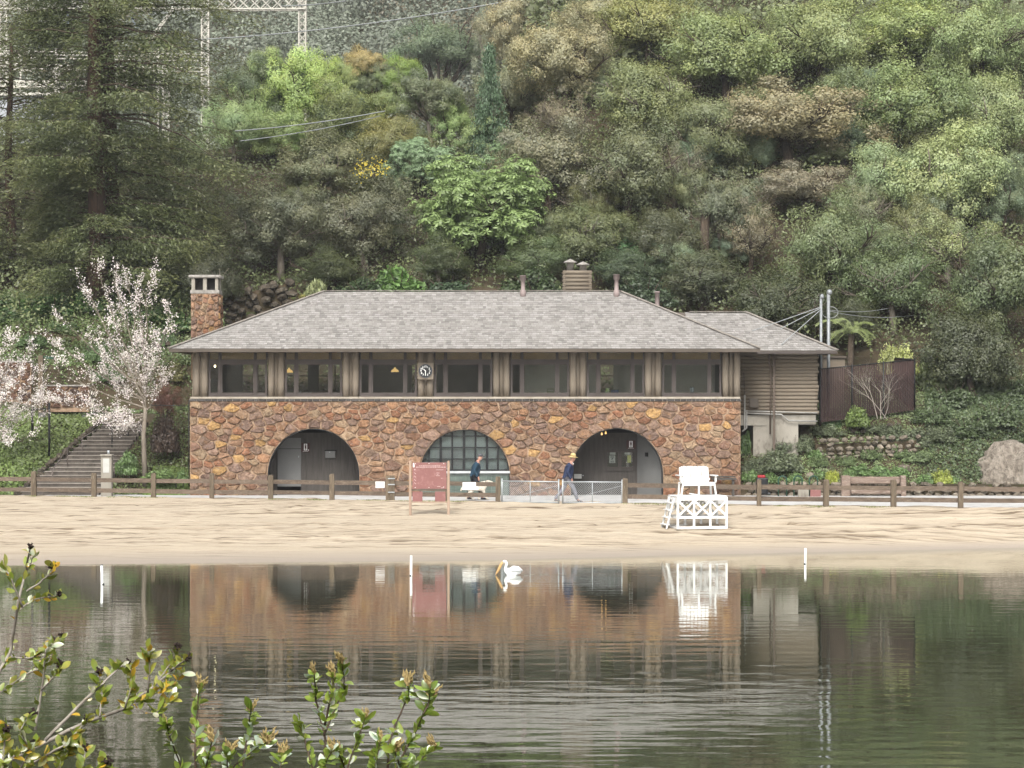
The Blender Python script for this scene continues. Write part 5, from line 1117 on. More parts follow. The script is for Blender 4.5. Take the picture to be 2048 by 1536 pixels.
shd = empty('garden_shed', (PX(1668, 101), 101.5, 4.6), 'plain grey-brown shed end showing above the slatted fence', 'shed'); boxp('wall', 'loghoriz', shd, PX(1643, 101), PX(1690, 101), 101, 103, 4.4, PZ(716, 101)); boxp('roof', 'fascia', shd, PX(1641, 101), PX(1692, 101), 100.9, 103.1, PZ(716, 101) + .002, PZ(712, 101))

# ---------------------------------------------------------------- steps, rails and walls on the left
st = empty('stone_steps', (PX(120, 95.6), 95.6, ZP), 'long flight of dark stone steps climbing the ivy bank beside the boathouse', 'stairs')
nst = 19; y_ = 95.5; z = ZP
for i in range(nst):
    rise = .16; run = .30 if i != 6 else 1.0; t_ = i / (nst - 1); xl = PX(np.interp(t_, [0, 1], [42, 212]), y_); xr = PX(np.interp(t_, [0, 1], [198, 293]), y_)
    s_ = MB().box(xl, xr, y_, y_ + run + .25, z - .35, z + rise - .035).build('step', 'step', st); MB().box(xl, xr, y_ - .03, y_ + run + .06, z + rise - .034, z + rise).build('tread', 'steptop', s_); y_ += run; z += rise
YTOP, ZTOP = y_, z
def rail(pts, posts, label, m_='rail', r=.024):
    a = Vector(pts[0]); t_ = empty('handrail', a, label, 'handrail'); MB().tube(pts, r, 8).build('top_rail', m_, t_)
    for p, zb_ in posts: MB().tube([(p[0], p[1], zb_), p], r * .9, 8).build('post', m_, t_)
rail([P(103, 949, 96.4), P(108, 935, 96.8), P(137, 894, 97.9), P(138, 902, 97.9)], [(P(135, 897, 97.9), PZ(935, 97.9)), (P(105, 945, 96.5), PZ(985, 96.5))], 'brown steel handrail on the lower flight of steps')
rail([P(164, 880, 99.2), P(165, 876, 99.3), P(218, 843, 101.2), P(219, 852, 101.2)], [(P(164, 880, 99.2), PZ(928, 99.2))], 'brown steel handrail on the upper flight of steps')
rail([P(224, 842, 99.8), P(256, 842, 100.6)], [(P(224, 842, 99.8), PZ(908, 99.8)), (P(256, 842, 100.6), PZ(896, 100.6))], 'black steel barrier on two posts beside the top steps', 'blackmetal', .03)
for i in range(16):                                                          # rubble edging along the stair's left side
    pass
edg = empty('step_edging', (PX(40, 95.6), 95.6, ZP), 'rough rubble edging stones along the ivy side of the steps', 'edging')
for i in range(46):
    t_ = i / 45; yy = 95.4 + t_ * (YTOP - 95.4); xx_ = PX(np.interp(t_, [0, 1], [40, 210]), yy) - .12; stone_at(edg, (xx_ + random.uniform(-.1, .05), yy, ZP + (ZTOP - ZP) * t_ + random.uniform(0, .12)), (random.uniform(.22, .4), .3, random.uniform(.2, .32)), 'darkrock')
def block_wall(name, a, b, h, label, m_='stone', pal=None):
    """coursed stone retaining wall facing the camera, built as voronoi blocks"""
    t_ = empty(name, ((a[0] + b[0]) / 2, a[1], a[2]), label, 'wall'); y__ = a[1]; core = boxp('core', 'mortar', t_, a[0], b[0], y__, y__ + .4, a[2] - .2, a[2] + h - .04); pts = []; tr = 0
    while tr < 3000:
        tr += 1; q = (random.uniform(a[0], b[0]), random.uniform(a[2], a[2] + h))
        if all(((q[0] - p[0]) / 1.35) ** 2 + (q[1] - p[1]) ** 2 > .27 ** 2 for p in pts): pts.append(q)
    for c in voronoi([(p[0] / 1.35, p[1]) for p in pts], len(pts), (a[0] / 1.35, b[0] / 1.35, a[2], a[2] + h)):
        c = [(q[0] * 1.35, q[1]) for q in c]
        if area(c) > .01: stone_geo(c, y__, random.uniform(.04, .1), random, MB(), .014, (lambda k_, c_: tuple(q * k_ for q in c_[:3]))(random.uniform(.6, .95), random.choice(pal))).build('stone', m_, t_)
    bev(boxp('coping', 'capstone', t_, a[0] - .02, b[0] + .02, y__ - .08, y__ + .45, a[2] + h - .02, a[2] + h + .05), .015)
RP = [S(140, 108, 92), S(128, 100, 90), S(150, 116, 96), S(116, 94, 84)]
block_wall('retaining_wall', (PX(-40, 104), 104.0, PZ(800, 104)), (PX(62, 104), 104.0, 0), PZ(724, 104) - PZ(800, 104), 'brown stone retaining wall behind the small blossom tree', pal=RP)
block_wall('retaining_wall', (PX(92, 103.4), 103.4, PZ(815, 103.4)), (PX(178, 103.4), 103.4, 0), PZ(772, 103.4) - PZ(815, 103.4), 'low reddish stone wall at the head of the steps behind the big blossom tree', pal=RP)
block_wall('retaining_wall', (PX(62, 105.5), 105.5, PZ(775, 105.5)), (PX(176, 105.5), 105.5, 0), PZ(744, 105.5) - PZ(775, 105.5), 'upper stone wall band on the planted terrace', pal=RP)
dry_wall('rock_bank', (PX(440, 108.5), 108.5, PZ(655, 108.5)), (PX(575, 108.5), 108.5, PZ(625, 108.5)), 1.5, 'dark mossy rock bank rising behind the roof hip', 'darkrock', .42, .15)
dry_wall('rock_bank', (PX(300, 106), 106, PZ(745, 106)), (PX(384, 106), 106, PZ(745, 106)), 1.4, 'dark stacked rock bank between blossom tree and chimney', 'darkrock', .30, .12)
# wooden lamp post, black gate frame, drinking fountain, information plate
D_ = 102.6; x_ = PX(82, D_); lp_ = empty('lamp_post', (x_, D_, PZ(830, D_)), 'square brown timber lamp post with a short flat arm above the ivy bank', 'lamp post'); bev(boxp('post', 'fencepost', lp_, x_ - .11, x_ + .11, D_ - .11, D_ + .11, PZ(835, D_), PZ(711, D_)), .015); boxp('arm', 'greenmetal', lp_, x_ + .111, x_ + .6, D_ - .06, D_ + .06, PZ(715, D_), PZ(712.5, D_)); boxp('lamp_head', 'greenmetal', lp_, x_ + .22, x_ + .62, D_ - .1, D_ + .1, PZ(717.5, D_), PZ(715.2, D_))
D_ = 98.6; gf = empty('gate_frame', P(82, 910, D_), 'black steel gate frame with a small grey plate on the ivy bank', 'gate'); 
for px, a, b in ((64.5, 812, 862), (98.5, 806, 912)): MB().tube([P(px, b, D_), P(px, a, D_)], .05, 8).build('post', 'blackmetal', gf)
MB().tube([P(64.5, 818, D_), P(98.5, 818, D_)], .03, 8).build('rail', 'blackmetal', gf); boxp('plate', 'door', gf, PX(77, D_), PX(90, D_), D_ - .02, D_, PZ(835, D_), PZ(825, D_))
D_ = 94.2; x0_, x1_ = PX(202, D_), PX(226, D_); df_ = empty('drinking_fountain', P(214, 988, D_), 'grey concrete drinking fountain pillar with recessed white panel by the steps', 'drinking fountain'); bev(boxp('pillar', 'concrete', df_, x0_ + .03, x1_ - .03, D_ - .2, D_ + .2, ZP - .1, PZ(913, D_)), .015); bev(boxp('cap', 'concrete', df_, x0_, x1_, D_ - .25, D_ + .25, PZ(913, D_) + .001, PZ(908.5, D_)), .02); boxp('panel', 'paper', df_, x0_ + .12, x1_ - .12, D_ - .212, D_ - .201, PZ(945, D_), PZ(917, D_)); MB().tube([(PX(217, D_), D_, PZ(908, D_)), (PX(217, D_), D_, PZ(901, D_))], .05, 10).build('spout', 'galv', df_)
# black mesh fence panel beside the house corner
D_ = 96.2; t_ = empty('metal_fence', P(345, 985, D_), 'dark metal fence panel on the grass beside the house corner', 'fence')
for px in (352, 366, 378): MB().tube([P(px, 975, D_), P(px, 800 if px == 378 else 955, D_)], .025, 6).build('post', 'blackmetal', t_)
MB().tube([P(300, 810, D_), P(378, 812, D_)], .02, 6).build('rail', 'blackmetal', t_); MB().tube([P(345, 965, D_), P(368, 940, D_)], .03, 6).build('strut', 'blackmetal', t_)
# ---------------------------------------------------------------- foliage prototypes (unit crowns, shared by many trees)
def dirs(n, r): return unit(r.normal(size=(n, 3)))
def crown_oak(seed, clumps=150, leaves=30000, flat=.85, leaf=.046, cr=(.11, .25), airy=.0, core=True):
    r = np.random.default_rng(seed); d = dirs(clumps * 3, r); d = d[d[:, 2] > -.86][:clumps]
    low = .72 + .28 * np.sin(d[:, 0] * 3 + seed) * np.cos(d[:, 1] * 2.3 + seed * 1.7)            # uneven outline
    bump = .82 + .36 * vnoise(d[:, 0] * 2 + seed, d[:, 1] * 2 + d[:, 2] * 3, 1.3, seed); rad = r.uniform(.45, .95, len(d)) * low * bump; inner = r.random(len(d)) < .22; rad[inner] *= .5
    Cc_ = d * rad[:, None] * np.array([1, 1, flat]); R = r.uniform(*cr, len(d)); k = (R ** 2) / (R ** 2).sum()
    C, N, col = [], [], []
    for c, rr, kk in zip(Cc_, R, k):
        n = max(20, int(leaves * kk)); v = dirs(n, r); u = r.random(n) ** .42 ; v[:, 2] *= .78
        q = c + v * (u * rr)[:, None] * (1 + .25 * np.sin(v[:, :1] * 9 + seed) ); C.append(q)
        N.append(unit(v + .7 * (q / np.maximum(np.linalg.norm(q, axis=1, keepdims=True), .05)) + np.array([0, 0, .5]) + r.normal(size=(n, 3)) * .38)); b = r.uniform(.82, 1.16); h = r.uniform(-.05, .05)
        cc = np.ones((n, 3)) * (b * r.uniform(.88, 1.12, n))[:, None]; cc[:, 0] *= 1 + h + .10 * np.clip(v[:, 2], 0, 1) ; cc[:, 2] *= 1 - h * 2; col.append(cc)
    C = np.concatenate(C); N = np.concatenate(N); col = np.concatenate(col)
    return leaf_mesh('crown', C, N, leaf * r.uniform(.6, 1.35, len(C)), .62, col, None, r)
def crown_conifer(seed, leaves=16000):
    r = np.random.default_rng(seed); C, N, T, col = [], [], [], []
    for i in range(150):
        t_ = r.random() ** .8; z = -1 + 2 * t_; L = (1 - t_) * .8 + .08; a = r.uniform(0, 6.283); n = int(leaves / 150 * (L + .25)); s = r.random(n) ** .7
        o = np.stack([np.cos(a) * s * L, np.sin(a) * s * L, z - .18 * s * L + r.normal(0, .03, n)], 1) + r.normal(0, .045, (n, 3)); C.append(o)
        N.append(r.normal(size=(n, 3)) + np.array([0, 0, .8])); T.append(np.tile([np.cos(a), np.sin(a), -.5], (n, 1)) + r.normal(0, .5, (n, 3))); col.append(np.ones((n, 3)) * r.uniform(.7, 1.3, n)[:, None])
    C, N, T, col = map(np.concatenate, (C, N, T, col)); return leaf_mesh('crown', C, N, .07 * r.uniform(.6, 1.3, len(C)), .4, col, T, r)
def crown_buckeye(seed, clusters=4600, leaf=.074):
    """fans of five long drooping leaflets on a lumpy crown"""
    r = np.random.default_rng(seed); d = dirs(70, r); d = d[d[:, 2] > -.6]; cc_ = d * r.uniform(.35, .82, len(d))[:, None]; C, N, T, col = [], [], [], []
    for i in range(clusters):
        c = cc_[r.integers(len(cc_))]; v = dirs(1, r)[0]; v[2] = abs(v[2]) * .9 - .1 if i % 2 else v[2]; p = c + v * r.uniform(.12, .27); up = unit((v + np.array([0, 0, .8]))[None])[0]; b = r.uniform(.75, 1.25); a0 = r.uniform(0, 6.28)
        x_ = unit(np.cross(up, [.3, .9, .1])[None])[0]; y_ = np.cross(up, x_)
        for k in range(5):
            a = a0 + k * 1.256; t_ = x_ * math.cos(a) + y_ * math.sin(a) - up * .55; T.append(t_); C.append(p + t_ * leaf * .45); N.append(up + t_ * .4); col.append(np.array([b, b, b]) * r.uniform(.85, 1.15))
    C, N, T, col = map(np.array, (C, N, T, col)); return leaf_mesh('crown', C, N, leaf * r.uniform(.7, 1.2, len(C)), .38, col, T, r)
def crown_shrub(seed, leaves=5200, leaf=.10, spike=0.0):
    r = np.random.default_rng(seed); d = dirs(44, r); d[:, 2] = np.abs(d[:, 2]); c = d * r.uniform(.3, .78, 44)[:, None]; idx = r.integers(0, 44, leaves); v = dirs(leaves, r)
    C = c[idx] + v * (r.random(leaves) ** .45 * r.uniform(.18, .3, 44)[idx])[:, None]; C[:, 2] = np.abs(C[:, 2]); N = v + np.array([0, 0, .7]) + r.normal(size=(leaves, 3)) * .6
    col = np.ones((leaves, 3)) * (r.uniform(.8, 1.2, 44)[idx] * r.uniform(.7, 1.3, leaves))[:, None]; T = None
    if spike: T = v + np.array([0, 0, spike])
    return leaf_mesh('crown', C, N, leaf * r.uniform(.6, 1.4, leaves), .55 if not spike else .22, col, T, r)
def trunk_proto(seed, limbs=7, spread=.8, forks=3):
    """unit trunk: ground at z=-1.5 of a crown centred on 0 with radius 1"""
    r = random.Random(seed); mb = MB(); base = [(0, 0, -1.6), (r.uniform(-.05, .05), r.uniform(-.05, .05), -1.1), (r.uniform(-.12, .12), r.uniform(-.1, .1), -.55)]; mb.tube(base, [.085, .06, .048], 8)
    top = Vector(base[-1])
    for i in range(limbs):
        a = 6.283 * i / limbs + r.uniform(-.4, .4); d = Vector((math.cos(a) * spread, math.sin(a) * spread, r.uniform(.3, 1.1))).normalized(); p = top.copy(); pts = [p.copy()]; L = r.uniform(.9, 1.25)
        for k in range(5): d = (d + Vector((r.uniform(-.35, .35), r.uniform(-.35, .35), r.uniform(-.1, .3)))).normalized(); p = p + d * L / 5; pts.append(p.copy())
        mb.tube(pts, [.036, .03, .022, .016, .010, .005], 6)
        for f in range(forks):
            q = pts[1 + f % 4]; d2 = (d + Vector((r.uniform(-1, 1), r.uniform(-1, 1), r.uniform(-.3, .8)))).normalized(); p2 = q.copy(); pp = [p2.copy()]
            for k in range(4): d2 = (d2 + Vector((r.uniform(-.4, .4), r.uniform(-.4, .4), r.uniform(-.2, .3)))).normalized(); p2 = p2 + d2 * .13; pp.append(p2.copy())
            mb.tube(pp, [.014, .011, .008, .005, .003], 4)
    me = bpy.data.meshes.new('trunk'); me.from_pydata(mb.v, [], mb.f); me.polygons.foreach_set('use_smooth', mb.sm); return me
CR = {'oak': [crown_oak(s, leaves=48000, leaf=.029) for s in (1, 2, 3, 4, 5)], 'loose': [crown_oak(s, 110, 34000, .95, .029, (.09, .22)) for s in (11, 12, 13)],
      'golden': [crown_oak(21, 110, 34000, .75, .029, (.09, .22))], 'conifer': [crown_conifer(31)], 'buckeye': [crown_buckeye(s) for s in (41, 42)],
      'bare': [crown_oak(51, 80, 11000, .95, .028, (.08, .22))]}
SH = {'round': [crown_shrub(s) for s in (61, 62, 63)], 'broad': [crown_shrub(s, 2600, .17) for s in (64, 65)], 'spiky': [crown_shrub(66, 2600, .34, 2.5)]}
TR = [trunk_proto(s) for s in (1, 2, 3, 4)]; TRB = [trunk_proto(s, 9, .9, 9) for s in (7, 8)]
for k in CR: [me.materials.append(M['leaf']) for me in CR[k]]
for k in SH: [me.materials.append(M['leaf']) for me in SH[k]]
TRm = {}
for nm in ('bark', 'palebark'):
    for j, me in enumerate(TR + TRB): c = me.copy(); c.materials.append(M[nm]); TRm[nm, j] = c
def tint(r, g, b, k=.62): return (lin(r) * k, lin(g) * k, lin(b) * k, 1)
def tree(px, py, rx, ry, kind, rgb, label, cat='tree', name='oak_tree', group=None, gap=.3, bark='bark', D=None, tz=None, bare=False, kk=1.2):
    if D is None:
        for D in np.arange(106.5, 133 if px < 960 else 400, .25):
            zb_ = PZ(py + ry * .9, D) - gap
            if gz(PX(px, D), D) >= zb_: break
    c = P(px, py, D); sx = rx * D / F; sz_ = ry * D / F; g = gz(c.x, D); t_ = empty(name, (c.x, D, g), label, cat, group)
    cr = bpy.data.objects.new('crown', random.choice(CR[kind])); COL.objects.link(cr); cr.parent = t_; cr.location = (0, 0, c.z - g); cr.scale = (sx * 1.2, sx * random.uniform(.95, 1.15), sz_ * 1.22); cr.rotation_euler = (0, 0, random.uniform(0, 6.28)); cr.color = tint(*rgb, kk)
    j = random.randrange(4) + (0 if not bare else 0); me = TRm[bark, (4 + random.randrange(2)) if bare else j]; tk = bpy.data.objects.new('trunk', me); COL.objects.link(tk); tk.parent = t_; tk.location = (0, 0, c.z - g); zf = max((c.z - g + .4) / 1.6, sz_ * .62); tk.scale = (sx * .95, sx * .95, zf); tk.rotation_euler = (0, 0, random.uniform(0, 6.28)); return t_
def shrub(px, py, rx, ry, kind, rgb, label, D=None, name='shrub', group=None, cat='shrub', X=None, kk=.9):
    """py = bottom row of the plant"""
    if D is None:
        for D in np.arange(95.2, 160, .1):
            if gz(PX(px, D), D) >= PZ(py, D): break
    x_ = PX(px, D); g = gz(x_, D); t_ = empty(name, (x_, D, g), label, cat, group); sx = rx * D / F; sz_ = ry * D / F
    cr = bpy.data.objects.new('foliage', random.choice(SH[kind])); COL.objects.link(cr); cr.parent = t_; cr.location = (0, 0, PZ(py, D) - g - .05); cr.scale = (sx, sx * .9, sz_ * 1.05); cr.rotation_euler = (0, 0, random.uniform(0, 6.28)); cr.color = tint(*rgb, kk)
    sm_ = STEM.copy() if False else STEM; so = bpy.data.objects.new('stems', sm_); COL.objects.link(so); so.parent = t_; so.scale = (sx, sx, max(sz_, .2)); so.location = cr.location; return t_
mb = MB()
for k in range(9):
    a = k * .7; mb.tube([(0, 0, -.1), (.2 * math.cos(a), .2 * math.sin(a), .3), (.55 * math.cos(a), .55 * math.sin(a), .6 + .03 * k)], [.03, .02, .006], 5)
STEM = bpy.data.meshes.new('stems'); STEM.from_pydata(mb.v, [], mb.f); STEM.materials.append(M['bark'])

LB = {'oak': 'olive-green live oak with dense rounded crown on the wooded slope', 'grey': 'grey-green oak with fine dull foliage on the wooded slope', 'dark': 'dark evergreen oak low on the slope above the roof', 'light': 'fresh yellow-green oak crown high on the wooded slope'}
GR = {'oak': 'olive oaks on the slope', 'grey': 'grey-green oaks on the slope', 'dark': 'dark oaks above the roof', 'light': 'yellow-green oaks high on the slope'}
for px, py, rx, ry, k, rgb in (
    (470, 255, 75, 80, 'grey', (124, 142, 98)), (690, 235, 95, 95, 'oak', (112, 122, 70)), (860, 195, 85, 65, 'grey', (98, 106, 78)),
    (640, 335, 125, 95, 'grey', (100, 104, 74)), (785, 285, 90, 75, 'oak', (124, 124, 74)), (560, 450, 130, 110, 'grey', (92, 96, 72)), (725, 445, 115, 110, 'grey', (90, 92, 68)),
    (1030, 55, 90, 95, 'grey', (138, 134, 104)), (1020, 190, 80, 80, 'grey', (112, 116, 88)), (1190, 30, 90, 80, 'grey', (140, 138, 104)), (1130, 120, 135, 125, 'grey', (134, 130, 98)), (1095, 325, 140, 130, 'grey', (108, 108, 84)), (1300, 50, 130, 95, 'oak', (130, 134, 82)), (1290, 200, 125, 115, 'oak', (114, 122, 78)),
    (1445, 105, 150, 120, 'oak', (122, 134, 84)), (1255, 335, 145, 130, 'oak', (94, 100, 68)), (1640, 75, 150, 120, 'oak', (128, 138, 90)), (1800, 55, 145, 100, 'light', (136, 148, 90)), (1965, 80, 130, 120, 'light', (134, 148, 98)),
    (1830, 215, 155, 125, 'oak', (116, 130, 82)), (1985, 225, 110, 120, 'oak', (126, 138, 92)), (1690, 215, 110, 110, 'oak', (104, 116, 74)), (1430, 260, 110, 110, 'oak', (104, 112, 74)),
    (1670, 490, 130, 130, 'oak', (108, 120, 80)), (1760, 360, 105, 100, 'light', (124, 138, 96)), (1990, 560, 140, 140, 'oak', (88, 100, 64)), (1942, 705, 128, 122, 'dark', (76, 84, 50)),
    (1440, 420, 100, 115, 'grey', (88, 94, 68)), (1330, 480, 95, 90, 'dark', (76, 80, 52)), (1185, 470, 105, 85, 'oak', (98, 106, 68)), (1560, 600, 115, 90, 'dark', (70, 78, 48)), (1400, 560, 120, 75, 'dark', (74, 80, 52)),
    (1260, 540, 100, 60, 'dark', (74, 88, 60)), (1070, 520, 90, 65, 'oak', (84, 98, 60)), (880, 520, 90, 60, 'dark', (78, 88, 54)), (660, 540, 100, 55, 'dark', (74, 82, 50)), (1790, 560, 120, 110, 'oak', (92, 106, 66)), (430, 560, 80, 80, 'dark', (66, 70, 48)), (1700, 640, 70, 60, 'dark', (66, 72, 42))):
    tree(px, py, rx, ry, 'oak' if k != 'grey' else 'loose', rgb, LB[k], name='oak_tree', group=GR[k], kk=1.45 if k == 'grey' else .85 if (px, py) == (1942, 705) else 1.25, bare=random.random() < .45, bark='palebark' if random.random() < .35 else 'bark', D=102.5 if (px, py) == (1942, 705) else None)
_f = random.Random(77)
for k_ in range(46):                                                        # smaller trees filling the slope between the big crowns
    px = _f.uniform(480, 2048); lo = 150 if px < 960 else 20; py = _f.uniform(lo, 520); s_ = _f.uniform(38, 78); h_ = _f.uniform(-16, 16); e_ = _f.uniform(-10, 4)
    g_ = _f.random() < .5; tree(px, py, s_ * 1.1, s_ * _f.uniform(.8, 1.25), 'loose' if g_ else 'oak', (112 + h_ + e_, 120 + h_, 82 + h_ - e_), 'small grey-green understorey tree between the big oaks' if g_ else 'small olive understorey tree between the big oaks', name='understorey_tree', group='grey understorey trees' if g_ else 'olive understorey trees')
tree(600, 172, 104, 100, 'oak', (158, 178, 102), 'bright lime-green rounded tree in front of the substation gantry', kk=1.1)
for px, py, rx, ry, rgb in ((505, 205, 72, 72, (140, 158, 104)), (560, 262, 80, 70, (130, 148, 92)), (655, 165, 66, 66, (150, 168, 96)), (530, 130, 56, 50, (146, 162, 108)), (770, 200, 66, 60, (128, 142, 88)), (700, 160, 50, 50, (138, 150, 92))): tree(px, py, rx, ry, 'oak', rgb, 'light green crown crowding round the lime-green tree on the crest', name='deciduous_tree', group='light green crest trees')
for px, py, rx, ry, rgb in ((1480, 400, 70, 70, (116, 112, 88)), (1110, 230, 80, 70, (124, 118, 94)), (620, 430, 80, 70, (104, 106, 84)), (1010, 330, 60, 60, (126, 130, 98)), (1180, 400, 80, 60, (110, 110, 84)), (1350, 330, 80, 80, (110, 112, 84)), (1720, 420, 80, 80, (128, 134, 100)), (780, 420, 80, 70, (104, 106, 82))): tree(px, py, rx, ry, 'bare', rgb, 'half-bare tree with pale tangled twigs showing among the oaks', name='bare_tree', group='half-bare trees on the slope', bark='palebark', bare=True)
tree(735, 130, 52, 52, 'loose', (156, 144, 96), 'small rusty gold tree beside the lime-green tree', name='deciduous_tree'); tree(800, 145, 50, 52, 'oak', (126, 148, 74), 'small deep green tree with yellow edge beside the rusty tree', name='deciduous_tree')
tree(905, 235, 60, 70, 'loose', (136, 158, 98), 'pale feathery green tree beside the dark conifer', name='deciduous_tree')
tree(978, 235, 66, 115, 'conifer', (82, 104, 76), 'dark pointed conifer rising among the oaks', name='conifer_tree')
tree(960, 425, 150, 110, 'buckeye', (124, 144, 88), 'fresh green buckeye with large drooping leaf fans behind the roof', name='buckeye_tree', bare=True, kk=1.1); tree(835, 335, 75, 62, 'buckeye', (128, 150, 112), 'small pale buckeye spray beside the yellow flowers', name='buckeye_tree', bare=True, kk=1.1)
tree(1050, 330, 75, 60, 'buckeye', (116, 138, 96), 'small buckeye crown under the pointed conifer', name='buckeye_tree'); tree(1290, 500, 60, 40, 'buckeye', (98, 134, 88), 'low buckeye sapling behind the roof vent at the hip end', name='buckeye_tree')
tree(960, 280, 80, 60, 'loose', (128, 146, 96), 'ragged grey-green tree below the dark conifer', name='deciduous_tree')
tree(1575, 235, 185, 125, 'golden', (148, 140, 104), 'large golden-brown oak in flower on the slope', bare=True, kk=1.0); tree(1600, 370, 115, 75, 'golden', (128, 122, 98), 'lower golden-brown oak limb mass with bare twigs below', bare=True)
tree(1500, 470, 90, 95, 'bare', (120, 114, 88), 'sparse brownish oak showing tangled bare branches', bare=True)
tree(1900, 345, 165, 140, 'oak', (148, 160, 110), 'big pale green oak lit from above at the slope foot', bark='palebark', kk=1.1); tree(1900, 490, 130, 90, 'bare', (150, 160, 108), 'sparse oak with pale crooked branches under the big pale oak', bark='palebark', bare=True, kk=1.0)
# leaning trunk seen between the dark oaks
D_ = 113; tr_ = empty('leaning_trunk', P(1400, 545, D_), 'tall pale leaning tree trunk standing in the dark gap', 'tree trunk'); MB().tube([P(1400, 560, D_), P(1408, 500, D_), P(1410, 440, D_), P(1418, 400, D_ + 1), P(1436, 360, D_ + 3)], [.3, .25, .23, .2, .12], 10).build('bole', 'bark', tr_); MB().tube([P(1410, 440, D_), P(1400, 410, D_ + 1), P(1390, 370, D_ + 3)], [.11, .08, .05], 8).build('limb', 'bark', tr_)

# ---------------------------------------------------------------- undergrowth and ivy as uncountable cover
def cover(name, n, xr, yr, size, rgb, var, hmax, label, cat, seed, ok=None, asp=.6, kk=.9, hnoise=.35):
    r = np.random.default_rng(seed); X = r.uniform(*xr, n); Y = r.uniform(*yr, n)
    if ok is not None: m_ = ok(X, Y); X, Y = X[m_], Y[m_]
    n = len(X); h = hmax * (.15 + .85 * vnoise(X, Y, hnoise, seed)) * r.random(n) ** .6; C = np.stack([X, Y, hz(X, Y) + h], 1); N = r.normal(size=(n, 3)) * .7 + np.array([0, -.45, .8])
    patch = .7 + .6 * vnoise(X, Y, .5, seed + 7); col = np.ones((n, 3)) * (patch * r.uniform(.65, 1.35, n))[:, None]; w = vnoise(X, Y, .3, seed + 9)[:, None]; col = col * (1 - w * np.array(var) * .6)
    o = link(name, leaf_mesh(name, C, N, size * r.uniform(.5, 1.4, n), asp, col, None, r), None, 'leaf'); o.color = tint(*rgb, kk); return tag(o, label, cat, kind='stuff')
inhouse = lambda X, Y: ~((X > XL - .3) & (X < 13.2) & (Y < 105.6))
cover('far_undergrowth', 60000, (-12, 50), (134, 215), .5, (112, 118, 84), (.1, .0, .1), 2.0, 'scrubby cover on the upper slope behind the oaks', 'undergrowth', 77)
cover('undergrowth', 160000, (-32, 34), (105.6, 150), .17, (112, 120, 80), (.1, .0, .2), 2.3, 'dark mixed undergrowth covering the wooded slope', 'undergrowth', 71, inhouse)
onstep = lambda X, Y: X < PX(np.interp(Y, [95.4, YTOP], [30, 205]), Y)
cover('ivy_bank', 26000, (-24, -15.5), (95.2, 103.4), .13, (126, 142, 80), (.2, .05, .2), .30, 'glossy light green ivy covering the bank beside the steps', 'ivy', 72, onstep, .8, .85)
offstep = lambda X, Y: (X > PX(np.interp(Y, [95.4, YTOP, 104], [200, 300, 330]), Y)) & (X < XL - .15)
cover('bank_plants', 9000, (-18.5, -13.5), (95.6, 105), .12, (94, 108, 58), (.1, .1, .2), .35, 'low mixed green plants between steps and house', 'ground cover', 73, offstep, .6)
cover('terrace_plants', 30000, (-26, -13), (103.5, 112), .14, (104, 122, 74), (.1, .0, .3), .45, 'low green planting on the terraces under the redwoods', 'ground cover', 74, None, .5)
ong = lambda X, Y: (X > 9.7) & ~((X < 13.1) & (Y > 97.2))
cover('garden_cover', 42000, (9.6, 25), (95.3, 105), .11, (122, 136, 92), (.1, .0, .2), .32, 'low grey-green garden planting on the slope below the annexe', 'ground cover', 75, ong, .45)
cover('dark_ivy', 22000, (16.6, 26), (95.6, 104), .12, (84, 102, 66), (.0, .1, .1), .4, 'dark ivy hanging over the rocks at the far end of the garden', 'ivy', 76, lambda X, Y: X > PX(1850, Y), .8)
# leaf litter bank
r_ = np.random.default_rng(5)
# grass tufts along the fence foot
n = 5200; X = r_.uniform(-20, 18, n); pm = vnoise(X, X * 0, .9, 3); keep = pm > .52; X = X[keep]; n = len(X); Y = fence_y(X) + r_.normal(0, .12, n) - .05; C = np.stack([X, Y, np.full(n, ZP) + .03], 1); T = r_.normal(0, .35, (n, 3)) + np.array([0, 0, 1.0]); o = link('grass_tufts', leaf_mesh('grass_tufts', C, np.stack([r_.normal(0, .4, n), -np.ones(n), r_.normal(0, .2, n)], 1), r_.uniform(.05, .14, n), .22, np.ones((n, 3)) * r_.uniform(.7, 1.3, n)[:, None], T), None, 'leaf'); o.color = tint(150, 156, 92); tag(o, 'thin grass tufts along the foot of the fence', 'grass', kind='stuff')
n = 9000; X = r_.uniform(PX(290, 96), PX(374, 96), n); Y = r_.uniform(95.4, 98.2, n); C = np.stack([X, Y, hz(X, Y) + .08], 1); o = link('lawn_patch', leaf_mesh('lawn_patch', C, np.stack([r_.normal(0, .4, n), -np.ones(n), r_.normal(0, .3, n)], 1), r_.uniform(.1, .26, n), .2, np.ones((n, 3)) * r_.uniform(.7, 1.3, n)[:, None], r_.normal(0, .3, (n, 3)) + np.array([0, 0, 1.0])), None, 'leaf'); o.color = tint(134, 160, 78); tag(o, 'small patch of rough lawn under the blossom tree', 'grass', kind='stuff')

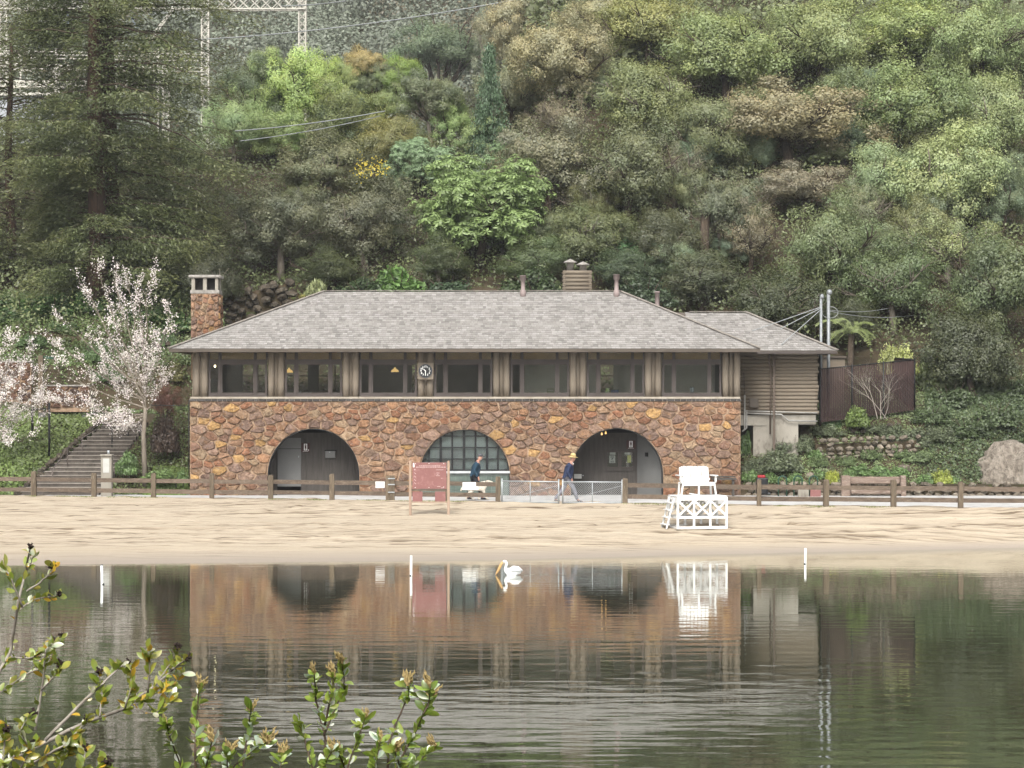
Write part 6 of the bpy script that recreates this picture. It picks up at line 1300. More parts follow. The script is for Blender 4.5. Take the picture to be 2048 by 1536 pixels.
# ---------------------------------------------------------------- garden shrubs (each its own plant)
G1 = 'grey-green shrubs on the garden slope'; L1 = 'rounded grey-green shrub on the garden slope below the annexe'
for px, py, rx, ry in ((1560, 940, 60, 45), (1515, 945, 40, 40), (1600, 900, 45, 42), (1650, 868, 50, 34), (1560, 905, 40, 40), (1830, 890, 55, 40), (1750, 862, 40, 26), (1790, 875, 40, 32), (1880, 880, 45, 36)): shrub(px, py, rx, ry, 'round', (112, 122, 92), L1, group=G1)
G2 = 'leafy green plants at the garden foot'; L2 = 'broad-leaved fresh green plant at the garden foot by the kerb wall'
for px, py, rx, ry in ((1500, 960, 28, 26), (1545, 962, 26, 22), (1590, 962, 26, 22), (1640, 955, 24, 22), (1725, 948, 34, 26), (1765, 955, 34, 30), (1800, 950, 30, 24), (1630, 915, 30, 22), (1850, 965, 26, 22), (1905, 965, 22, 18), (1700, 950, 22, 18)): shrub(px, py, rx, ry, 'broad', (122, 150, 92), L2, group=G2)
for px, py, rx, ry in ((1640, 930, 34, 24), (1690, 928, 34, 22), (1745, 915, 36, 26), (1800, 912, 30, 22), (1835, 920, 40, 34), (1780, 898, 30, 22)): shrub(px, py, rx, ry, 'round', (120, 138, 92), 'soft trailing green plant spilling over the terrace stones', group='plants over the terrace stones')
shrub(1666, 968, 19, 46, 'round', (168, 176, 72), 'bright yellow-green spurge clump beside the log bench', kk=1.0); shrub(1886, 968, 30, 38, 'round', (162, 172, 82), 'loose yellow-green spurge in flower near the rock outcrop', kk=1.0)
for px, py, rx, ry in ((1860, 842, 50, 46), (1935, 870, 60, 50), (1990, 850, 60, 60), (1900, 812, 60, 60), (2030, 800, 60, 70), (1965, 790, 60, 70)): shrub(px, py, rx, ry, 'round', (84, 100, 62), 'dark loose shrub on the ivy slope above the rock outcrop', group='dark shrubs above the outcrop')
shrub(1490, 905, 18, 50, 'broad', (86, 112, 58), 'dark green climber against the stone corner'); shrub(1662, 856, 26, 30, 'broad', (80, 108, 58), 'dark green bush at the foot of the slatted fence'); shrub(1715, 850, 34, 46, 'broad', (112, 132, 66), 'yellowish climbing bush on the slatted fence', D=98.3)
# bare pale sapling in front of the slatted fence
D_ = 98.0; sp = empty('bare_sapling', P(1762, 836, D_), 'thin bare pinkish sapling in front of the slatted fence', 'sapling'); mb = MB(); rr = random.Random(9)
def twigs(mb, p, d, L, r, depth, rr, up=.15, spread=.6):
    pts = [p.copy()]; n = 4
    for k in range(n): d = (d + Vector((rr.uniform(-.22, .22), rr.uniform(-.22, .22), rr.uniform(-.1, .1) + up * .3))).normalized(); p = p + d * L / n; pts.append(p.copy())
    mb.tube(pts, [r * (1 - .5 * k / n) for k in range(n + 1)], 5 if r > .012 else 3, False); tips = [pts[-1]]
    if depth > 0:
        for k in range(rr.choice((2, 3, 3))):
            q = pts[rr.choice((1, 2, 3, 4))]; d2 = (d + Vector((rr.uniform(-1, 1), rr.uniform(-1, 1), rr.uniform(-.4, .9))) * spread).normalized(); tips += twigs(mb, q, d2, L * rr.uniform(.55, .8), r * .55, depth - 1, rr, up, spread)
    return tips + pts[2:]
for k in range(4): twigs(mb, P(1755 + 6 * k, 838, D_), Vector((rr.uniform(-.6, .6), rr.uniform(-.3, .1), 1)).normalized(), 1.2, .022, 4, rr, .1, .8)
mb.build('branches', 'twig', sp)
# tree fern, variegated shrub, yucca, ferny things behind the annexe
D_ = 104.5; tf = empty('tree_fern', P(1700, 760, D_), 'tree fern with arching feathery fronds behind the annexe roof', 'fern'); MB().tube([P(1700, 770, D_), P(1702, 668, D_)], [.16, .13], 9).build('trunk', 'bark', tf); rr = random.Random(4)
for k in range(11):
    a = k * .571 + rr.uniform(-.25, .25); L = rr.uniform(1.0, 1.7); lf_ = rr.uniform(.5, 1.5); c = P(1702, 668, D_); C, N, T = [], [], []; spine = []
    for j in range(22): t_ = j / 21; spine.append(c + Vector((math.cos(a) * L * t_, math.sin(a) * L * t_, L * (lf_ * t_ - 1.05 * t_ * t_))))
    for j in range(2, 22):
        for sg in (-1, 1): side = Vector((-math.sin(a), math.cos(a), 0)) * sg; w = .34 * math.sin(math.pi * (j / 21) ** .7) + .04; C.append(spine[j] + side * w * .5); N.append((math.cos(a) * .3, -.8 , .7)); T.append(side + Vector((math.cos(a), math.sin(a), -.3)) * .5)
    C, N, T = map(lambda q: np.array([tuple(v) for v in q]), (C, N, T)); fr_m = leaf_mesh('frond', C - np.array(tf.location), N + r_.normal(0, .15, N.shape), np.full(len(C), .26), .22, np.ones((len(C), 3)) * r_.uniform(.8, 1.2, len(C))[:, None], T); o = link('frond', fr_m, tf, 'leaf'); o.color = tint(132, 146, 80, .7)
shrub(1790, 745, 55, 90, 'round', (176, 182, 116), 'tall variegated cream-green shrub beside the slatted fence', D=103.5, kk=.95); shrub(1870, 790, 70, 110, 'round', (120, 132, 84), 'tall loose green shrub beyond the corner of the slatted fence', D=104)
shrub(632, 592, 30, 38, 'spiky', (150, 158, 110), 'spiky grey yucca rosette on the bank above the roof hip', D=108.2, name='yucca', cat='plant'); shrub(610, 612, 34, 28, 'round', (142, 138, 70), 'ochre low shrub below the yucca above the roof hip', D=107.6); shrub(585, 600, 22, 20, 'round', (112, 92, 62), 'brown withered shrub among the dark rocks')
shrub(800, 592, 70, 70, 'broad', (104, 138, 68), 'bright green rounded bush behind the roof ridge', D=107.5); shrub(900, 600, 80, 60, 'round', (70, 92, 60), 'dark ivy mound behind the middle of the roof ridge', D=107.2); shrub(1070, 600, 80, 70, 'round', (78, 96, 58), 'dark shrub mound behind the roof vent at mid ridge', D=107.2); shrub(1290, 610, 80, 70, 'round', (72, 88, 60), 'dark shrub mound behind the roof vent at the hip end', D=107.2); shrub(730, 600, 70, 50, 'round', (74, 94, 56), 'dark ivy mound behind the chimney end of the ridge', D=107.2)
# yellow flowers in the scrub
ysh = empty('flowering_broom', P(742, 345, 118), 'scrub bush with bright yellow flowers on the slope', 'shrub'); C = []; rr = np.random.default_rng(8)
for px, py in ((742, 330), (722, 322), (760, 328), (735, 340), (770, 338), (715, 345), (750, 345)): C.append(np.array(P(px, py, 117.5)) + rr.normal(0, .22, (26, 3)))
C = np.concatenate(C) - np.array(ysh.location); o = link('flowers', leaf_mesh('flowers', C, rr.normal(size=C.shape) + np.array([0, -1, .4]), rr.uniform(.06, .14, len(C)), .8, np.ones_like(C)), ysh, 'leaf'); o['kind'] = 'stuff'; o.color = (.6, .48, .05, 1)
ysh.location.z = gz(ysh.location.x, 118); o.location.z = P(742, 345, 118).z - ysh.location.z
lf = bpy.data.objects.new('foliage', SH['round'][0]); COL.objects.link(lf); lf.parent = ysh; lf.location = (0, .6, o.location.z - 1.0); lf.scale = (1.6, 1.3, 1.5); lf.color = tint(104, 108, 66)
MB().tube([(0, .6, 0), (.1, .6, o.location.z)], .06, 6).build('stem', 'bark', ysh, True)
# left terrace shrubs
for px, py, rx, ry in ((60, 690, 46, 30), (130, 660, 40, 28), (20, 640, 50, 30), (90, 625, 50, 26), (190, 720, 40, 44), (215, 760, 44, 40), (330, 690, 30, 40)): shrub(px, py, rx, ry, 'round', (106, 130, 84), 'soft green shrub on the planted terrace behind the blossom trees', group='soft green terrace shrubs')
shrub(335, 900, 42, 90, 'round', (84, 68, 56), 'dark purplish-leaved bush in the gap beside the house corner', D=98.5); shrub(345, 760, 40, 44, 'round', (110, 108, 64), 'ochre-green shrub beside the chimney-end eave', D=104.5); shrub(320, 955, 40, 22, 'broad', (122, 146, 88), 'leafy green plant at the foot of the blossom tree', D=96.4); shrub(252, 945, 34, 52, 'broad', (112, 138, 84), 'leafy green bush beside the drinking fountain', D=96.8); shrub(365, 960, 16, 26, 'broad', (108, 136, 78), 'small leafy plant against the house corner', D=95.8); shrub(190, 870, 50, 60, 'round', (52, 64, 40), 'dark bush over the top of the steps', D=103.2)
for px, py in ((40, 632), (110, 628), (-10, 628), (170, 622), (300, 640), (370, 660)): shrub(px, py, 70, 46, 'round', (76, 104, 54), 'ivy-green hedge bush under the redwoods', group='ivy-green bushes under the redwoods')
# ---------------------------------------------------------------- redwoods
def redwood(px, D, z_top, reach_l, reach_r, r0, label, seed, leaves, tone):
    r = np.random.default_rng(seed); x0_ = PX(px, D); g = gz(x0_, D); t_ = empty('redwood_tree', (x0_, D, g), label, 'tree'); Ht = z_top - g; br = MB(); C, N, T, col = [], [], [], []
    MB().tube([(x0_ + .08 * math.sin(k), D, g - .4 + (Ht + .4) * k / 9) for k in range(10)], [r0 * (1.25 if k == 0 else 1) * (1 - .75 * k / 9) for k in range(10)], 12).build('trunk', 'redbark', t_)
    nb = 150
    for i in range(nb):
        f = .06 + .9 * (i + r.random()) / nb; z = g + Ht * f; a = r.uniform(0, 6.283); ca, sa = math.cos(a), math.sin(a); reach = (reach_r if ca > 0 else reach_l); L = (reach * abs(ca) + min(reach_l, reach_r) * .7 * abs(sa)) * (1 - .35 * f) * (.72 if f < .24 else 1) * r.uniform(.45, 1.05)
        if L < .8: L = .8
        n = 9; pts = []; droop = r.uniform(.12, .34); lift = r.uniform(-.05, .25)
        for k in range(n + 1): s = k / n; pts.append(np.array([x0_ + ca * L * s, D + sa * L * s, z + lift * L * s - droop * L * s * s + .06 * math.sin(k * 2 + i)]))
        br.tube([tuple(p) for p in pts], [max(.012, .07 * L / 6 * (1 - .9 * k / n)) for k in range(n + 1)], 5, False)
        m_ = int(leaves / nb * L / 4.6 * (1.1 if f < .36 else .66)); s = np.clip(r.beta(1.9, 1.25, m_) * 1.04, .1, 1.04); ii = np.clip((s * n).astype(int), 0, n - 1); P_ = np.array(pts); base = P_[ii] + (P_[ii + 1] - P_[ii]) * (s * n - ii)[:, None]
        side = r.choice([-1.0, 1.0], m_) * r.random(m_) ** .8 * (.4 + .17 * L * (1 - s * .5)); lat = np.array([-sa, ca, 0]); out = np.array([ca, sa, 0]); hang = -r.random(m_) ** 1.5 * (.55 + .05 * L)
        q = base + lat * side[:, None] + out * (np.abs(side) * .45)[:, None]; q[:, 2] += hang - np.abs(side) * .16 + r.normal(0, .05, m_); C.append(q)
        T.append(out * .8 + lat * np.sign(side)[:, None] * .8 + np.array([0, 0, -.45]) + r.normal(0, .35, (m_, 3))); N.append(r.normal(0, .5, (m_, 3)) + np.array([0, -.2, 1.0])); b = r.uniform(.75, 1.2); cc = np.ones((m_, 3)) * (b * r.uniform(.65, 1.35, m_))[:, None]
        tipb = np.clip(s - .7, 0, 1) * 1.4; cc[:, 0] *= 1 + tipb * .28; cc[:, 2] *= 1 - tipb * .2; col.append(cc)
    br.build('branches', 'bark', t_); C, N, T, col = map(np.concatenate, (C, N, T, col)); o = link('crown', leaf_mesh('crown', C - np.array([x0_, D, g]), N, .21 * r.uniform(.55, 1.3, len(C)), .3, col, T, r), t_, 'leaf'); o.color = tint(*tone, .95); return t_
redwood(191, 109.5, 33, 5.2, 9.0, .52, 'tall redwood with reddish trunk and long drooping branches beside the boathouse', 81, 150000, (100, 110, 70))
redwood(216, 111.5, 36, 5.5, 9.0, .56, 'second taller redwood with greyish trunk close behind the red trunk', 82, 105000, (96, 106, 68))
redwood(20, 114, 24, 5.0, 4.5, .3, 'smaller dark redwood at the edge of the terrace', 83, 60000, (98, 106, 68))
# ---------------------------------------------------------------- blossom trees
def blossom(px, py, D, stems, label, seed, nb, trunk_pts=None, bark='palebark'):
    rr = random.Random(seed); r = np.random.default_rng(seed); b = P(px, py, D); b.z = gz(b.x, D); t_ = empty('blossom_tree', b, label, 'tree'); mb = MB(); tips = []
    if trunk_pts: mb.tube([b - Vector((0, 0, .2))] + [P(*q, D) for q in trunk_pts], [.13, .11, .10, .085][:len(trunk_pts) + 1], 9)
    for (x0_, y0_), (x1_, y1_), rad in stems:
        a, e = P(x0_, y0_, D), P(x1_, y1_, D + rr.uniform(-1.2, 1.2)); n = 7; pts = [a.lerp(e, k / n) + Vector((rr.uniform(-.06, .06), rr.uniform(-.06, .06), math.sin(k / n * math.pi) * -.12)) for k in range(n + 1)]; mb.tube(pts, [rad * (1 - .8 * k / n) for k in range(n + 1)], 6, False); d = (e - a).normalized(); tips += [(p, .5 if k > 2 else .2) for k, p in enumerate(pts)]
        for k in range(7):
            q = pts[rr.randrange(1, n + 1)]; d2 = (d * .8 + Vector((rr.uniform(-1, 1), rr.uniform(-1, 1), rr.uniform(-.2, .9))) * .55).normalized(); tips += [(p, 1) for p in twigs(mb, q, d2, rr.uniform(.5, .95), rad * .3, 1, rr, .25, .5)]
    mb.build('branches', bark, t_); pts = np.array([tuple(p) for p, w in tips]); w = np.array([w for p, w in tips]); w = w / w.sum(); idx = r.choice(len(pts), nb, p=w); C = pts[idx] + r.normal(0, .075, (nb, 3)) - np.array(b)
    bw = r.uniform(.8, 1.08, nb); col = np.stack([bw, bw * r.uniform(.9, 1.0, nb), bw * r.uniform(.88, 1.0, nb)], 1); o = link('blossom', leaf_mesh('blossom', C, r.normal(size=C.shape) + np.array([0, -.6, .4]), r.uniform(.04, .085, nb), .9, col), t_, 'petal'); o.color = (.82, .80, .77, 1)
    k = nb // 5; idx = r.choice(len(pts), k, p=w); C = pts[idx] + r.normal(0, .08, (k, 3)) - np.array(b); o = link('young_leaves', leaf_mesh('young_leaves', C, r.normal(size=C.shape), r.uniform(.03, .07, k), .5, np.ones((k, 3)) * r.uniform(.7, 1.2, k)[:, None]), t_, 'leaf'); o.color = tint(128, 110, 82); return t_
S1 = [((291, 800), (168, 570), .05), ((291, 790), (205, 575), .045), ((290, 780), (232, 566), .05), ((291, 770), (258, 590), .045), ((292, 760), (276, 560), .04), ((293, 760), (293, 575), .04), ((292, 780), (150, 665), .05), ((290, 800), (130, 700), .045), ((290, 815), (118, 745), .045), ((288, 830), (112, 805), .04), ((290, 830), (150, 810), .04), ((292, 800), (338, 640), .03), ((292, 830), (196, 845), .04), ((291, 835), (235, 850), .035), ((293, 820), (330, 760), .03), ((291, 800), (215, 690), .04), ((291, 800), (195, 760), .04), ((292, 820), (265, 730), .04), ((292, 820), (290, 700), .04), ((290, 835), (262, 858), .03)]
blossom(291, 945, 97.0, S1, 'large pale pink blossom tree with slanting bare twigs beside the steps', 91, 10500, [(288, 905), (287, 870), (291, 815)])
S2 = [((-30, 850), (30, 672), .04), ((-30, 840), (62, 690), .04), ((-30, 860), (84, 735), .04), ((-30, 860), (88, 790), .035), ((-30, 870), (60, 840), .035), ((-30, 850), (5, 700), .035), ((-30, 870), (30, 880), .03), ((-30, 860), (70, 812), .03), ((-30, 850), (40, 760), .035)]
blossom(-34, 930, 97.6, S2, 'smaller blossom tree with brownish young leaves over the ivy bank', 92, 4600, [(-33, 900), (-30, 860)])
tree(330, 800, 40, 60, 'bare', (120, 84, 72), 'small dark red-leaved tree behind the blossom tree', name='plum_tree', D=99.5)

# ---------------------------------------------------------------- substation beyond the crest
DS = 205.0; sub = empty('substation_gantry', (PX(300, DS), DS, gz(PX(300, DS), DS)), 'white lattice steel substation gantry beyond the crest', 'gantry')
def lattice(a, b, w, nm, n=None, r=.055):
    a, b = Vector(a), Vector(b); d = (b - a).normalized(); u = Vector((0, 1, 0)) if abs(d.y) < .9 else Vector((1, 0, 0)); v = d.cross(u).normalized(); n = n or max(2, int((b - a).length / w)); mb = MB(); cs = [u * i * w / 2 + v * j * w / 2 for i, j in ((-1, -1), (1, -1), (1, 1), (-1, 1))]
    for c in cs: mb.bar(a + c, b + c, r * 2, r * 2)
    for k in range(n):
        p, q = a.lerp(b, k / n), a.lerp(b, (k + 1) / n)
        for i in range(4): c0, c1 = cs[i], cs[(i + 1) % 4]; mb.bar(p + c0, q + c1, r * 1.2, r * 1.2); mb.bar(p + c1, q + c0, r * 1.2, r * 1.2)
    return mb.build(nm, 'substation', sub)
zb_ = PZ(8, DS); lattice((PX(-40, DS), DS, zb_), (PX(612, DS), DS, zb_), 1.0, 'top_beam')
for px in (8, 411, 605, 208): x_ = PX(px, DS); lattice((x_, DS + .001, gz(x_, DS) - .5), (x_, DS + .001, zb_ + (.4 if px != 208 else -.6)), .62, 'column')
lattice((PX(-40, DS), DS - 6, PZ(155, DS)), (PX(90, DS), DS - 6, PZ(155, DS)), .55, 'low_beam'); lattice((PX(-40, DS), DS - 6, PZ(188, DS)), (PX(360, DS), DS - 6, PZ(188, DS)), .5, 'low_beam')
lattice((PX(353, DS), DS - 6, 17), (PX(353, DS), DS - 6, PZ(150, DS)), .5, 'column'); lattice((PX(140, DS), DS - 6, 17), (PX(140, DS), DS - 6, PZ(150, DS)), .5, 'column')
for py in (115, 121, 128, 142, 149): MB().tube([(PX(-40, DS), DS - 4, PZ(py, DS)), (PX(425, DS), DS - 4, PZ(py + 8, DS))], .07, 6).build('bus_pipe', 'substation', sub)
for px in (60, 130, 243, 330): MB().tube([(PX(px, DS), DS - 4, PZ(112, DS)), (PX(px, DS), DS - 4, 18)], .09, 6).build('bus_post', 'substation', sub)
for px, py, dx in ((136, 28, 0), (262, 34, 14)):
    mb = MB(); a, b = P(px, py, DS), P(px + dx, py + 26, DS)
    for k in range(8): p = a.lerp(b, k / 8); mb.lathe((p.x, p.y, p.z), [(.06, 0), (.2, .06), (.06, .1)], 10)
    mb.build('insulator', 'insul', sub)
lattice(P(300, 80, DS - 2), P(345, 20, DS - 2), .2, 'tie', 3, .03)
sb2 = empty('switch_house', (PX(60, DS), DS - 8, 16), 'pale grey switch house seen through the redwood branches', 'building'); boxp('wall', 'subgrey', sb2, PX(-60, DS - 8), PX(110, DS - 8), DS - 8, DS, 14, PZ(192, DS - 8)); boxp('roof', 'substation', sb2, PX(-64, DS - 8), PX(114, DS - 8), DS - 8.4, DS + .4, PZ(192, DS - 8) + .002, PZ(186, DS - 8))
sb3 = empty('transformer_house', (PX(210, DS), DS - 12, 14), 'long white equipment building low behind the redwoods', 'building'); boxp('wall', 'substation', sb3, PX(-30, DS - 12), PX(260, DS - 12), DS - 12, DS - 8.5, 10, PZ(290, DS - 12)); boxp('roof', 'subgrey', sb3, PX(-34, DS - 12), PX(264, DS - 12), DS - 12.4, DS - 8.45, PZ(290, DS - 12) + .002, PZ(284, DS - 12))
wire((P(380, 80, 196), P(1060, -6, 170)), .05, 'long pale power line crossing above the lime-green tree', .5); wire((P(690, 2, 196), P(560, 12, 205)), .05, 'short power line leaving the gantry end', .1); wire((P(-20, 44, 200), P(400, 18, 204)), .035, 'thin power line under the gantry beam', .3)
wire((P(470, 262, 112), P(770, 222, 118)), .028, 'upper dark cable across the scrub beside the redwoods', .12); wire((P(480, 282, 112), P(760, 232, 118)), .022, 'lower dark cable across the scrub beside the redwoods', .12)
# ---------------------------------------------------------------- far wooded hill (one hazy mass) and three trees one can tell apart on it
r = np.random.default_rng(99); C, N, col = [], [], []
for i in range(270):
    D_ = r.uniform(232, 345); px = r.uniform(-80, 1120); X = PX(px, D_); R = r.uniform(3.0, 6.5); g = gz(X, D_); n = 650; v = dirs(n, r); v[:, 2] *= .8; C.append(np.array([X, D_, g + R * .8]) + v * R * (r.random(n) ** .35)[:, None]); N.append(v + np.array([0, 0, .5]) + r.normal(0, .25, (n, 3))); b = r.uniform(.65, 1.15); tone = np.array([1, 1, 1.0]) if r.random() > .12 else np.array([1.25, .95, .8]); col.append(np.ones((n, 3)) * tone * (b * r.uniform(.92, 1.08, n))[:, None])
C, N, col = map(np.concatenate, (C, N, col)); o = link('far_woods', leaf_mesh('far_woods', C, N, r.uniform(.28, .62, len(C)), .7, col, None, r), None, 'leaf'); o.color = tint(134, 142, 124, 1.0); tag(o, 'hazy wooded hillside beyond the substation', 'woods', kind='stuff')  # pale greyish tint paints part of the distance haze into the leaves
tree(880, 95, 130, 75, 'oak', (112, 128, 98), 'broad hazy grey-green tree on the far hill', name='far_tree', D=250, gap=0); tree(985, 80, 40, 95, 'loose', (140, 146, 120), 'tall pale leafless-looking tree on the far hill', name='far_tree', D=240, bare=True, bark='palebark'); tree(120, 60, 110, 60, 'loose', (112, 120, 92), 'hazy scrubby tree behind the gantry columns', name='far_tree', D=260)
# near-bank trees behind the viewer: what the windows and the water's near ripples mirror
for i, (x_, y_, h) in enumerate(((-26, -16, 9), (-17, -22, 11), (-8, -18, 8), (2, -24, 12), (10, -17, 9), (19, -22, 11), (28, -16, 9), (-34, -26, 12), (36, -26, 12), (-2, -34, 14), (14, -36, 14), (-20, -38, 14))):
    g = float(bank(np.array(float(x_)), np.array(float(y_)))); t_ = empty('bank_tree', (x_, y_, g), 'olive oak on the near shore behind the viewer', 'tree', 'oaks on the near shore'); cr = bpy.data.objects.new('crown', CR['oak'][i % 5]); COL.objects.link(cr); cr.parent = t_; cr.location = (0, 0, h * .6); cr.scale = (h * .55, h * .55, h * .5); cr.color = tint(96, 108, 64, .8)
    tk = bpy.data.objects.new('trunk', TRm['bark', i % 4]); COL.objects.link(tk); tk.parent = t_; tk.location = (0, 0, h * .6); tk.scale = (h * .5, h * .5, h * .4)
# ---------------------------------------------------------------- foreground shrubs on the near bank: every leaf a part
def leaf_shape(L, w, fold, seed):
    rr = random.Random(seed); prof = [(0, .05), (.18, .55), (.42, .95), (.66, 1.0), (.86, .66), (1, .03)]; V = []; 
    for t_, k in prof: c = -.18 * L * t_ * t_; V += [(t_ * L, -w * k / 2, c + fold * k * w), (t_ * L, 0, c), (t_ * L, w * k / 2, c + fold * k * w)]
    fs = []; 
    for i in range(len(prof) - 1): a = 3 * i; fs += [(a, a + 3, a + 4, a + 1), (a + 1, a + 4, a + 5, a + 2)]
    me = bpy.data.meshes.new('leaf'); me.from_pydata(V, [], fs); me.polygons.foreach_set('use_smooth', [True] * len(fs)); ca = me.color_attributes.new('Col', 'FLOAT_COLOR', 'POINT'); ca.data.foreach_set('color', [rr.uniform(.85, 1.12) if i % 4 != 3 else 1.0 for i in range(len(V) * 4)]); me.materials.append(M['leaf_near']); return me
LEAF = [leaf_shape(.040, .020, .18, 1), leaf_shape(.034, .019, .26, 2), leaf_shape(.046, .021, .10, 3), leaf_shape(.028, .015, .2, 4)]
def bud_mesh(seed, L, w, m_):
    rr = random.Random(seed); mb = MB()
    for k in range(7): a = k * 2.4; z = L * k / 9; mb.tube([(0, 0, z), (math.cos(a) * w, math.sin(a) * w, z + L * .25), (math.cos(a) * w * .7, math.sin(a) * w * .7, z + L * .45)], [w * .35, w * .45, w * .1], 4)
    me = bpy.data.meshes.new('catkin'); me.from_pydata(mb.v, [], mb.f); me.materials.append(M[m_]); return me
mat('catkin', S(196, 178, 120, .6), S(168, 142, 96, .6), 200, .9, 0); mat('seedhead', S(66, 52, 46), S(48, 38, 34), 200, .9, 0); M['catkin'] = MATS['catkin']; M['seedhead'] = MATS['seedhead']
CAT = bud_mesh(1, .032, .005, 'catkin'); CAT2 = bud_mesh(2, .018, .008, 'seedhead')
def fore_shrub(D0, branches, label, seed, dens, tones, m_, heads):
    rr = random.Random(seed); root = P(branches[0][0][0][0], 1620, D0); root.z = float(bank(np.array(root.x), np.array(D0))); t_ = empty('foreground_shrub', root, label, 'shrub'); cnt = 0
    for pts, rad, n_leaf, head in branches:
        dd = rr.uniform(-.25, .25); Q = [P(x_, y_, D0 + dd + .04 * i * rr.uniform(-1, 1)) for i, (x_, y_) in enumerate(pts)]; fine = []
        for i in range(len(Q) - 1):
            for k in range(4): fine.append(Q[i].lerp(Q[i + 1], k / 4) + Vector((rr.uniform(-1, 1), rr.uniform(-1, 1), rr.uniform(-1, 1))) * .0014)
        fine.append(Q[-1]); n = len(fine); MB().tube(fine, [rad * (1 - .65 * k / n) for k in range(n)], 6).build('branch', m_, t_)
        for k in range(n_leaf):
            if cnt >= 296: break
            f = rr.random() ** .7; i = min(int(f * (n - 1)), n - 2); p = fine[i].lerp(fine[i + 1], rr.random()); d = (fine[min(i + 1, n - 1)] - fine[i]).normalized(); out = (d * .6 + Vector((rr.uniform(-1, 1), rr.uniform(-1, 1), rr.uniform(-.5, .9)))).normalized()
            o = bpy.data.objects.new('leaf', rr.choice(LEAF)); COL.objects.link(o); o.parent = t_; x_ax = out; y_ax = Vector((rr.uniform(-1, 1), rr.uniform(-1, 1), rr.uniform(-1, 1))).cross(x_ax).normalized(); z_ax = x_ax.cross(y_ax); mtx = Matrix((x_ax, y_ax, z_ax)).transposed().to_4x4(); mtx.translation = p - root; o.matrix_local = mtx; s_ = rr.uniform(.7, 1.25) * dens; o.scale = (s_, s_, s_); o.color = tint(*rr.choice(tones), rr.uniform(.8, 1.15)); cnt += 1
        if head:
            for q in range(head): o = bpy.data.objects.new('catkin' if heads is CAT else 'seed_head', heads); COL.objects.link(o); o.parent = t_; o.location = fine[-1] - root + Vector((rr.uniform(-.004, .004), 0, -.004)); o.rotation_euler = (rr.uniform(-.6, .6), rr.uniform(-.6, .6), rr.uniform(0, 6)); s_ = rr.uniform(.8, 1.3); o.scale = (s_, s_, s_)
    return t_
TN = [(134, 146, 50), (150, 156, 62), (118, 132, 44), (168, 164, 74), (188, 192, 160), (128, 140, 56), (140, 150, 58), (196, 160, 48)]; TC = [(126, 146, 54), (138, 156, 62), (112, 134, 48), (150, 166, 70), (196, 206, 186), (128, 148, 56), (142, 158, 64)]
fore_shrub(6.2, [([(-60, 1420), (0, 1340), (22, 1300), (38, 1200), (52, 1140), (60, 1095)], .0062, 30, 1), ([(36, 1222), (65, 1200), (118, 1190)], .003, 22, 1), ([(52, 1183), (80, 1165), (102, 1145), (108, 1135)], .003, 14, 1), ([(44, 1215), (20, 1150), (8, 1135)], .003, 16, 0), ([(56, 1140), (64, 1120), (72, 1108)], .002, 12, 0),
    ([(-60, 1480), (0, 1385), (60, 1345), (100, 1325), (112, 1290)], .0045, 44, 2), ([(22, 1315), (60, 1316), (95, 1300), (125, 1275)], .003, 34, 1), ([(70, 1460), (84, 1370), (92, 1300), (110, 1285)], .004, 40, 1), ([(84, 1380), (110, 1350), (122, 1330)], .003, 20, 1)],
    'tall near shrub with an upright pale grey leader and sparse yellow-green leaves', 101, .74, TN, 'twig', CAT2)
fore_shrub(5.9, [([(-60, 1560), (60, 1500), (160, 1450), (240, 1420), (300, 1380), (345, 1340), (372, 1318)], .0070, 60, 1), ([(90, 1480), (180, 1390), (230, 1345), (250, 1325)], .005, 30, 1), ([(250, 1415), (262, 1380), (262, 1330)], .003, 28, 0), ([(295, 1385), (300, 1330), (296, 1300)], .003, 36, 0), ([(318, 1360), (340, 1330), (353, 1296)], .002, 10, 2), ([(270, 1418), (310, 1428), (345, 1395)], .0025, 22, 0), ([(200, 1432), (205, 1390), (196, 1345)], .003, 24, 1), ([(320, 1362), (345, 1372), (366, 1345)], .002, 16, 0), ([(240, 1420), (290, 1400), (330, 1375)], .003, 40, 0)],
    'near shrub sending a long crooked grey branch with seed heads over the water', 103, .74, TN, 'twig', CAT2)
fore_shrub(5.7, [([(-40, 1600), (60, 1530), (130, 1490), (175, 1440)], .005, 60, 1), ([(0, 1560), (10, 1490), (8, 1460)], .004, 40, 2), ([(30, 1560), (60, 1500), (40, 1460), (60, 1430)], .003, 44, 1), ([(100, 1580), (120, 1520), (150, 1490)], .003, 44, 1), ([(-20, 1560), (30, 1510), (70, 1490)], .003, 50, 1), ([(150, 1600), (165, 1540), (170, 1500)], .003, 30, 1), ([(190, 1600), (205, 1540), (215, 1525)], .003, 20, 2)],
    'low leafy near shrub with yellowing leaves under the long grey branch', 104, .8, TN, 'twig', CAT2)
fore_shrub(5.4, [([(392, 1580), (390, 1490), (394, 1440), (398, 1375)], .0035, 40, 3), ([(345, 1600), (360, 1530), (338, 1470), (332, 1445)], .003, 40, 1), ([(480, 1600), (490, 1500), (498, 1450), (502, 1418)], .003, 34, 2), ([(420, 1600), (470, 1530), (520, 1490), (535, 1485)], .003, 50, 3), ([(440, 1600), (455, 1540), (456, 1505)], .003, 34, 3), ([(370, 1600), (410, 1540), (425, 1480)], .003, 44, 2), ([(540, 1600), (560, 1540), (565, 1510)], .003, 36, 3)],
    'near shrub with a single tall flower-tipped stem and oval green leaves', 102, .72, TC, 'twigdark', CAT)
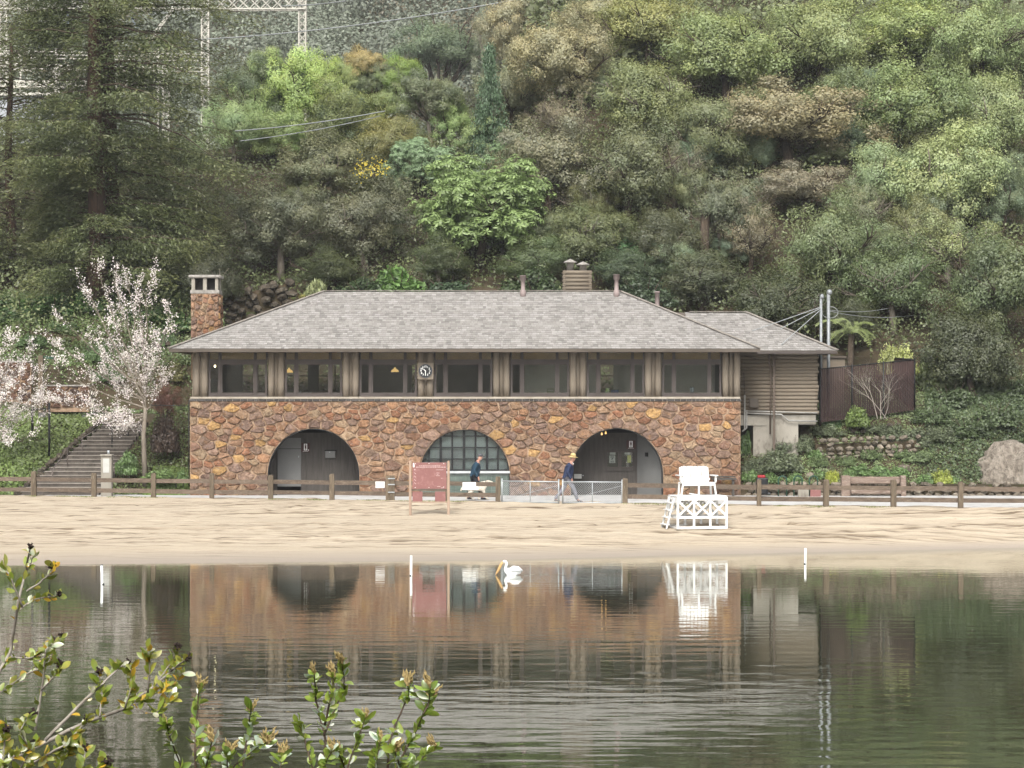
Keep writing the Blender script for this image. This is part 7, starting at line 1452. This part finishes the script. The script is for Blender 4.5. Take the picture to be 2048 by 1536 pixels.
fore_shrub(5.5, [([(645, 1600), (650, 1480), (632, 1400), (628, 1345)], .0038, 40, 2), ([(648, 1470), (668, 1420), (690, 1380), (684, 1325)], .003, 44, 5), ([(650, 1450), (664, 1390), (668, 1350)], .003, 28, 4), ([(640, 1590), (620, 1520), (606, 1470), (596, 1445)], .003, 40, 0), ([(680, 1600), (700, 1520), (722, 1460), (730, 1435)], .003, 40, 3), ([(600, 1600), (640, 1550), (665, 1500)], .003, 50, 2), ([(700, 1600), (690, 1540), (676, 1500)], .003, 40, 2)],
    'near shrub with the tallest tan flower spike and forked brown stems', 105, .72, TC, 'twigdark', CAT)
fore_shrub(5.3, [([(770, 1600), (780, 1480), (795, 1440), (818, 1390), (815, 1368)], .0035, 40, 4), ([(780, 1560), (810, 1500), (835, 1455), (862, 1390)], .0035, 50, 3), ([(800, 1580), (830, 1530), (868, 1495)], .003, 34, 4), ([(740, 1600), (752, 1530), (760, 1480)], .003, 50, 2), ([(800, 1600), (800, 1540), (790, 1500)], .003, 44, 2), ([(845, 1430), (858, 1405), (862, 1372)], .002, 12, 2)],
    'leaning near shrub with yellowing tip leaves and tan flower spikes', 106, .72, TC, 'twigdark', CAT)

# ---------------------------------------------------------------- haze: one even box of air round the whole place
hb = bpy.data.meshes.new('haze'); x0_, x1_, y0_, y1_, z0_, z1_ = -160, 160, -95, 705, -4, 240
hb.from_pydata([(x, y, z) for z in (z0_, z1_) for y in (y0_, y1_) for x in (x0_, x1_)], [], [(0, 2, 3, 1), (4, 5, 7, 6), (0, 1, 5, 4), (2, 6, 7, 3), (0, 4, 6, 2), (1, 3, 7, 5)])
hz_o = bpy.data.objects.new('haze', hb); COL.objects.link(hz_o); hz_o['kind'] = 'stuff'; hz_o['label'] = 'thin pale moist air over the lake and hill'; hz_o['category'] = 'haze'
t = NT('haze'); t.t.nodes.remove(t.b); pv = t.n('ShaderNodeVolumePrincipled'); pv.inputs['Color'].default_value = (.92, .95, 1, 1); pv.inputs['Density'].default_value = HAZE; pv.inputs['Anisotropy'].default_value = .2; t.l(pv.outputs[0], t.o.inputs['Volume']); hb.materials.append(t.m)
